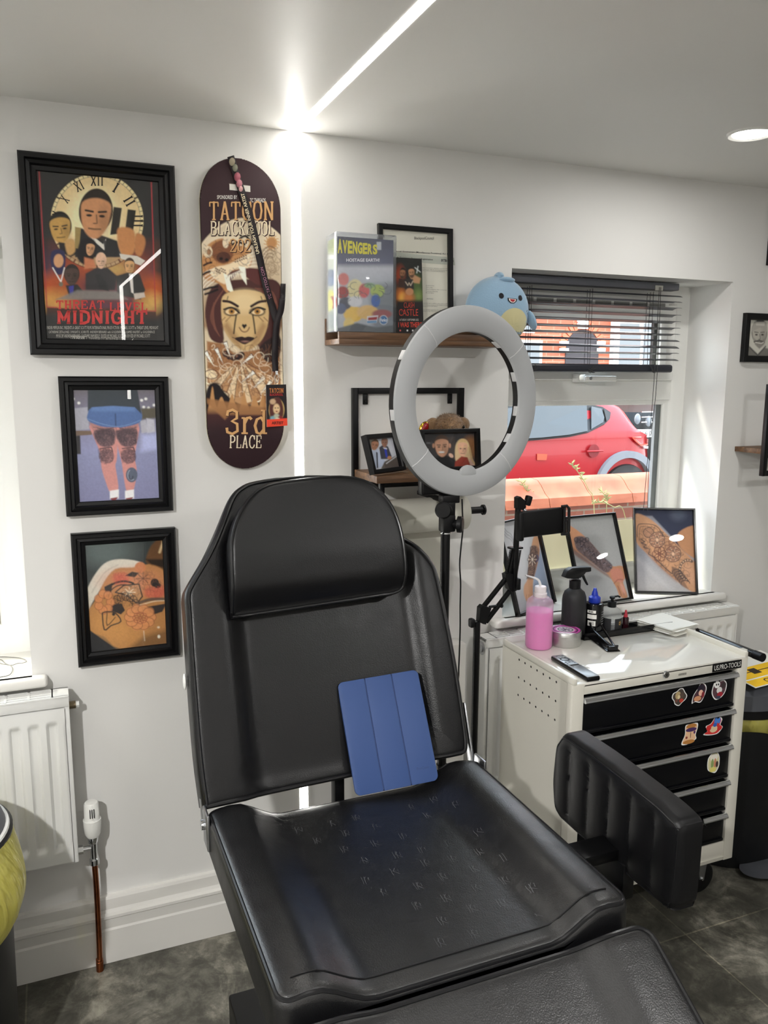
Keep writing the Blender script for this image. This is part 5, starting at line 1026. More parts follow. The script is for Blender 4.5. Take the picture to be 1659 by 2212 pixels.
def patch(cx_, cz_, rx, rz, m, name, e=.0012, n=22, rings=5, fn=None):
    b = MB(); vs = [TM @ onb(cx_, cz_, e)]; fs = []
    for r_ in range(1, rings+1):
        for k in range(n): a = 2*PI*k/n; q = fn(a) if fn else 1; vs.append(TM @ onb(cx_+rx*q*math.cos(a)*r_/rings, cz_+rz*q*math.sin(a)*r_/rings, e))
    for k in range(n): fs.append((0, 1+(k+1) % n, 1+k))
    for r_ in range(rings-1):
        for k in range(n): a = 1+r_*n+k; c = 1+r_*n+(k+1) % n; fs.append((a, c, c+n, a+n))
    b.add(vs, [f[::-1] for f in fs], m, True); return b.build(name, pk)
for x in (-.012, .050): patch(x, .128, .0074, .0082, M_FELT, 'eye')
b = MB(); mo = [(-.016, 0), (.016, 0), (.014, -.008), (.006, -.014), (-.006, -.014), (-.014, -.008)]
def mouth(sc_, m, e, name, dz=0): b = MB(); b.add([TM @ onb(.022+x*sc_, .124+z*sc_+dz, e) for x, z in mo], [(0, 5, 4, 3, 2, 1)], m); return b.build(name, pk)
mouth(1, M_FELT, .0016, 'mouth'); mouth(.74, mat('white_teeth', (236, 226, 220), .7), .0022, 'teeth', -.0016); mouth(.5, mat('red_tongue', (170, 36, 46), .7), .0028, 'tongue', -.003)
patch(.036, .050, .050, .048, M_PL2, 'belly_patch', .0015, 28, 8)
b = MB(); b.blob((-.004, -.005, .190), (.012, .026, .016), M_PL, 20, TM, lambda d: 1-.35*max(0, d.z)); b.blob((.014, -.026, .178), (.024, .016, .008), M_PL, 16, TM); b.build('dorsal_fin', pk)
for s_ in (-1, 1): b = MB(); b.blob((.100*s_, -.018, .070), (.011, .022, .030), M_PL, 16, TM @ Matrix.Translation((.098*s_, 0, .078)) @ Matrix.Rotation(-.45*s_, 4, 'Y') @ Matrix.Translation((-.098*s_, 0, -.078))); b.build('side_fin', pk)
for k in range(2): b = MB(); b.tube([TM @ onb(.078+.0035*k, .092-.006*k, .001), TM @ onb(.081+.0035*k, .098-.006*k, .001)], .0007, M_FELT, 5); b.build('gill_stitch', pk)
# ================================================================== LOWER METAL FRAME SHELF
fs_ = thing('frame_shelf', 'black square metal frame wall shelf with a rustic wooden board', 'shelf', (.985, 0, 1.345))
FX0, FX1, FZ1 = .795, 1.150, 1.594; FZ0 = 1.325; BT = 1.362
b = MB(); q = .017
def ring(y0, y1): 
    for (lo, hi) in (((FX0, y0, FZ0-.02), (FX0+q, y1, FZ1)), ((FX1-q, y0, FZ0-.02), (FX1, y1, FZ1)), ((FX0+q, y0, FZ1-q), (FX1-q, y1, FZ1)), ((FX0+q, y0, FZ0-.02), (FX1-q, y1, FZ0-.02+q))): b.box(lo, hi, M_BLK, .001)
ring(-.018, -.001)
for x in (.835, 1.105): b.box((x-.008, -.012, FZ1-q-.030), (x+.008, -.009, FZ1-q), M_BLK, .004); b.cyl((x, -.012, FZ1-q-.02), (x, -.0165, FZ1-q-.02), .004, M_BLKG, 10)
b.build('metal_frame', fs_)
b = MB(); b.box((FX0+.004, -.192, BT-.020), (FX1-.002, -.0185, BT), M_WOOD2, .001); b.build('wooden_board', fs_)
for x in (FX0+.022, FX1-.145):
    b = MB(); b.box((x, -.170, BT-.085), (x+.014, -.156, BT-.0205), M_BLK, .001); b.box((x, -.170, BT-.085), (x+.014, -.001, BT-.073), M_BLK, .001); b.build('bracket', fs_)
def smallpic(name, label, w, h, x, y, yaw, tilt, nx, ny, bg, lift=0.):
    t, mf, cor = picture(name, label, x-w/2, x+w/2, BT+lift, BT+lift+h, .012, .020, yaw=yaw, tilt=tilt, y=y, prof=[(0, -.001), (0, -.019), (.002, -.020), (.010, -.020), (.012, -.016), (.012, -.001)])
    return t, mf, cor, painter(nx, ny, cor, 740, 820, 5.184, bg)
t, mf, cor, P = smallpic('photo_frame', 'small black framed photo of two men in shirts and ties on the wooden board', .140, .108, .842, -.150, .50, -.30, 74, 64, (190, 192, 200), .002)
P.poly([(280, 640), (340, 640), (340, 780), (300, 790)], (120, 110, 70), 10, .7); P.poly([(310, 830), (340, 780), (400, 780), (470, 900), (500, 960), (350, 1000)], (176, 186, 206), 6); P.poly([(375, 810), (392, 815), (398, 990), (385, 990)], (30, 34, 50)); P.face(360, 735, 76, 110, (176, 124, 96), (96, 76, 56), 10); P.poly([(410, 760), (450, 730), (510, 750), (550, 860), (530, 890), (430, 890)], (64, 64, 74), 6); P.poly([(450, 760), (500, 765), (490, 800)], (206, 206, 214)); P.poly([(466, 775), (492, 780), (506, 870), (485, 870)], (52, 66, 170)); P.face(470, 705, 66, 100, (160, 116, 96), (120, 110, 104), 0); P.poly([(470, 920), (620, 840), (700, 900), (700, 1000), (430, 1000)], (84, 76, 72), 10); P.line([(490, 940), (630, 840)], 10, (196, 196, 200)); P.ell(525, 875, 24, 20, (180, 128, 96), 0, 6)
b = MB(); P.to(b, mf); b.build('print', t)
pc = PY(975, 980, -.15)
t, mf, cor, P = smallpic('photo_frame', 'small black framed photo of a smiling couple, seen through the ring light', .190, .118, pc.x-.006, -.150, .05, -.10, 110, 66, (58, 56, 58), .001)
P.ell(1430, 760, 90, 120, (140, 96, 60), 0, 60, .9); P.poly([(1130, 640), (1260, 640), (1250, 900), (1170, 900)], (70, 64, 62), 20); P.poly([(940, 700), (980, 700), (980, 720), (940, 720)], (110, 110, 116)); P.arc(1000, 711, 14, 10, 4, (110, 110, 116), 60, 300)
P.poly([(1010, 900), (1060, 850), (1160, 850), (1260, 900), (1260, 1010), (960, 1010)], (38, 38, 40), 8); P.face(1112, 755, 150, 215, (204, 156, 128), (84, 64, 54), -3); P.ell(1108, 812, 34, 10, (240, 236, 230)); P.ell(1018, 740, 14, 26, (186, 138, 112)); P.ell(1202, 740, 12, 26, (186, 138, 112)); P.ell(1215, 850, 30, 20, (206, 170, 150), 40, 4)
P.poly([(1260, 880), (1265, 740), (1310, 670), (1380, 670), (1420, 740), (1440, 900), (1380, 930), (1290, 930)], (206, 180, 140), 12, sm=3); P.face(1345, 775, 104, 175, (214, 168, 140), (210, 180, 130), 0); P.poly([(1260, 920), (1330, 860), (1400, 870), (1420, 930), (1480, 1000), (1250, 1010)], (136, 56, 44), 8); P.poly([(1415, 890), (1460, 890), (1490, 970), (1430, 960)], (196, 160, 146), 10); P.line([(1420, 760), (1450, 900), (1490, 960)], 20, (190, 160, 116), 8); P.noise(.1, 2, 4)
b = MB(); P.to(b, mf); b.build('print', t)
# teddy bear behind the couple photo
M_FUR = mat('brown_fur', (150, 118, 86), .95, sheen=.4); add_bump(M_FUR, 150, .9, .006); M_SNT = mat('pale_muzzle', (196, 164, 128), .9)
tc_ = PY(970, 960, -.075); td = thing('teddy_bear', 'fluffy brown teddy bear peeking over the couple photo', 'plush toy', (tc_.x, -.07, BT))
rn = random.Random(5)
def fuzzy(d): return 1+.05*math.sin(d.x*19+d.z*7)*math.sin(d.y*17+d.z*13)
b = MB(); b.blob((tc_.x, -.072, BT+.112), (.050, .042, .046), M_FUR, 48, None, fuzzy)
for i in range(1500):
    a = rn.uniform(0, 2*PI); q = rn.uniform(-.3, 1); s_ = math.sqrt(1-q*q); d = Vector((math.cos(a)*s_, math.sin(a)*s_, q)); p = Vector((tc_.x+.050*d.x, -.072+.042*d.y, BT+.112+.046*d.z)); e = d.orthogonal().normalized()*.0012; tt = (d+Vector((rn.gauss(0, .5), rn.gauss(0, .5), rn.gauss(0, .5)))).normalized()*.007
    b.add([p-e, p+e, p+tt], [(0, 1, 2)], M_FUR)
b.build('head', td)
for s_ in (-1, 1): b = MB(); b.blob((tc_.x+.046*s_, -.066, BT+.122), (.024, .014, .026), M_FUR, 24, Matrix.Translation((tc_.x+.046*s_, 0, BT+.122)) @ Matrix.Rotation(.6*s_, 4, 'Y') @ Matrix.Translation((-tc_.x-.046*s_, 0, -BT-.122)), fuzzy); b.build('ear', td)
b = MB(); b.blob((tc_.x+.012, -.108, BT+.098), (.024, .022, .018), M_SNT, 20); b.blob((tc_.x+.014, -.129, BT+.104), (.008, .005, .005), M_BLKP, 12); b.build('muzzle', td)
for s_ in (-1, 1): b = MB(); b.blob((tc_.x+.010+.019*s_, -.108, BT+.121), .0045, M_BLKG, 10); b.build('eye', td)
b = MB(); b.blob((tc_.x, -.070, BT+.040), (.046, .036, .042), M_FUR, 24, None, fuzzy); b.build('body', td)
# gold figurine with red lined ears
M_GOLD = mat('polished_gold', (222, 180, 66), .15, metal=1); M_REDG = mat('red_enamel', (160, 20, 24), .25, coat=.5)
gx = PY(901, 935, -.085); gd = thing('gold_figurine', 'shiny gold figurine with red lined pointed ears beside the teddy', 'ornament', (gx.x, -.085, BT))
b = MB(); b.blob((gx.x, -.085, BT+.076), (.026, .024, .034), M_GOLD, 24); b.blob((gx.x, -.085, BT+.028), (.022, .02, .0285), M_GOLD, 20); b.build('head', gd)
for s_ in (-1, 1):
    T = Matrix.Translation((gx.x+.021*s_, -.088, BT+.120)) @ Matrix.Rotation(.45*s_, 4, 'Y'); b = MB(); b.blob((0, 0, 0), (.015, .008, .026), M_GOLD, 20, T, lambda d: 1-.25*max(0, d.z)); e_ = b.build('ear', gd)
    b = MB(); b.blob((0, -.005, -.002), (.010, .0045, .019), M_REDG, 16, T); b.build('ear_lining', e_)
b = MB(); b.box((gx.x-.022, -.112, BT+.066), (gx.x+.022, -.104, BT+.078), M_BLKG, .003, 3); b.build('sunglasses', gd)
# ================================================================== PAPER ROLL on its wall holder
ra = PY(1035, 1101, -.09); pr = thing('paper_roll_holder', 'wall mounted holder with a wide roll of white couch paper below the shelf', 'paper roll', (.96, 0, ra.z-.06))
rx1 = PY(1003, 1110, -.10).x; M_PR = mat('couch_paper', (214, 212, 200), .75); add_bump(M_PR, 90, .15, .002)
b = MB(); T = Matrix.Translation((.68, -.095, ra.z-.004)) @ Matrix.Rotation(PI/2, 4, 'Y'); b.lathe([(.018, 0), (.050, 0), (.050, rx1-.68), (.018, rx1-.68)], M_PR, 48, T, cap=False); b.build('paper_roll', pr)
b = MB(); b.surf(lambda u, v: (.68+(rx1-.03-.68)*u, -.046-.004*math.sin(u*9)*v+.02*v, ra.z-.012-.235*v+.012*math.sin(u*5)*v), 20, 8, M_PR); b.build('hanging_sheet', pr, solidify=.0006)
b = MB(); b.cyl((.66, -.095, ra.z), (ra.x+.008, -.095, ra.z), .0105, M_BLKP, 18); b.cyl((ra.x+.008, -.095, ra.z), (ra.x+.014, -.095, ra.z), .0155, M_BLKP, 20); b.build('rod', pr)
b = MB(); b.box((.66, -.095, ra.z-.012), (.672, -.001, ra.z+.012), M_BLKP, .002); b.box((.64, -.006, ra.z-.03), (.69, -.001, ra.z+.03), M_BLKP, .002); b.build('bracket', pr)
# ================================================================== RIGHT WALL PICTURES
t, mf, cor = picture('portrait_frame', 'small black framed pencil portrait of a man in a cap, right of the window', 2.238, 2.40, 1.682, 1.848, .022, .018, prof=[(0, -.001), (0, -.017), (.002, -.018), (.020, -.018), (.022, -.014), (.022, -.001)])
P = painter(70, 80, cor, 1500, 560, 4.094, (196, 194, 184))
P.poly([(480, 760), (520, 800), (560, 840), (620, 780), (680, 800), (680, 862), (470, 862)], (110, 108, 102), 14); P.line([(490, 780), (560, 850), (630, 770)], 10, (70, 68, 66), 8); P.face(575, 670, 120, 220, (172, 168, 158), (110, 106, 100), 0, (120, 116, 110)); P.poly([(510, 640), (520, 580), (560, 520), (600, 520), (640, 570), (640, 640), (580, 605)], (160, 156, 148), 8, sm=3); P.poly([(545, 555), (560, 520), (600, 518), (622, 555)], (70, 68, 66), 6); P.poly([(545, 555), (622, 555), (620, 590), (545, 585)], (186, 182, 174)); P.line([(530, 730), (575, 718), (615, 735)], 14, (84, 80, 76), 6); P.line([(540, 735), (590, 745), (612, 735)], 6, (220, 218, 210))
b = MB(); P.to(b, mf); b.build('print', t)
t, mf, cor = picture('photo_frame', 'black picture frame cut off by the right edge above the pencil portrait', 2.325, 2.56, 2.012, 2.262-.05, .022, .018, prof=[(0, -.001), (0, -.017), (.002, -.018), (.020, -.018), (.022, -.014), (.022, -.001)])
b = MB(); b.add([mf(0, 0), mf(1, 0), mf(1, 1), mf(0, 1)], [(3, 2, 1, 0)], mat('pale_print', (150, 150, 150), .7)); b.build('print', t)
f2 = thing('frame_shelf', 'black square metal frame shelf cut off by the right edge of the view', 'shelf', (2.5, -.08, 1.27))
a_, c_ = PY(1653, 830, -.12), PY(1640, 1028, -.12)
b = MB()
for (lo, hi) in (((c_.x, -.135, c_.z), (c_.x+.017, -.118, a_.z)), ((c_.x+.36, -.135, c_.z), (c_.x+.377, -.118, a_.z)), ((c_.x+.017, -.135, a_.z-.017), (c_.x+.36, -.118, a_.z)), ((c_.x+.017, -.135, c_.z), (c_.x+.36, -.118, c_.z+.017)), ((c_.x+.017, -.135, c_.z+.062), (c_.x+.36, -.118, c_.z+.074))): b.box(lo, hi, M_BLK, .001)
b.build('metal_frame', f2)
b = MB(); b.box((c_.x+.002, -.117, c_.z+.075), (c_.x+.375, -.001, c_.z+.092), M_WOOD2, .001); b.build('wooden_board', f2)
# ================================================================== THE TATTOO CHAIR
M_LEA = mat('black_leatherette', (13, 13, 15), .36, spec=.45)
tcl = nd(M_LEA, 'ShaderNodeTexCoord'); nl = nd(M_LEA, 'ShaderNodeTexVoronoi'); nl.inputs['Scale'].default_value = 420; n2 = nd(M_LEA, 'ShaderNodeTexNoise'); n2.inputs['Scale'].default_value = 26; n2.inputs['Detail'].default_value = 5
lk(M_LEA, tcl.outputs['Object'], nl.inputs['Vector']); lk(M_LEA, tcl.outputs['Object'], n2.inputs['Vector'])
bpl = nd(M_LEA, 'ShaderNodeBump'); bpl.inputs['Strength'].default_value = .16; bpl.inputs['Distance'].default_value = .0012; bp2 = nd(M_LEA, 'ShaderNodeBump'); bp2.inputs['Strength'].default_value = .10; bp2.inputs['Distance'].default_value = .006
lk(M_LEA, nl.outputs[0], bpl.inputs['Height']); lk(M_LEA, n2.outputs[0], bp2.inputs['Height']); lk(M_LEA, bp2.outputs[0], bpl.inputs['Normal']); lk(M_LEA, bpl.outputs[0], bs(M_LEA).inputs['Normal'])
rl_ = nd(M_LEA, 'ShaderNodeMapRange'); rl_.inputs[3].default_value = .28; rl_.inputs[4].default_value = .44; lk(M_LEA, n2.outputs[0], rl_.inputs[0]); lk(M_LEA, rl_.outputs[0], bs(M_LEA).inputs['Roughness'])
M_LEAS = M_LEA.copy(); M_LEAS.name = 'polished_black_leatherette'; bs(M_LEAS).inputs['Specular IOR Level'].default_value = 1.
M_PIPE = mat('black_piping', (20, 20, 22), .28)
M_LEA2 = mat('smooth_black_vinyl', (13, 13, 15), .45, spec=.35); add_bump(M_LEA2, 300, .1, .001)
def pad(b, outline, T, h, th, m, r=.012, rings=16, c=None):
    """upholstered pad: flat outline (u,v) in the plane T; h(u,v) = height of the top; th = thickness below it"""
    O = [Vector((p[0], p[1])) for p in outline]
    if sum(a.x*q.y-q.x*a.y for a, q in zip(O, O[1:]+O[:1])) < 0: O = O[::-1]
    n = len(O); off = inset_dirs(O); c = Vector(c) if c else sum(O, Vector((0, 0)))/n
    inner = [p+o*r for p, o in zip(O, off)]
    vs = [T @ Vector((c.x, c.y, h(c.x, c.y)))]; fs = []; R = []
    for k in range(1, rings+1): R.append([(c.lerp(p, k/rings)) for p in inner])
    rows = [[(q.x, q.y, h(q.x, q.y)) for q in row] for row in R]
    for k in range(1, 6):
        a = PI/2*k/5; rows.append([((p+o*r*(1-math.sin(a))).x, (p+o*r*(1-math.sin(a))).y, h(i_.x, i_.y)-r*(1-math.cos(a))) for p, o, i_ in zip(O, off, inner)])
    rows.append([(p.x, p.y, min(-th*.5, -r*1.5)) for p in O]); rows.append([(p.x, p.y, -th+r) for p in O])
    rows.append([((p+o*r).x, (p+o*r).y, -th) for p, o in zip(O, off)])
    for row in rows: vs += [T @ Vector(q) for q in row]
    for k in range(n): fs.append((0, 1+k, 1+(k+1) % n))
    for j in range(len(rows)-1):
        for k in range(n): a = 1+j*n+k; q = 1+j*n+(k+1) % n; fs.append((a, a+n, q+n, q))
    fs.append(tuple(reversed(range(1+(len(rows)-1)*n, 1+len(rows)*n))))
    b.add(vs, fs, m, True); return O
def piping(outline, T, h, r, m, inset=.0, dz=0., n=8):
    O = [Vector((p[0], p[1])) for p in outline]
    if sum(a.x*q.y-q.x*a.y for a, q in zip(O, O[1:]+O[:1])) < 0: O = O[::-1]
    off = inset_dirs(O); b = MB(); b.tube([T @ Vector(((p+o*inset).x, (p+o*inset).y, h((p+o*.012).x, (p+o*.012).y)+dz)) for p, o in zip(O, off)], r, m, n, True); return b
def dense(pts, step=.02):
    out = []
    for a, c in zip(pts, pts[1:]+pts[:1]):
        a = Vector((a[0], a[1])); c = Vector((c[0], c[1])); k = max(1, int((c-a).length/step)); out += [a.lerp(c, i/k) for i in range(k)]
    return out
ch = thing('tattoo_chair', 'large black leather tattoo chair with headrest and padded armrest in the foreground', 'chair', (.575, -.85, 0))
# seat
sx0, sx1, sy0, sy1 = .254, .892, -1.170, -.590; cxs = (sx0+sx1)/2
TS = Matrix.Translation((cxs, (sy0+sy1)/2, .728)); sw, sd = sx1-sx0, sy1-sy0
def hs_(u, v):
    k = smooth01(abs(u)/(sw/2), .50, .78); e = .004*math.cos(PI*max(-1, min(1, (abs(u)/(sw/2)-.84)*5)))*k
    fr = smooth01(-v, sd/2-.05, sd/2)*.010; bk = smooth01(v, sd/2-.06, sd/2)*.006
    return -.038*(1-k)+e-fr*0-.006*smooth01(abs(v), sd/2-.03, sd/2)
so = dense(rrect(sw+.004, sd+.004, .028, 5), .022)
M_SCR = mat('leather_crease', (104, 105, 108), .5)
b = MB(); pad(b, so, TS, hs_, .105, M_LEAS, .022, 24); rs = random.Random(12)
for i in range(9):
    for j in range(6):
        u0, v0 = -.14+.062*j+.022*(i % 2)+rs.uniform(-.006, .006), -.22+.052*i+rs.uniform(-.006, .006)
        if u0+.35*v0 < -.10 or rs.random() < .12: continue
        for (dx, dy, ex, ey) in ((-.006, -.011, -.005, .012), (-.002, -.012, .001, .011), (.004, .010, -.002, .001), (-.001, .001, .007, -.011), (.007, -.004, .008, .006)):
            if rs.random() < .2: continue
            Q = [(u0+dx+(ex-dx)*k/3+rs.uniform(-.0008, .0008), v0+dy+(ey-dy)*k/3) for k in range(4)]
            ribbon(b, Q, rs.uniform(.00022, .0004), lambda x, y: TS @ Vector((x, y, hs_(x, y)+.0006)), None, M_SCR)
seat = b.build('seat', ch)
b = piping(so, TS, hs_, .0042, M_PIPE, .007, -.0055); b.build('piping', seat)
b = MB(); ss = [Vector((x, -sd/2+.036)) for x in np.linspace(-sw/2+.03, sw/2-.03, 44)]
b.tube([TS @ Vector((p.x, p.y, hs_(p.x, p.y)+.0008)) for p in ss], .0014, M_PIPE, 6); b.build('front_seam', seat)
# backrest: outline read off the photograph on the reclined plane
LEAN = math.radians(22); O_ = Vector((cxs, -.602, .712)); nB = Vector((0, -math.cos(LEAN), math.sin(LEAN))); uB = Vector((0, math.sin(LEAN), math.cos(LEAN)))
TB = Matrix((Vector((1, 0, 0)), uB, nB)).transposed().to_4x4(); TB.translation = O_
def bp(x, y, e=0.): 
    q = PP(x, y, O_+nB*e, nB)-(O_+nB*e); return (q.x, q.dot(uB))
op = [(440, 1752), (425, 1640), (412, 1480), (402, 1330), (400, 1285), (410, 1258), (446, 1196), (476, 1130), (503, 1066), (526, 1042), (560, 1029), (645, 1018), (735, 1019), (772, 1032), (806, 1068), (858, 1134), (905, 1178), (932, 1208), (950, 1250), (985, 1420), (1006, 1555), (1012, 1615), (1002, 1632)]
bo0 = [Vector((*bp(*q), 0)) for q in op]; bo = [(q.x, q.y) for q in spline(bo0, 4)]; bo = dense(bo, .03)
ub0, ub1 = min(p[0] for p in bo), max(p[0] for p in bo)
def hb_(u, v): 
    k = smooth01(abs(u-.005), .195, .245); return -.026*(1-k)*smooth01(v, .0, .06)+.004*k-.010*(1-k)*(1-smooth01(v, .0, .06))
b = MB(); pad(b, bo, TB, hb_, .085, M_LEA, .018, 22, (0.0, .33)); back = b.build('backrest', ch)
b = piping(bo, TB, hb_, .0045, M_PIPE, .008, -.002); b.build('piping', back)
# grey side band on the left flank and the white cap on it
b = MB(); q = TB @ Vector((ub0-.004, .285, -.05)); b.blob(q, (.004, .012, .019), M_UPVC, 16); b.build('side_cap', back)
# headrest
hp = [(505, 1334), (499, 1290), (493, 1200), (496, 1158), (510, 1116), (535, 1078), (572, 1053), (640, 1041), (728, 1034), (786, 1045), (826, 1078), (852, 1124), (868, 1190), (875, 1255), (870, 1274), (856, 1282)]
e_ = .040; ho0 = [Vector((*bp(*q, e_), 0)) for q in hp]; ho = [(q.x, q.y) for q in spline(ho0, 4)]; ho = dense(ho, .025)
TH = TB @ Matrix.Translation((0, 0, .012)); vmin = min(p[1] for p in ho); vmax = max(p[1] for p in ho)
def hh__(u, v): s = (v-vmin)/(vmax-vmin); return .046+.012*smooth01(s, .1, .5)-.050*(1-smooth01(s, -.02, .27))**1.6
b = MB(); pad(b, ho, TH, hh__, .006, M_LEA, .012, 20); head = b.build('headrest', ch)
side = [p for p in ho if True]
b = piping([p for p in ho], TH, lambda u, v: hh__(u, v)-.004, .0038, M_PIPE, .003); b.build('piping', head)
# leg rest
n0 = Vector((.905, -1.192, .702)); sl = math.radians(31); vL = Vector((0, -math.cos(sl), -math.sin(sl))); nL = Vector((0, -math.sin(sl), math.cos(sl)))
TL = Matrix((Vector((-1, 0, 0)), vL, nL)).transposed().to_4x4(); TL.translation = Vector((cxs+.008, -1.195, .700))
def hl_(u, v): k = smooth01(abs(u)/(sw/2), .52, .78); return -.020*(1-k)
lo_ = dense(rrect(sw+.012, .46, .035, 5, 0, .23), .025)
b = MB(); pad(b, lo_, TL, hl_, .085, M_LEAS, .016, 18); leg = b.build('leg_rest', ch)
b = piping(lo_, TL, hl_, .0045, M_PIPE, .006, -.003); b.build('piping', leg)
# armrest: upright padded panel with vertical channels
TA = Matrix((Vector((0, -1, 0)), Vector((0, 0, 1)), Vector((-1, 0, 0)))).transposed().to_4x4(); TA.translation = Vector((1.036, 0, 0))
ao = [(.727, .806), (.746, .826), (.80, .828), (.894, .827), (1.038, .819), (1.095, .812), (1.114, .803), (1.122, .786), (1.120, .660), (1.112, .630), (1.095, .617), (.95, .612), (.78, .612), (.735, .620), (.712, .655), (.704, .70), (.712, .77)]
ao = [(q.x, q.y) for q in spline([Vector((*q, 0)) for q in ao], 4, True)]
def ha_(u, v):
    k = abs(math.sin(PI*(u-.705)/.069)); edge = smooth01(min(v-.615, .822-v), .0, .035)*smooth01(min(u-.715, 1.112-u), 0, .02)
    return .008*edge*(k**.45-.35)
b = MB(); pad(b, dense(ao, .008), TA, ha_, .074, M_LEA2, .020, 30); arm = b.build('armrest', ch)
b = piping(ao, TA, lambda u, v: ha_(u, v)-.0025, .0022, M_PIPE, .010); b.build('top_seam', arm)
b = MB(); b.box((.89, -.96, .64), (1.046, -.90, .665), M_BLK, .004); b.box((1.03, -.98, .56), (1.06, -.88, .64), M_BLK, .004); b.build('armrest_bracket', ch)
# frame, hinges and base
b = MB(); b.box((.30, -1.12, .585), (.85, -.62, .624), M_BLK, .004); b.box((.44, -1.0, .12), (.70, -.72, .586), M_BLK, .01); b.build('seat_frame', ch)
b = MB(); b.box((.325, -1.10, 0), (.82, -.388, .105), M_BLK, .006); b.build('base', ch)
for s_, x in ((-1, sx0-.004), (1, sx1+.004)):
    b = MB(); y = -.60; b.box((x-.003, -.640, .655), (x+.003, -.590, .735), M_STEEL, .002); T = TB @ Matrix.Translation((x-cxs, .03, -.03)); b.box((-.003, -.05, -.014), (.003, .115, .014), M_STEEL, .002, 2, T)
    b.cyl((x+.010*s_, -.606, .70), (x-.0*s_, -.606, .70), .011, M_CHROME, 12); b.build('hinge_bracket', ch)
b = MB(); b.box((cxs-.012, -.53, .40), (cxs+.012, -.50, .78), M_BLK, .003); b.box((cxs-.02, -.62, .40), (cxs+.02, -.50, .43), M_BLK, .003); b.build('recline_strut', ch)
# ================================================================== TABLET in a folding case
M_CASE = mat('navy_silicone', (50, 74, 124), .55, spec=.4)
B0 = PZ(769, 1721, .6985); C0 = PZ(948, 1685, .716); tl_ = math.radians(-28.5)
def tabrot():
    ex = (C0-B0).normalized(); up = Vector((0, -math.sin(tl_), math.cos(tl_))); ez = (up-ex*up.dot(ex)).normalized(); ey = ez.cross(ex)
    return tuple(Matrix((ex, ey, ez)).transposed().to_euler())
tb = thing('tablet', 'tablet in a navy blue folding case propped against the chair backrest', 'tablet', ((B0.x+C0.x)/2, (B0.y+C0.y)/2, (B0.z+C0.z)/2), tabrot())
TT = W(tb) @ Matrix.Rotation(PI/2, 4, 'X'); wt, ht = (C0-B0).length, .254
b = MB(); b.prism(rrect(wt, ht, .014, 6, 0, ht/2), -.013, -.0045, M_CASE, TT, True, .003); b.build('back_case', tb)
b = MB(); b.prism(rrect(wt-.004, ht-.004, .013, 6, 0, ht/2), -.0045, -.0035, M_BLKG, TT); b.build('screen_edge', tb)
for i, (a, c) in enumerate(((-wt/2, -wt/6-.0012), (-wt/6+.0012, wt/6-.0012), (wt/6+.0012, wt/2))):
    b = MB(); r_ = .013; h0, h1 = .0, ht
    if i == 0: P = [(c, 0), (c, ht)]+[(a+r_-r_*math.sin(k*PI/12), ht-r_+r_*math.cos(k*PI/12)) for k in range(7)]+[(a+r_-r_*math.cos(k*PI/12), r_-r_*math.sin(k*PI/12)) for k in range(7)]
    elif i == 1: P = [(a, 0), (c, 0), (c, ht), (a, ht)]
    else: P = [(a, ht), (a, 0)]+[(c-r_+r_*math.sin(k*PI/12), r_-r_*math.cos(k*PI/12)) for k in range(7)]+[(c-r_+r_*math.cos(k*PI/12), ht-r_+r_*math.sin(k*PI/12)) for k in range(7)]
    b.prism(P, -.0034, .001, M_CASE, TT, True, .0012)
    if i == 2: put_text(b, 'ProCase', c-.046, c-.018, .030, .036, lambda x, y: TT @ Vector((x, y, .0013)), None, 0, mat('navy_emboss', (40, 60, 104), .6))
    b.build('cover_panel', tb)
b = MB(); b.prism([(-wt/6-.002, .003), (wt/6+.002, .003), (wt/6+.002, ht-.003), (-wt/6-.002, ht-.003)], -.0036, -.0012, mat('navy_fold', (40, 60, 106), .6), TT); b.build('fold_strip', tb)
# ================================================================== RING LIGHT ON ITS STAND
M_DIFF = mat('ring_diffuser_off', (176, 178, 180), .5, spec=.3); M_DIFF2 = mat('diffuser_seam', (206, 207, 208), .5)
rc = PY(1012, 869, -.335); ry = -.335; px0 = PY(962, 1165, ry).x
rg = thing('ring_light', 'big white ring light, switched off, on a black stand behind the chair', 'light', (px0, ry+.02, 0))
YW = math.radians(14); TR = Matrix.Translation(rc) @ Matrix.Rotation(YW, 4, 'Z') @ Matrix.Rotation(PI/2, 4, 'X') @ Matrix.Rotation(math.radians(1.5), 4, 'Z')   # local z -> -y (front)
RO, RI = .2415, .1775
def ring_prof(pr, m, b, n=96):
    vs = []; fs = []; k_ = len(pr)
    for i in range(n):
        a = 2*PI*i/n
        for (r_, z) in pr: vs.append(TR @ Vector((r_*math.cos(a), r_*math.sin(a), z)))
    for i in range(n):
        for k in range(k_): fs.append((i*k_+k, ((i+1) % n)*k_+k, ((i+1) % n)*k_+(k+1) % k_, i*k_+(k+1) % k_))
    b.add(vs, fs, m, True)
b = MB(); ring_prof([(RO-.004, -.022), (RO, -.018), (RO, .001), (RI, .001), (RI, -.018), (RI+.004, -.022)], M_BLKP, b); b.build('housing', rg)
b = MB(); ring_prof([(RO+.001, .0012), (RO-.001, .007), (RO-.012, .0125), ((RO+RI)/2, .0145), (RI+.012, .0125), (RI+.001, .007), (RI-.001, .0012)], M_DIFF, b); df = b.build('diffuser', rg)
b = MB(); vs = []; a0 = -PI/2-.06; 
P = [(.028*math.cos(PI*k/14), -.183+.022*math.sin(PI*k/14)) for k in range(15)]+[(-.028, -.190), (.028, -.190)]
b.prism(P, .001, .0115, M_DIFF, TR @ Matrix.Rotation(-.05, 4, 'Z'), True, .003); b.build('lower_tab', rg)
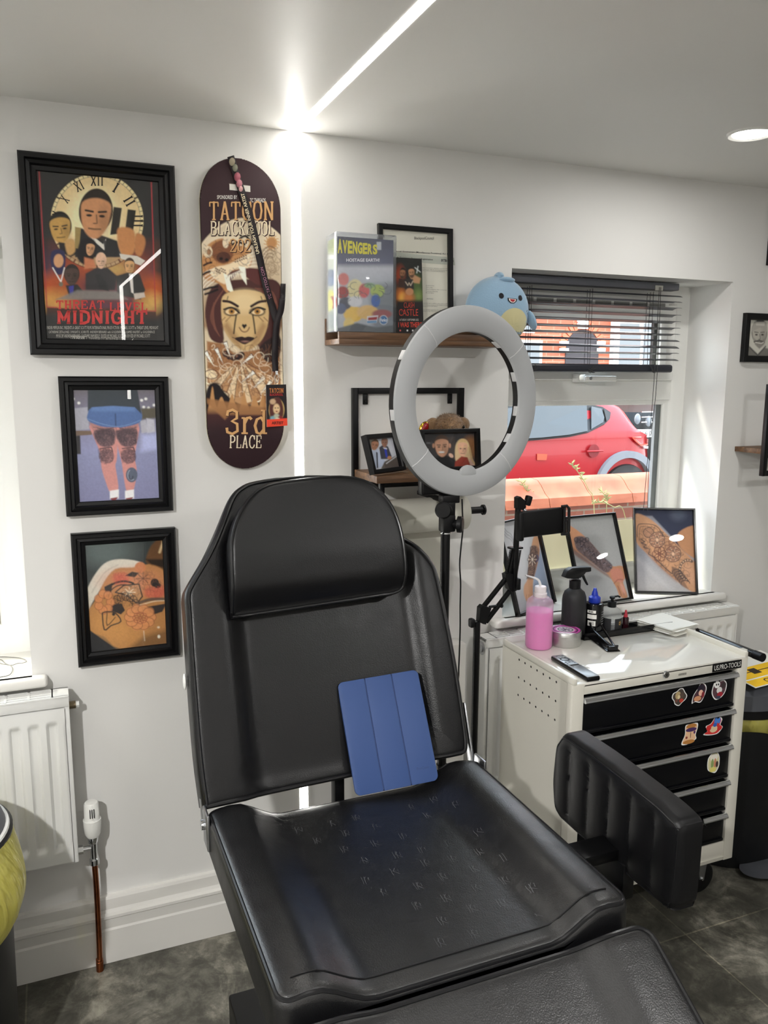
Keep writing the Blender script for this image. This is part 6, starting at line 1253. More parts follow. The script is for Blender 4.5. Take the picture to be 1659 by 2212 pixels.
for ang in (128, 38, -52, -142):
    a = math.radians(ang); b = MB(); c_, s_ = math.cos(a), math.sin(a)
    b.tube([TR @ Vector((r_*c_, r_*s_, z)) for r_, z in ((RI, .006), (RI+.012, .0126), ((RO+RI)/2, .0146), (RO-.012, .0126), (RO, .006))], .0012, M_DIFF2, 5); b.build('seam_line', df)
for ang in (20, -10, -35, 55, 185, 150):
    a = math.radians(ang); r_ = RI-.001 if abs(ang) < 100 else RO+.0005; b = MB(); T = TR @ Matrix.Rotation(a, 4, 'Z'); b.box((r_-.0015, -.013, -.012), (r_+.0015, .013, .003), M_DIFF2, .001, 2, T); b.build('clip', rg)
cb = PY(935, 1048, ry+.05); b = MB(); b.box((cb.x-.045, ry+.02, cb.z-.022), (cb.x+.05, ry+.05, cb.z+.024), M_BLKP, .006, 3); b.build('control_box', rg)
hz = lambda x, y, Y: PY(x, y, Y).z
zt = hz(965, 1148, ry)
b = MB(); T = Matrix.Translation((px0, ry, 0))
q = PY(970, 1080, ry); b.box((q.x-.022, ry-.012, q.z-.008), (q.x+.026, ry+.02, q.z+.014), M_BLKP, .003); b.box((px0-.012, ry-.014, q.z-.045), (px0+.022, ry+.014, q.z-.004), M_BLKP, .004)
b.box((px0-.014, ry-.016, zt), (px0+.022, ry+.016, zt+.045), M_BLKP, .004); b.box((px0-.006, ry-.012, zt+.03), (px0+.016, ry+.012, q.z-.02), M_BLKP, .003); b.build('tilt_head', rg)
for (x, y, r_) in ((958, 1102, .022), (992, 1133, .0215)):
    k = PY(x, y, ry-.018); b = MB(); T = Matrix.Translation(k) @ Matrix.Rotation(-.5 if x < 970 else .9, 4, 'Z') @ Matrix.Rotation(PI/2, 4, 'X'); b.lathe([(r_*.5, -.016), (r_*.6, -.006), (r_, -.004), (r_, .006), (r_*.8, .010), (.0001, .010)], M_BLKP, 28, T); b.build('clamp_knob', rg)
b = MB(); b.cyl((px0, ry, .55), (px0, ry, zt+.005), .0125, M_BLK, 20); b.cyl((px0, ry, .10), (px0, ry, .58), .015, M_BLK, 20); b.lathe([(.0128, 0), (.0138, .001), (.0138, .004), (.0128, .005)], M_CHROME, 20, Matrix.Translation((px0, ry, zt-.006))); b.build('pole', rg)
for a in (100, 220, 340):
    a = math.radians(a); b = MB(); d = Vector((math.cos(a), math.sin(a), 0)); b.cyl(Vector((px0, ry, .46)), Vector((px0, ry, .012))+d*.24*(1 if math.sin(a) < .3 else .9), .009, M_BLK, 10); b.blob(Vector((px0, ry, .013))+d*.24*(1 if math.sin(a) < .3 else .9), .013, M_BLKP, 10); b.build('leg', rg)
b = MB(); c0 = [(998, 1078), (999, 1110), (1000, 1140), (996, 1180), (993, 1220), (995, 1260), (994, 1310), (994, 1350), (993, 1390), (991, 1440), (988, 1480)]
P = [PY(x, y, ry+.02) for x, y in c0]; P += [P[-1]+Vector((-.02, .02, -.2)), P[-1]+Vector((-.1, .05, -.65+.3))]; b.tube(spline(P, 6), .0022, M_BLKP, 8); b.build('power_cable', rg)
# ================================================================== PHONE HOLDER ARM ON A FLOOR STAND
ay = -.285; pole = PY(1030, 1360, ay)
ah = thing('phone_holder_stand', 'black sprung arm phone holder on a slim floor pole beside the tool trolley', 'stand', (pole.x, ay, 0))
A = lambda x, y, Y=ay: PY(x, y, Y)
b = MB(); zt2 = A(1031, 1342).z; b.cyl((pole.x, ay, .03), (pole.x, ay, zt2), .0098, M_BLK, 18); b.build('pole', ah)
for a in (95, 215, 335):
    a = math.radians(a); b = MB(); d = Vector((math.cos(a), math.sin(a), 0)); b.tube([Vector((pole.x, ay, .10)), Vector((pole.x, ay, .05))+d*.06, Vector((pole.x, ay, .009))+d*.2], .008, M_BLK, 8); b.build('leg', ah)
k = A(1022, 1345); b = MB(); b.cyl(k, (pole.x, ay, k.z), .004, M_STEEL, 8); b.box((k.x-.012, ay-.010, k.z-.013), (k.x+.003, ay+.010, k.z+.013), M_BLKP, .005); b.build('clamp_knob', ah)
def plate(pts, y0, y1, m=M_BLKP):
    b = MB(); P = [A(*q) for q in pts]; n = len(P); V = [Vector((q.x, y0, q.z)) for q in P]+[Vector((q.x, y1, q.z)) for q in P]
    b.add(V, [tuple(range(n)), tuple(reversed(range(n, 2*n)))]+[(i, i+n, (i+1) % n+n, (i+1) % n) for i in range(n)], m); return b
plate([(1032, 1342), (1034, 1312), (1040, 1306), (1058, 1312), (1050, 1335), (1046, 1347), (1040, 1346)], ay-.010, ay+.010).build('base_joint', ah)
def barp(p, q, w, name, Y=ay):
    a, c = A(*p, Y), A(*q, Y); d = (c-a); T = Matrix.Translation(a) @ d.to_track_quat('Z', 'Y').to_matrix().to_4x4(); b = MB(); b.box((-w, -w, 0), (w, w, d.length), M_BLK, .0015, 2, T); return b.build(name, ah)
barp((1043, 1312), (1093, 1249), .0055, 'lower_arm'); barp((1049, 1344), (1106, 1270), .0055, 'lower_arm')
b = MB(); a, c = A(1057, 1311), A(1082, 1308); b.cyl(a, c, .004, M_BLK, 8); b.cyl(c, c+Vector((.004, 0, 0)), .007, M_BLKP, 10); b.build('cross_pin', ah)
plate([(1088, 1240), (1096, 1236), (1108, 1240), (1110, 1274), (1103, 1278), (1096, 1272), (1090, 1252)], ay-.011, ay+.011).build('elbow_joint', ah)
barp((1110, 1276), (1119, 1096), .0062, 'upper_arm', ay-.008); barp((1101, 1240), (1112, 1182), .0058, 'upper_arm')
for (p, q) in (((1093, 1241), (1104, 1188)), ((1114, 1243), (1123, 1188))):
    b = MB(); a, c = A(*p, ay+.004), A(*q, ay+.004); d = (c-a); x_ = d.orthogonal().normalized(); y_ = d.cross(x_).normalized()
    b.tube([a+d*(i/180)+(x_*math.cos(i*.9)+y_*math.sin(i*.9))*.0042 for i in range(181)], .0011, M_BLK, 5); b.build('tension_spring', ah)
b = MB(); a = A(1099, 1184); c = A(1125, 1184); b.box((a.x, ay-.014, a.z-.003), (c.x, ay+.010, a.z+.003), M_BLK, .002); b.build('spring_yoke', ah)
k = A(1117, 1262, ay-.016); b = MB(); b.box((k.x-.004, k.y-.006, k.z-.017), (k.x+.010, k.y+.012, k.z+.017), M_BLKP, .004); b.build('wing_knob', ah)
plate([(1112, 1074), (1118, 1071), (1128, 1080), (1130, 1094), (1124, 1100), (1112, 1098)], ay-.016, ay+.004).build('head_joint', ah)
k = A(1140, 1081, ay-.012); b = MB(); b.cyl(A(1128, 1083, ay-.006), k, .004, M_STEEL, 8); T = Matrix.Translation(k) @ Matrix.Rotation(.3, 4, 'Y'); b.box((-.008, -.008, -.014), (.010, .008, .014), M_BLKP, .004, 2, T); b.build('wing_knob', ah)
b = MB(); b.cyl(A(1128, 1096, ay-.006), A(1142, 1112, ay-.016), .005, M_STEEL, 10); b.build('ball_stem', ah)
a, c = A(1117, 1100, ay-.03), A(1224, 1157, ay-.03); T = Matrix.Translation(((a.x+c.x)/2, ay-.03, (a.z+c.z)/2)) @ Matrix.Rotation(-.035, 4, 'Y'); w, h = (c.x-a.x)/2, (a.z-c.z)/2*.97
b = MB(); b.box((-w+.012, -.002, -h+.004), (w-.014, .010, h-.004), M_BLKP, .005, 3, T); b.build('back_plate', ah)
b = MB(); b.box((-w, -.016, -h-.002), (-w+.016, .009, h-.002), M_BLKP, .006, 3, T); b.build('left_jaw', ah)
b = MB(); b.tube([T @ Vector(p) for p in ((w-.022, -.004, h-.001), (w-.006, -.006, h), (w, -.008, h-.008), (w, -.008, -h+.010), (w-.006, -.006, -h+.002), (w-.022, -.004, -h+.003))], .0042, M_BLKP, 10); b.tube([T @ Vector(p) for p in ((w-.013, -.004, h), (w-.013, -.004, -h+.003))], .0042, M_BLKP, 10); b.build('right_jaw', ah)
b = MB(); a2 = T @ Vector((-w+.014, .004, 0)); b.cyl(A(1142, 1112, ay-.014), T @ Vector((-w*.5, .008, h*.6)), .009, M_BLKP, 14); b.build('ball_mount', ah)
# ================================================================== THREE ARM PICTURES ON THE SILL
M_THIN = mat('gloss_black_frame', (14, 14, 16), .18)
tprof = [(0, -.001), (0, -.016), (.0012, -.018), (.0062, -.018), (.0075, -.016), (.0075, -.001)]
def sillpic(label, x, y, w, yaw, tilt, h=.31): return picture('tattoo_picture', label, x-w/2, x+w/2, .862, .862+h, .0075, .018, math.radians(yaw), 'tattoo pictures on the window sill', tprof, math.radians(tilt), y, 0, M_THIN)
INKC, SK1 = (62, 54, 58), (186, 136, 104)
q = lambda x, y: (x, y)
t, mf, cor = sillpic('thin black framed picture of a flower tattooed forearm, right end of the sill', 2.004, .031, .221, -26.3, -19)
P = painter(130, 186, cor, 1080, 1080, 3.7705, (146, 146, 152)); P.grad(400, (136, 138, 148), 760, (164, 162, 164)); P.line([(1120, 480), (1400, 740)], 40, (172, 172, 176), 40, .5); P.poly([(1090, 60), (1600, 60), (1600, 460), (1480, 420), (1380, 280), (1240, 130), (1095, 130)], (42, 48, 70), 12); P.ell(1450, 120, 60, 50, (74, 82, 100), 0, 50)
P.poly([(1460, 260), (1560, 210), (1610, 240), (1610, 470), (1500, 420), (1440, 330)], (176, 128, 94), 10, sm=3)
P.poly([(1095, 120), (1180, 130), (1270, 190), (1380, 300), (1480, 400), (1580, 500), (1610, 560), (1600, 740), (1540, 735), (1440, 660), (1320, 560), (1200, 440), (1120, 360), (1100, 280)], (182, 138, 106), 12, sm=3); P.poly([(1100, 280), (1200, 440), (1320, 570), (1440, 670), (1400, 600), (1290, 490), (1180, 360)], (132, 96, 76), 30, .6, sm=3); P.ell(1560, 600, 50, 90, (192, 148, 120), -30, 40, .8)
P.tattoo([(1150, 200), (1270, 210), (1420, 340), (1560, 520), (1540, 720), (1440, 660), (1300, 540), (1190, 420), (1120, 300)], (78, 58, 54), 170, 34, 3.4, 21, .85)
P.line([(1120, 300), (1120, 220), (1150, 195), (1270, 210), (1330, 290)], 6, INKC, 0, .9, 4); P.line([(1135, 330), (1140, 230), (1170, 215), (1260, 225)], 4, INKC, 0, .8, 4); P.ell(1210, 265, 42, 40, (150, 112, 92), 20, 6, .7); P.arc(1210, 265, 42, 40, 5, INKC); P.line([(1180, 235), (1245, 290)], 3, INKC)
for (cx_, cy_, rr_, nn) in ((1280, 325, 62, 8), (1410, 440, 64, 8)):
    P.ell(cx_, cy_, rr_, rr_, (160, 116, 96), 0, 10, .6)
    for k in range(nn): a = 2*PI*k/nn; P.arc(cx_+rr_*.55*math.cos(a), cy_+rr_*.55*math.sin(a), rr_*.34, rr_*.22, 4, INKC, 0, 360, 16); P.line([(cx_, cy_), (cx_+rr_*.9*math.cos(a+.4), cy_+rr_*.9*math.sin(a+.4))], 4, (214, 180, 152))
    P.arc(cx_, cy_, rr_, rr_, 5, INKC)
for k in range(6): a = 2*PI*k/6; P.arc(1300+32*math.cos(a), 440+34*math.sin(a), 26, 28, 6, (96, 58, 52), 0, 360, 16)
for k in range(5): a = 2*PI*k/5; P.arc(1385+26*math.cos(a), 370+24*math.sin(a), 22, 20, 4, (116, 78, 66), 0, 360, 14)
P.line([(1150, 320), (1180, 340), (1150, 350), (1190, 365), (1170, 385), (1220, 400), (1210, 440), (1260, 470), (1330, 540), (1400, 600)], 7, INKC, 0, .9); P.line([(1290, 255), (1330, 265), (1320, 290), (1370, 300)], 5, INKC)
P.arc(1530, 570, 66, 80, 20, INKC, 100, 300, 30, .85)
for k in range(12): a = math.radians(100+k*17); P.ell(1530+66*math.cos(a), 570+80*math.sin(a), 6, 6, (206, 170, 140))
for k in range(6): P.arc(1440+14*k, 590+18*k, 36, 26, 6, INKC, 160, 360)
P.poly([(1400, 540), (1450, 560), (1520, 700), (1540, 730), (1480, 700), (1400, 600)], (70, 56, 56), 10, .6); P.noise(.12, 2, 7)
b = MB(); P.to(b, mf); b.build('print', t)
t, mf, cor = sillpic('thin black framed picture of an open hand and patterned forearm, middle of the sill', 1.7235, .0065, .2256, 4.3, -21)
P = painter(130, 180, cor, 1080, 1080, 3.7705, (166, 168, 168)); P.grad(120, (158, 160, 160), 800, (172, 174, 176)); P.ell(720, 520, 120, 260, (128, 130, 132), -20, 140, .7)
P.poly([(520, 170), (560, 200), (660, 270), (760, 370), (860, 490), (920, 540), (980, 535), (1020, 560), (1020, 640), (1000, 660), (1040, 790), (980, 790), (950, 720), (910, 650), (860, 590), (760, 520), (640, 430), (540, 370)], SK1, 8, sm=3); P.poly([(530, 330), (640, 430), (780, 540), (880, 610), (900, 640), (780, 560), (640, 470), (540, 390)], (124, 90, 78), 16, .8)
P.poly([(606, 330), (620, 300), (690, 300), (760, 370), (830, 450), (915, 530), (895, 580), (850, 585), (740, 500), (640, 420), (615, 380)], (92, 86, 94), 10, .88, sm=3)
for k in range(7): P.line([(620+44*k, 350+34*k), (650+40*k, 330+36*k), (660+38*k, 380+26*k), (690+36*k, 350+34*k)], 7, (48, 44, 52), 0, .9, 4); P.line([(640+40*k, 390+28*k), (665+40*k, 370+28*k), (690+34*k, 400+26*k)], 5, (128, 122, 130), 0, .8, 4)
P.tattoo([(606, 330), (620, 300), (690, 300), (760, 370), (830, 450), (915, 530), (895, 580), (850, 585), (740, 500), (640, 420), (615, 380)], (44, 40, 48), 110, 30, 3.4, 22, .85); P.tattoo([(606, 330), (620, 300), (690, 300), (760, 370), (830, 450), (915, 530), (895, 580), (740, 500), (640, 420)], (140, 130, 136), 40, 24, 2.6, 23, .6)
for k in range(5): P.arc(620+22*k, 322+10*(k % 2), 16, 16, 5, (50, 46, 54))
P.poly([(900, 570), (980, 560), (1010, 640), (990, 670), (920, 650)], (196, 134, 116), 14, sm=3); P.line([(930, 680), (960, 650), (1000, 650)], 8, (150, 92, 80), 6, .8, 4); P.line([(960, 700), (990, 780)], 5, (140, 86, 76), 3); P.line([(990, 700), (1012, 775)], 5, (140, 86, 76), 3); P.ell(1000, 720, 14, 50, (214, 160, 146), -20, 12, .8); P.poly([(525, 180), (570, 205), (550, 215), (525, 205)], (50, 50, 54), 4); P.noise(.08, 2, 8)
b = MB(); P.to(b, mf); b.build('print', t)
t, mf, cor = sillpic('thin black framed picture of a hanging leafy tattooed forearm, left end of sill', 1.4573, .0347, .2323, 25.4, -17)
P = painter(120, 170, cor, 1080, 1080, 3.7705, (186, 188, 192)); P.poly([(140, 280), (240, 280), (200, 640), (150, 640)], (204, 206, 210), 30, .7); P.poly([(280, 380), (340, 430), (420, 830), (260, 840)], (140, 158, 186), 30, .8); P.ell(200, 820, 60, 90, (150, 154, 160), 0, 60, .7)
for k in range(3): P.line([(20, 200+22*k), (50, 250+24*k), (90, 280+22*k), (110, 330+20*k)], 4, (110, 112, 118), 0, .8, 5)
P.poly([(275, 300), (310, 300), (322, 380), (318, 460), (296, 560), (272, 650), (268, 740), (268, 830), (222, 830), (196, 770), (196, 700), (222, 650), (230, 560), (236, 470), (256, 380)], (196, 152, 120), 8, sm=3); P.poly([(300, 380), (322, 400), (316, 470), (280, 620), (276, 560)], (146, 104, 80), 14, .7)
P.poly([(258, 375), (300, 375), (314, 440), (292, 560), (272, 640), (222, 640), (232, 540), (240, 440)], (120, 106, 104), 10, .55, sm=3)
P.tattoo([(258, 375), (300, 375), (314, 440), (292, 560), (272, 640), (222, 640), (232, 540), (240, 440)], (60, 52, 56), 90, 20, 3, 24, .85)
for k in range(8): a = 2*PI*k/8; P.line([(264, 485), (264+38*math.cos(a), 485+52*math.sin(a))], 4, (228, 214, 200)); P.arc(264+26*math.cos(a), 485+36*math.sin(a), 14, 16, 4, (72, 62, 66), 0, 360, 14)
for k in range(7): P.arc(256-2*k, 560+14*k, 26, 14, 5, (62, 54, 60), 180, 360); P.arc(270, 390+10*k, 24, 14, 4, (70, 60, 64), 180, 360)
P.line([(305, 450), (312, 480), (300, 500)], 12, (80, 78, 110), 4, .9, 3)
for x in (216, 236, 254): P.line([(x, 770), (x-2, 825)], 4, (150, 106, 86), 3, .8)
b = MB(); P.to(b, mf); b.build('print', t)
# card easel struts behind the pictures
for nm in ():
    pass
# ================================================================== WHITE TOOL TROLLEY
M_TW = mat('white_powder_coat', (222, 219, 208), .22, coat=.3); M_TB = mat('gloss_black_drawer', (9, 10, 14), .22, spec=.3); M_TW2 = mat('white_gloss_deck', (222, 220, 212), .07, spec=.6, coat=.5); M_ALU = mat('polished_aluminium', (236, 239, 244), .12, metal=1)
X0, X1, Y0, Y1, ZR, ZD, ZB = 1.263, 1.886, -.465, -.092, .822, .806, .150
tr = thing('tool_trolley', 'white wheeled tool trolley with five black drawers and stickers', 'tool chest', ((X0+X1)/2, (Y0+Y1)/2, 0))
pl, prt = X0+.036, PY(1590, 1500, Y0).x
for side, (a, c) in (('l', (X0, pl)), ('r', (prt, X1))):
    b = MB(); xi = X0 if side == 'l' else X1; o_ = .0016
    b.box((min(xi, xi+(o_ if side == 'l' else -o_)), Y0+.0301, ZB), (max(xi, xi+(o_ if side == 'l' else -o_)), Y1, ZR-.0203), M_TW)
    b.box((a, Y0, ZB), (c, Y0+.030, ZR-.018), M_TW, .003)
    b.box((a if side == 'l' else X1-.013, Y0, ZR-.020), (X0+.013 if side == 'l' else c, Y1, ZR), M_TW, .004)
    if side == 'l':
        h0, h1, h2 = PX(1122, 1425, X0), PX(1202, 1475, X0), PX(1118, 1500, X0)
        for r_ in range(3):
            for k in range(7):
                y = h0.y+(h1.y-h0.y)*k/6; z = h0.z-(h0.z-h2.z)*r_/2
                b.lathe([(.0001, 0), (.0036, 0)], M_BLK, 10, Matrix.Translation((X0-.0006, y, z)) @ Matrix.Rotation(-PI/2, 4, 'Y'), cap=False)
    b.build('side_panel', tr)
b = MB(); b.box((X0+.0016, Y0+.03, ZB), (X1-.0016, Y1, ZB+.01), M_TW); b.box((X0+.0016, Y1-.0016, ZB), (X1-.0016, Y1, ZD), M_TW); b.build('carcass', tr)
b = MB(); b.box((X0+.004, Y0+.001, ZD-.012), (X1-.004, Y1, ZD), M_TW2, .003); b.build('top_deck', tr)
b = MB(); zr = PY(1450, 1466, Y0).z; b.box((pl-.002, Y0+.001, .772), (prt+.002, Y0+.026, ZD-.002), M_TW, .004); b.build('front_rail', tr)
b = MB(); zb0, zb1 = ZB, .214; b.box((pl-.002, Y0+.002, zb0), (prt+.002, Y0+.03, zb1), M_TW, .003); b.box((pl, Y0-.0005, zb0+.012), (prt, Y0+.003, zb0+.016), M_TW, .001); b.build('bottom_panel', tr)
k = PY(1440, 1458, Y0-.004); b = MB(); T = Matrix.Translation((k.x, Y0, k.z)) @ Matrix.Rotation(PI/2, 4, 'X'); b.lathe([(.0105, -.001), (.0105, .003), (.009, .005), (.0001, .005)], M_CHROME, 24, T); b.cbox((k.x, Y0-.0055, k.z), (.0015, .001, .007), M_BLK); b.build('lock', tr)
b = MB(); a, c = PY(1540, 1433, Y0), PY(1599, 1452, Y0); b.box((a.x, Y0-.002, .7755), (c.x+.001, Y0+.001, .801), M_BLK, .0008)
put_text(b, 'US.PRO-TOOLS', a.x+.004, c.x-.003, .781, .796, lambda x, y: (x, Y0-.0027, y), ink((214, 214, 210)), .0); b.build('name_plate', tr)
b = MB(); a = PY(1466, 1458, Y0)
for i in range(5): ribbon(b, [(a.x+i*.0058, .7835), (a.x+i*.0058+.004, .7835), (a.x+i*.0058+.004, .788), (a.x+i*.0058, .788), (a.x+i*.0058, .7835)], .0007, lambda x, y: (x, Y0-.0006, y), ink((30, 30, 30)))
b.build('stamped_marks', tr)
# drawers
zt_ = [.764, .649, .536, .420, .311]; zb_ = [.656, .543, .427, .318, .216]
STK = []
for i in range(5):
    z1, z0 = zt_[i], zb_[i]; b = MB(); yf = Y0+.006
    b.box((pl+.003, yf, z0), (prt-.003, yf+.30, z1-.004), M_TB, .002)
    b.box((pl+.003, yf-.004, z0), (prt-.003, yf+.004, z0+.010), M_TB, .003)
    d = b.build('drawer', tr)
    b = MB(); vs = []; pr_ = [(yf, z1-.015), (yf-.011, z1-.015)]+[(yf-.002-.0135*math.sin(PI/2*(1-t_/8)), z1-.013*(1-math.sin(PI/2*t_/8))) for t_ in range(9)]+[(yf, z1)]
    for x in (pl+.001, prt-.001): vs += [(x, y, z) for y, z in pr_]
    n = len(pr_); b.add(vs, [(k, n+k, n+(k+1) % n, (k+1) % n) for k in range(n)]+[tuple(range(n)), tuple(reversed(range(n, 2*n)))], M_ALU, True); b.build('handle_bar', d)
    STK.append(d)
def sticker(di, cx_, cy_, w, h, outline, paint, rot=0):
    """die cut sticker: white edge and a small painted design"""
    yf = Y0+.0058; c = PY(cx_, cy_, yf); k = PY(cx_+w/2, cy_, yf).x-PY(cx_-w/2, cy_, yf).x; kz = PY(cx_, cy_-h/2, yf).z-PY(cx_, cy_+h/2, yf).z
    f = lambda x, y, e=0: Vector((c.x+x*k/2, yf-.0006-e, c.z+y*kz/2))
    b = MB(); O = [(p.x, p.y) for p in spline([Vector((*p, 0)) for p in outline], 4, True)]; n = len(O)
    b.add([f(0, 0)]+[f(*p) for p in O], [(0, 1+(i+1) % n, 1+i) for i in range(n)], PRINT, False, None, ink((226, 226, 222)))
    b.add([f(0, 0, .0003)]+[f(p[0]*.88, p[1]*.9, .0003) for p in O], [(0, 1+(i+1) % n, 1+i) for i in range(n)], PRINT, False, None, ink(paint[0]))
    for (j, (x, y, rx, ry, cc)) in enumerate(paint[1]): b.add([f(x+rx*math.cos(2*PI*m_/14), y+ry*math.sin(2*PI*m_/14), .0005+.0002*j) for m_ in range(14)], [tuple(reversed(range(14)))], PRINT, False, None, ink(cc))
    for v in range(len(b.f)):
        pass
    b.f = [tuple(reversed(q_)) for q_ in b.f] if False else b.f
    b.build('sticker', STK[di])
rnd_o = lambda n, a, s: [((1+a*math.sin(s+i*2.4))*math.cos(2*PI*i/n), (1+a*math.cos(s*2+i*1.9))*math.sin(2*PI*i/n)) for i in range(n)]
sticker(0, 1467, 1505, 30, 34, rnd_o(12, .16, 1), ((70, 62, 56), [(-.2, .2, .4, .5, (170, 150, 110)), (.3, .1, .3, .4, (84, 70, 60)), (.3, -.5, .3, .25, (170, 60, 46)), (-.4, -.4, .2, .2, (110, 70, 60)), (-.1, .0, .2, .25, (206, 190, 150))]))
sticker(0, 1510, 1497, 32, 44, [(-.9, -.9), (-.5, -.8), (.2, -.95), (.6, -.6), (.95, .2), (.8, .7), (.2, 1), (-.3, .4), (-.8, -.2)], ((74, 48, 56), [(.2, .4, .5, .4, (40, 34, 46)), (.2, .0, .3, .3, (220, 176, 156)), (-.2, -.5, .5, .25, (196, 140, 104)), (.5, -.2, .2, .3, (120, 40, 46))]))
sticker(0, 1553, 1488, 34, 46, [(-.9, -.3), (-.75, .5), (-.45, .85), (-.1, .95), (.1, .75), (.6, .75), (.95, .3), (.8, -.4), (.3, -.85), (-.4, -.95)], ((84, 60, 66), [(-.3, .45, .38, .34, (226, 226, 222)), (-.6, .75, .12, .12, (30, 30, 32)), (-.05, .8, .12, .12, (30, 30, 32)), (-.4, .45, .08, .1, (30, 30, 32)), (-.15, .45, .08, .1, (30, 30, 32)), (0, -.1, .35, .3, (206, 206, 204)), (.1, -.5, .35, .25, (150, 40, 50)), (.5, .3, .3, .3, (60, 50, 52)), (-.1, -.75, .3, .15, (60, 66, 84))]))
sticker(1, 1490, 1585, 36, 44, [(-.95, -.85), (-.6, .0), (-.6, .85), (-.1, .95), (.8, .95), (.9, .5), (.7, -.2), (.8, -.6), (.2, -.85), (-.4, -1)], ((216, 176, 140), [(.1, .75, .6, .22, (170, 116, 60)), (.1, .4, .65, .2, (66, 44, 88)), (-.1, -.75, .7, .2, (170, 116, 60)), (-.4, -.3, .12, .12, (120, 50, 46)), (.5, .1, .12, .15, (80, 40, 90)), (.05, -.1, .03, .3, (60, 46, 40))]))
sticker(1, 1541, 1570, 42, 42, [(-1, -.6), (-.6, -.3), (-.8, .2), (-.3, .4), (.1, .95), (.3, .6), (.6, .9), (.85, .6), (.7, .1), (.95, -.2), (.5, -.75), (-.2, -.8)], ((190, 52, 50), [(.2, .55, .18, .4, (70, 120, 196)), (.5, .55, .15, .3, (70, 120, 196)), (.0, -.2, .4, .35, (206, 186, 150)), (-.5, .0, .25, .3, (190, 46, 46)), (.6, -.2, .25, .25, (190, 46, 46)), (.1, .2, .2, .2, (50, 90, 170))]))
sticker(2, 1541, 1647, 28, 44, rnd_o(11, .12, 4), ((196, 190, 150), [(0, .5, .6, .35, (216, 212, 200)), (-.2, -.1, .2, .5, (130, 150, 90)), (.2, -.1, .18, .5, (190, 130, 100)), (-.1, -.65, .5, .25, (206, 196, 110)), (.5, -.2, .2, .3, (70, 60, 54))]))
# castors
for i, (x, y) in enumerate(((X1-.055, Y0+.07), (X0+.055, Y0+.07), (X1-.055, Y1-.055), (X0+.055, Y1-.055))):
    b = MB(); b.box((x-.028, y-.030, ZB-.006), (x+.028, y+.030, ZB), M_STEEL, .002)
    for s_ in (-1, 1): b.prism([(-.022, ZB-.006), (.026, ZB-.006), (.012, .050), (-.006, .050)], .0145*s_-.0012, .0145*s_+.0012, M_STEEL, Matrix.Translation((x, y+.010, 0)) @ Matrix.Rotation(PI/2, 4, 'X') if True else None)
    c_ = b.build('castor', tr)
    b = MB(); T = Matrix.Translation((x+.003, y+.010, .052)) @ Matrix.Rotation(PI/2, 4, 'X'); b.lathe([(.02, -.012), (.046, -.012), (.052, -.008), (.052, .008), (.046, .012), (.02, .012)], M_BLKP, 36, T); b.cyl((x+.003, y-.010, .052), (x+.003, y+.03, .052), .005, M_CHROME, 10); b.build('wheel', c_)
# push handle on the right hand side
he = PZ(1641, 1418, .800); b = MB(); hx = he.x; b.cyl((hx, he.y, .800), (hx, Y1-.0, .800), .0125, M_BLKG, 20); b.cyl((hx, he.y-.012, .800), (hx, he.y+.02, .800), .0135, M_BLKP, 20)
for y in (Y0+.05, Y1-.04): b.box((X1-.001, y-.012, .79), (hx, y+.012, .81), M_TW, .003)
b.build('push_handle', tr)
# ================================================================== THINGS ON THE TROLLEY
ZT = ZD+.0005
def on(x, y, z=None): return PZ(x, y, z or ZT)
tray = thing('rear_tray', 'long shallow black tray along the back of the trolley top holding bottles', 'tray', (1.72, -.13, ZT))
tx0, tx1 = PY(1262, 1366, -.16).x, 1.880-.012
b = MB(); b.box((tx0, -.162, ZT), (tx1, -.094, ZT+.002), M_BLKG); b.box((tx0, -.162, ZT), (tx1, -.160, ZT+.022), M_BLKG, .0008); b.box((tx0, -.096, ZT), (tx1, -.094, ZT+.014), M_BLKG, .0006); b.box((tx0, -.162, ZT), (tx0+.002, -.094, ZT+.016), M_BLKG, .0006); b.box((tx1-.002, -.162, ZT), (tx1, -.094, ZT+.016), M_BLKG, .0006); b.build('tray', tray)
ZTR = ZT+.0022
# pink wash bottle
pb = on(1163, 1397); yk = pb.y; r_ = (PY(1190, 1340, yk).x-PY(1137, 1340, yk).x)/2*.93
z_s = hz(1163, 1292, yk)-ZT; z_l = hz(1163, 1318, yk)-ZT; z_c0 = hz(1165, 1306, yk)-ZT; z_c1 = hz(1167, 1285, yk)-ZT
wb = thing('wash_bottle', 'clear plastic wash bottle of pink liquid with a bent white spout', 'bottle', (pb.x, yk, ZT)); T = W(wb)
M_LDPE = glassmat('milky_plastic', (250, 244, 248), .8, .15, .34, (244, 232, 240)); M_PINK = mat('pink_liquid', (250, 128, 212), .25, spec=.4)
bs(M_PINK).inputs['Subsurface Weight'].default_value = .25; bs(M_PINK).inputs['Subsurface Radius'].default_value = (.03, .01, .02)
zb = z_s+.004
b = MB(); b.lathe([(.0001, 0), (r_*.9, 0), (r_, .006), (r_, zb-.022), (r_*.93, zb-.010), (r_*.62, zb), (r_*.42, zb+.002), (r_*.42, zb+.006)], M_LDPE, 40, T, cap=False); b.build('bottle', wb)
b = MB(); b.lathe([(.0001, .001), (r_*.88, .001), (r_*.975, .007), (r_*.975, z_l), (.0001, z_l)], M_PINK, 40, T, cap=False); b.build('pink_liquid', wb)
b = MB(); b.lathe([(r_*.46, zb-.002), (r_*.50, zb), (r_*.50, zb+.012), (r_*.44, zb+.014), (r_*.44, zb+.030), (r_*.40, zb+.033), (.004, zb+.035)], mat('white_cap', (236, 226, 230), .4), 28, T); b.build('screw_cap', wb)
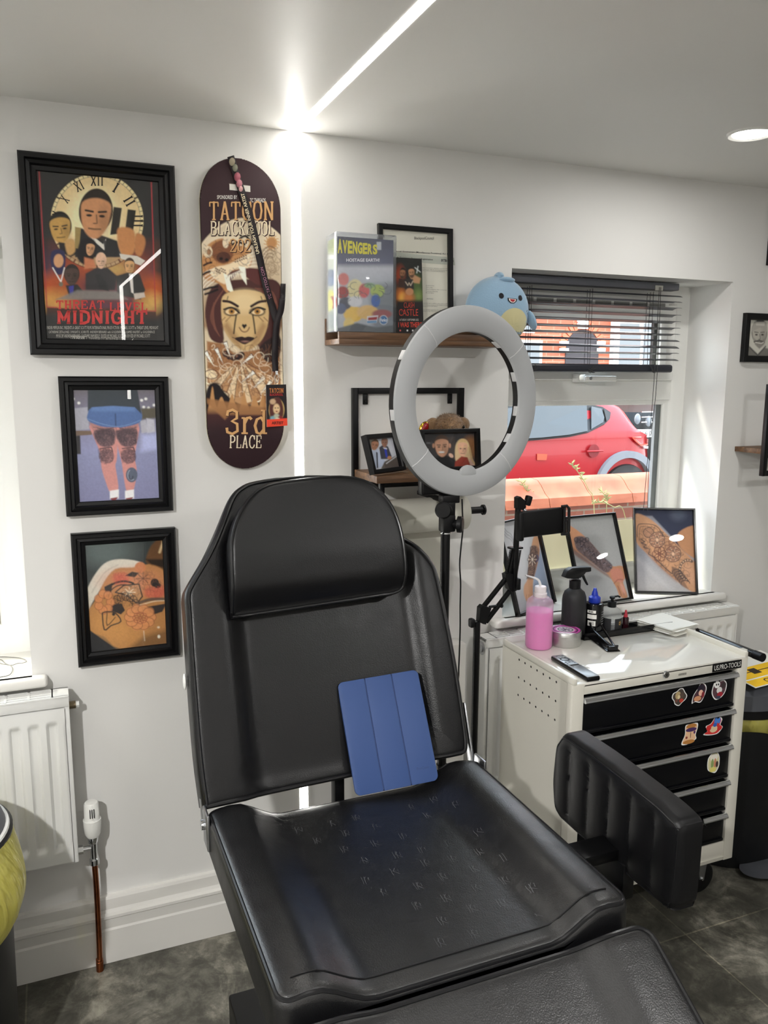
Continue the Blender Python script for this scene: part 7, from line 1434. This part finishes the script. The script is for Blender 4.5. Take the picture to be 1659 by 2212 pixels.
S_ = [(1168, 1284), (1168, 1270), (1165, 1256), (1158, 1250), (1146, 1246), (1135, 1243)]; P = spline([PY(x, y, yk) for x, y in S_], 6); n_ = len(P)
b = MB(); b.tube(P, .004, mat('white_nozzle', (240, 238, 240), .35), 12, rr=[.0048-.0026*(i/(n_-1)) for i in range(n_)]); b.build('bent_spout', wb)
# salve tin
tp = on(1220, 1390); tn = thing('salve_tin', 'round aluminium tin with a pink patterned lid label', 'tin', (tp.x, tp.y, ZT)); T = W(tn)
r_ = (PY(1254, 1370, tp.y).x-PY(1190, 1370, tp.y).x)/2*.90; h_ = hz(1221, 1372, tp.y-.03)-ZT; h_ = .046
b = MB(); b.lathe([(.0001, 0), (r_*.95, 0), (r_*.97, .003), (r_*.97, h_-.018)], mat('aluminium', (206, 206, 204), .32, metal=1), 44, T, cap=False); b.build('base', tn)
b = MB(); b.lathe([(r_, h_-.020), (r_*1.015, h_-.018), (r_*1.015, h_-.010), (r_, h_-.008), (r_, h_-.002), (r_*.97, h_), (r_*.93, h_-.001), (.0001, h_-.001)], _mats['aluminium'], 44, T, cap=False); lid = b.build('lid', tn)
P = Paint(56, 56, [(0, 0), (100, 0), (100, 100), (0, 100)], (178, 70, 150)); P.arc(50, 50, 40, 40, 5, (40, 34, 44), 0, 360); P.ell(50, 50, 31, 31, (200, 196, 200)); P.ell(50, 50, 27, 27, (60, 52, 62)); P.ell(50, 50, 22, 22, (196, 190, 196))
for k in range(9): a = k*40; P.line([(50, 50), (50+20*math.cos(math.radians(a)), 50+20*math.sin(math.radians(a)))], 2.5, (40, 34, 40)); P.ell(50+14*math.cos(k*1.3), 50+12*math.sin(k*1.9), 4, 4, (90, 60, 96))
P.poly([(0, 60), (40, 85), (60, 100), (0, 100)], (214, 206, 212)); P.noise(.3, 3, 4)
b = MB(); P.to(b, lambda u, v: T @ Vector(((u-.5)*r_*1.84, (.5-v)*r_*1.84, h_-.0004)), lambda u, v: (u-.5)**2+(v-.5)**2 < .248); b.build('label', lid)
# black spray bottle
yb = -.205; sp0 = PY(1239, 1352, yb)
sy = -.116; sx_ = PY(1239, 1330, sy).x; r_ = (PY(1261.5, 1330, sy).x-PY(1215.5, 1330, sy).x)/2*.94
sb = thing('spray_bottle', 'matt black spray bottle with trigger behind the tin', 'bottle', (sx_, sy, ZT)); T = W(sb)
M_MAT = mat('matt_black_bottle', (34, 34, 36), .55); zs_ = hz(1238, 1290, sy)-ZT; zn = hz(1238, 1270, sy)-ZT; zc = hz(1238, 1252, sy)-ZT; ztp = hz(1238, 1226, sy)-ZT
b = MB(); b.lathe([(.0001, 0), (r_*.94, 0), (r_, .004), (r_, zs_-.010), (r_*.96, zs_+.004), (r_*.82, zs_+(zn-zs_)*.6), (r_*.5, zn-.002), (r_*.42, zn)], M_MAT, 44, T); b.build('bottle', sb)
b = MB(); b.lathe([(r_*.44, zn-.001), (r_*.47, zn), (r_*.47, zc-.002), (r_*.36, zc)], M_BLKP, 32, T); b.build('collar', sb)
f = lambda x, y: PY(x, y, sy)
prof = [(1216, 1246), (1222, 1232), (1232, 1226), (1250, 1224.5), (1264, 1224), (1273, 1224), (1273, 1232.5), (1263, 1233.5), (1258, 1240), (1250, 1247), (1236, 1249), (1222, 1248)]
def solid(pts, y0, y1, m, sc_=.75):
    b = MB(); P = [f(*p) for p in pts]; n = len(P); c = sum(P, Vector())/n; L = [(y0, sc_), (y0+(y1-y0)*.15, 1), (y0+(y1-y0)*.85, 1), (y1, sc_)]
    V = [Vector((c.x+(p.x-c.x)*s_, sy+y, c.z+(p.z-c.z)*s_)) for y, s_ in L for p in P]
    b.add(V, [(j*n+i, (j+1)*n+i, (j+1)*n+(i+1) % n, j*n+(i+1) % n) for j in range(3) for i in range(n)]+[tuple(range(n)), tuple(reversed(range(3*n, 4*n)))], m, True); return b
solid(prof, -.014, .014, M_BLKP).build('trigger_head', sb)
b = MB(); b.tube([f(1258, 1240), f(1262, 1250), f(1266, 1258), f(1269, 1263)], .003, M_BLKP, 8, rr=[.005, .0045, .004, .003]); b.build('trigger', sb)
# ink bottle with blue cap
def small(x, yb_, yref, name, label, cat): px_ = PY(x, yref, yb_); return thing(name, label, cat, (px_.x, yb_, ZTR))
yb_ = -.128
t = small(1282, yb_, 1345, 'ink_bottle', 'black ink bottle with white label and bright blue twist cap', 'bottle'); T = W(t); x_ = t.location.x
r_ = (PY(1300, 1330, yb_).x-PY(1265, 1330, yb_).x)/2*.93; Z_ = lambda y: hz(1282, y, yb_)-ZTR
b = MB(); b.lathe([(.0001, 0), (r_, 0), (r_, Z_(1306)), (r_*.92, Z_(1302)), (r_*.5, Z_(1300))], M_BLKG, 36, T); b.build('bottle', t)
def wrap(t, T, r_, z0, z1, a0, a1, c, b=None, e=.0003):
    b = b or MB(); n = 10; vs = [T @ Vector(((r_+e)*math.cos(a0+(a1-a0)*i/n), (r_+e)*math.sin(a0+(a1-a0)*i/n), z)) for z in (z0, z1) for i in range(n+1)]
    b.add(vs, [(i, i+1, n+2+i, n+1+i) for i in range(n)], PRINT, False, None, ink(c)); return b
b = MB(); LB = (216, 214, 210)
wrap(t, T, r_, Z_(1320), Z_(1314), math.radians(190), math.radians(245), LB, b); wrap(t, T, r_, Z_(1332), Z_(1323), math.radians(190), math.radians(250), LB, b); wrap(t, T, r_, Z_(1347), Z_(1336), math.radians(195), math.radians(245), LB, b)
for k in range(7): wrap(t, T, r_, Z_(1345), Z_(1338), math.radians(200+5*k), math.radians(202+5*k), (30, 30, 30), b, .0006)
put_text(b, 'INK', math.radians(200), math.radians(232), Z_(1319), Z_(1315), lambda a, z: T @ Vector(((r_+.0007)*math.cos(a), (r_+.0007)*math.sin(a), z)), ink((30, 30, 30)), .02)
for k in range(6): wrap(t, T, r_, Z_(1344-5*k), Z_(1342.5-5*k), math.radians(285), math.radians(318), (120, 120, 120), b)
b.build('label', t)
M_BLU = mat('blue_cap', (30, 56, 176), .35); b = MB(); b.lathe([(r_*.60, Z_(1301)), (r_*.64, Z_(1300)), (r_*.64, Z_(1290)), (r_*.50, Z_(1288)), (r_*.36, Z_(1286)), (r_*.30, Z_(1279)), (r_*.22, Z_(1276)), (r_*.16, Z_(1271)), (.0001, Z_(1270))], M_BLU, 28, T); b.build('twist_cap', t)
# clear pump bottle
t = small(1320, yb_+.006, 1345, 'pump_bottle', 'clear pump bottle with black label and black pump, right of the blue capped ink', 'bottle'); T = W(t); Z_ = lambda y: hz(1320, y, yb_+.006)-ZTR
r_ = (PY(1339, 1330, yb_).x-PY(1300, 1330, yb_).x)/2*.93
b = MB(); b.lathe([(.0001, 0), (r_, 0), (r_, Z_(1330)), (r_*.95, Z_(1322)), (r_*.75, Z_(1315)), (r_*.4, Z_(1310)), (r_*.36, Z_(1307))], glassmat('clear_bottle', (244, 246, 246), 1.3, .02, .22, (235, 236, 236)), 36, T); b.build('bottle', t)
b = MB(); wrap(t, T, r_, .002, Z_(1331), math.radians(180), math.radians(232), (42, 42, 44), b); wrap(t, T, r_, .002, Z_(1331), math.radians(252), math.radians(320), (36, 36, 38), b)
for k in range(5): a = math.radians(285+6*math.cos(k*1.25)); b.add([T @ Vector(((r_+.0008)*math.cos(a+dx), (r_+.0008)*math.sin(a+dx), Z_(1341)+.005*math.sin(k*1.25)+dz)) for dx, dz in ((-.06, -.002), (.06, -.002), (0, .004))], [(0, 1, 2)], PRINT, False, None, ink((176, 140, 84)))
b.build('label', t)
b = MB(); b.lathe([(r_*.40, Z_(1311)), (r_*.42, Z_(1310)), (r_*.42, Z_(1299)), (r_*.2, Z_(1298)), (r_*.14, Z_(1297)), (r_*.14, Z_(1294)), (r_*.26, Z_(1293)), (r_*.26, Z_(1289)), (.0001, Z_(1288))], M_BLKP, 28, T); a = T @ Vector((0, 0, Z_(1290))); b.tube([a, a+Vector((.022, 0, .001)), a+Vector((.03, 0, -.003))], .003, M_BLKP, 8); b.build('pump', t)
t = small(1351, yb_, 1345, 'ink_bottle', 'tiny dark ink bottle with a red pointed cap, end of the tray row', 'bottle'); T = W(t); Z_ = lambda y: hz(1351, y, yb_)-ZTR
b = MB(); b.lathe([(.0001, 0), (.0105, 0), (.0105, Z_(1336)), (.009, Z_(1333)), (.004, Z_(1332))], mat('dark_red_ink', (40, 10, 18), .15), 24, T); b.build('bottle', t)
b = MB(); b.lathe([(.0062, Z_(1333)), (.0062, Z_(1328)), (.0045, Z_(1326)), (.0035, Z_(1319)), (.0001, Z_(1317))], mat('red_cap', (170, 34, 52), .35), 20, T); b.build('twist_cap', t)
# folded phone stand
fs2 = thing('folding_phone_stand', 'flat black folding desk stand with a looped strut lying by the tin', 'stand', (*on(1290, 1390)[:2], ZT))
p1, p2, p3 = on(1262, 1372), on(1312, 1409), on(1334, 1403)
d = (p2-p1).normalized(); s_ = (p3-p2); s_ = s_-d*s_.dot(d); L = (p2-p1).length; wd_ = s_.length; Tb = Matrix((d, s_.normalized(), Vector((0, 0, 1)))).transposed().to_4x4(); Tb.translation = p1
b = MB(); b.box((0, 0, 0), (L, wd_, .003), M_BLKG, .001, 2, Tb)
put_text(b, 'SPARMAX', L*.35, L*.78, wd_*.06, wd_*.22, lambda x, y: Tb @ Vector((x, y, .0034)), ink((90, 90, 92))) if False else None
b.build('base_plate', fs2)
b = MB(); b.box((L-.016, wd_*.15, .003), (L-.002, wd_*.85, .016), M_BLKG, .002, 2, Tb); b.cyl(Tb @ Vector((L-.012, wd_*.05, .014)), Tb @ Vector((L-.012, wd_*.95, .014)), .003, M_BLKG, 10); b.build('hinge', fs2)
a0 = Tb @ Vector((L-.012, wd_*.5, .014)); top = PY(1277, 1354, a0.y+.08)
loop = [Tb @ Vector((L-.012, wd_*.35, .014)), Tb @ Vector((L*.35, wd_*.10, .034)), Tb @ Vector((.030, wd_*.12, .047)), Tb @ Vector((.018, wd_*.35, .051)), Tb @ Vector((.018, wd_*.65, .051)), Tb @ Vector((.030, wd_*.88, .047)), Tb @ Vector((L*.35, wd_*.90, .034)), Tb @ Vector((L-.012, wd_*.65, .014))]
b = MB(); b.tube(spline(loop, 6), .0034, M_BLKG, 8); b.build('looped_strut', fs2)
b = MB(); b.cyl(Tb @ Vector((.004, wd_*.2, .002)), Tb @ Vector((.02, wd_*.35, .049)), .003, M_BLKG, 8); b.cyl(Tb @ Vector((.004, wd_*.8, .002)), Tb @ Vector((.02, wd_*.65, .049)), .003, M_BLKG, 8); b.build('rear_strut', fs2)
# remote control
r1, r2, r3 = on(1204, 1415, ZT+.014), on(1282, 1461, ZT+.014), on(1190, 1420, ZT+.014)
d = (r2-r1); L = .188; ang = math.atan2(d.y, d.x); mid = (r1+r2)/2
rm = thing('remote_control', 'slim silver and black remote control on the front left of the trolley', 'remote', (mid.x, mid.y, ZT), (0, 0, ang)); T = W(rm)
b = MB(); b.box((-L/2, -.021, 0), (L/2, .021, .013), M_BLKG, .004, 3, T); b.build('body', rm)
b = MB(); M_SIL = mat('silver_face', (150, 152, 154), .35, metal=.6); b.box((-L/2+.003, -.019, .012), (-L/2+.085, .019, .0142), M_SIL, .001, 2, T); b.box((-L/2+.093, -.019, .012), (L/2-.003, .019, .0142), M_SIL, .001, 2, T); b.build('faceplate', rm)
b = MB(); b.lathe([(.0095, .014), (.0105, .0148), (.0135, .0148), (.0145, .014)], M_BLKP, 24, T @ Matrix.Translation((-L/2+.042, 0, 0)), cap=False); b.build('dial', rm)
for (x, y) in ((-.080, -.010), (-.080, .010), (-.066, -.010), (-.066, .010), (-.028, -.012), (-.028, 0), (-.028, .012), (.008, -.011), (.008, .011), (-.018, -.012), (-.018, .012)): b = MB(); b.lathe([(.0032, .014), (.0032, .0148), (.0001, .0149)], mat('grey_button', (110, 112, 116), .5), 12, T @ Matrix.Translation((x, y, 0))); b.build('button', rm)
# stack of paper towels
c4 = [on(*q_) for q_ in ((1379, 1352), (1440, 1377), (1504, 1360), (1436, 1332))]; cc = sum(c4, Vector())/4
ux = ((c4[2]-c4[1])).normalized(); ang = math.atan2(ux.y, ux.x); names = ['lowest', 'second lowest', 'middle', 'second from top', 'topmost']
for i in range(5):
    rot = ang+[.06, -.05, .0, .09, -.02][i]; dx = [.004, -.003, .0, .003, 0][i]; z = ZT+.0046*i
    t = thing('paper_towel', '%s folded white paper towel of the stack on the trolley' % names[i], 'towel', (cc.x+dx, cc.y-dx, z), (0, 0, rot), 'folded paper towels on the trolley'); T = W(t)
    b = MB(); w_, d_ = .067, .072; bm_ = lambda u, v, s=i: (w_*(2*u-1), d_*(2*v-1), .0024+.0012*math.sin(4*u+s)*math.sin(3*v+s))
    b.surf(bm_, 12, 12, M_PAPER, T); b.surf(lambda u, v: (w_*(2*u-1), d_*(2*v-1), .0002), 12, 12, M_PAPER, T, True, False, True)
    for k_ in range(2): b.surf(lambda u, v, k_=k_: (w_*(2*u-1), d_*(2*k_-1)+.0026*math.sin(PI*v)*(2*k_-1), .0002+.0022*v), 12, 4, M_PAPER, T, True, False, k_ == 1); b.surf(lambda u, v, k_=k_: (w_*(2*k_-1)+.002*math.sin(PI*v)*(2*k_-1), d_*(2*u-1), .0002+.0022*v), 12, 4, M_PAPER, T, True, False, k_ == 0)
    b.build('folded_sheet', t)
# ================================================================== BINS
M_BAG = glassmat('yellow_bag', (248, 244, 160), 1.6, .18, .58, (240, 234, 140)); M_BIN = mat('black_bin', (17, 18, 20), .45); M_LID = mat('grey_lid', (78, 80, 86), .45)
def bag(b, cx_, cy_, r_, z0, z1, seed, dents=.03, n=90, hang=None):
    rnd = random.Random(seed); ph = [rnd.uniform(0, 6.28) for _ in range(6)]
    def f(u, v):
        a = 2*PI*u; low = z0+(.05*math.sin(2*a+ph[0])+.03*math.sin(5*a+ph[1])) if hang is None else hang(a)
        z = z1+(low-z1)*v; q = r_*(1+.02*math.sin(9*a+ph[2])*v+.03*math.sin(4*a+ph[3]+3*v)*v)+dents*math.sin(PI*v)*(1+.6*math.sin(3*a+ph[4]))
        return (cx_+q*math.cos(a), cy_+q*math.sin(a), z)
    b.surf(f, n, 16, M_BAG, None, True, True, True)
# left pedal bin
lx, ly_, lr = PY(20, 1750, -.36).x-.195, -.36, .190
_m = M_BAG; _b = nd(_m, 'ShaderNodeBump'); _b.inputs['Strength'].default_value = .9; _b.inputs['Distance'].default_value = .03
_t = nd(_m, 'ShaderNodeTexCoord'); _p = nd(_m, 'ShaderNodeMapping'); _p.inputs['Scale'].default_value = (22, 22, 5); _n = nd(_m, 'ShaderNodeTexNoise'); _n.inputs['Scale'].default_value = 1; _n.inputs['Detail'].default_value = 3
lk(_m, _t.outputs['Object'], _p.inputs[0]); lk(_m, _p.outputs[0], _n.inputs[0]); lk(_m, _n.outputs[0], _b.inputs['Height'])
for _q in _m.node_tree.nodes:
    if _q.type in ('BSDF_GLOSSY', 'BSDF_DIFFUSE', 'BSDF_TRANSLUCENT'): lk(_m, _b.outputs[0], _q.inputs['Normal'])
tbn = thing('pedal_bin', 'black bin lined with a yellow bag, cut off at the left edge', 'bin', (lx, ly_, 0))
b = MB(); T = Matrix.Translation((lx, ly_, 0)); b.lathe([(.0001, 0), (lr-.02, 0), (lr-.012, .01), (lr-.002, .55), (lr-.002, .575)], M_BIN, 64, T); b.build('body', tbn)
zr_ = hz(20, 1778, ly_)
b = MB(); b.lathe([(lr+.002, zr_-.05), (lr+.008, zr_-.048), (lr+.010, zr_-.004), (lr+.004, zr_)], M_BLKP, 64, T, cap=False); b.lathe([(lr+.004, zr_), (lr+.002, zr_+.004), (lr-.004, zr_+.005)], mat('pale_rim', (214, 214, 210), .3), 64, T, cap=False); b.build('rim', tbn)
b = MB(); b.lathe([(lr-.004, zr_+.005), (lr-.010, zr_+.022), (lr-.03, zr_+.034), (.0001, zr_+.040)], M_LID, 64, T, cap=False); b.build('lid', tbn)
b = MB(); bag(b, lx, ly_, lr+.006, .30, zr_-.002, 3, .036, hang=lambda a: .445+.05*(1-math.cos(a-.3))*.5+.022*math.sin(5*a+1)+.012*math.sin(11*a)); b.build('bag', tbn, solidify=.0006)
for i in range(0): pass
# right bin, partly hidden by the trolley
rx, ry_, rr_ = 2.135, -.242, .130
tb2 = thing('pedal_bin', 'black bin with grey lid and yellow liner, right of the tool trolley', 'bin', (rx, ry_, 0))
T = Matrix.Translation((rx, ry_, 0)) @ Matrix.Scale(1.42, 4, (1, 0, 0)); zl0 = .565; zl1 = .65
b = MB(); b.lathe([(.0001, .0), (rr_-.012, .0), (rr_-.006, .01), (rr_-.004, .52)], M_BIN, 64, T); b.build('body', tb2)
b = MB(); b.lathe([(rr_+.002, zl0-.03), (rr_+.008, zl0-.028), (rr_+.008, zl0)], M_BLKP, 64, T, cap=False); b.build('rim', tb2)
b = MB(); b.lathe([(rr_+.007, zl0), (rr_+.004, zl0+.05), (rr_-.02, zl1-.02), (rr_-.06, zl1-.004), (.0001, zl1)], M_LID, 64, T, cap=False); b.build('lid', tb2)
b = MB(); bag(b, 0, 0, rr_+.001, .47, zl0-.028, 8, .006, hang=lambda a: .47+.022*math.sin(3*a+1)-.03*math.cos(a+.4)); b.v = [tuple(T @ Vector(v)) for v in b.v]; b.build('bag', tb2, solidify=.0006)
b = MB(); b.lathe([(.0001, .012), (.05, .012), (.06, .02), (.0001, .03)], M_LID, 24, Matrix.Translation((rx-.02, ry_-rr_-.02, .0)) @ Matrix.Scale(1.6, 4, (1, 0, 0))); b.build('pedal', tb2)
# hazard sign lying on the lid
sgn = thing('warning_card', 'white and yellow clinical waste warning card lying on the grey bin lid', 'sign', (rx+.02, ry_-.02, zl1+.012), (.09, -.03, .06)); T = W(sgn)
b = MB(); b.box((-.13, -.10, .0), (.13, .10, .0012), M_PAPER, 0, 2, T)
fy = lambda x, y: T @ Vector((x, y, .0016)); fk = lambda x, y: T @ Vector((x, y, .0020)); YLW = ink((236, 178, 34)); BK = ink((52, 40, 26))
b.add([fy(-.125, -.096), fy(.125, -.096), fy(.125, -.055), fy(-.125, -.055)], [(0, 1, 2, 3)], PRINT, False, None, YLW); b.add([fy(-.125, -.048), fy(.125, -.048), fy(.125, .02), fy(-.125, .02)], [(0, 1, 2, 3)], PRINT, False, None, YLW)
ribbon(b, [(-.12, -.012), (.12, -.012)], .002, fk, BK); b.add([fk(-.05, -.028), fk(-.015, -.028), fk(-.015, .006), fk(-.05, .006)], [(0, 1, 2, 3)], PRINT, False, None, BK); put_text(b, 'CLINICAL', -.06, .07, -.088, -.064, fk, BK, .02); b.build('card', sgn)
# ================================================================== RENDER SETTINGS
vs_ = sc.view_settings; vs_.view_transform = 'Standard'; vs_.look = 'None'; vs_.gamma = 1; vs_.exposure = 0.42; vs_.use_curve_mapping = False
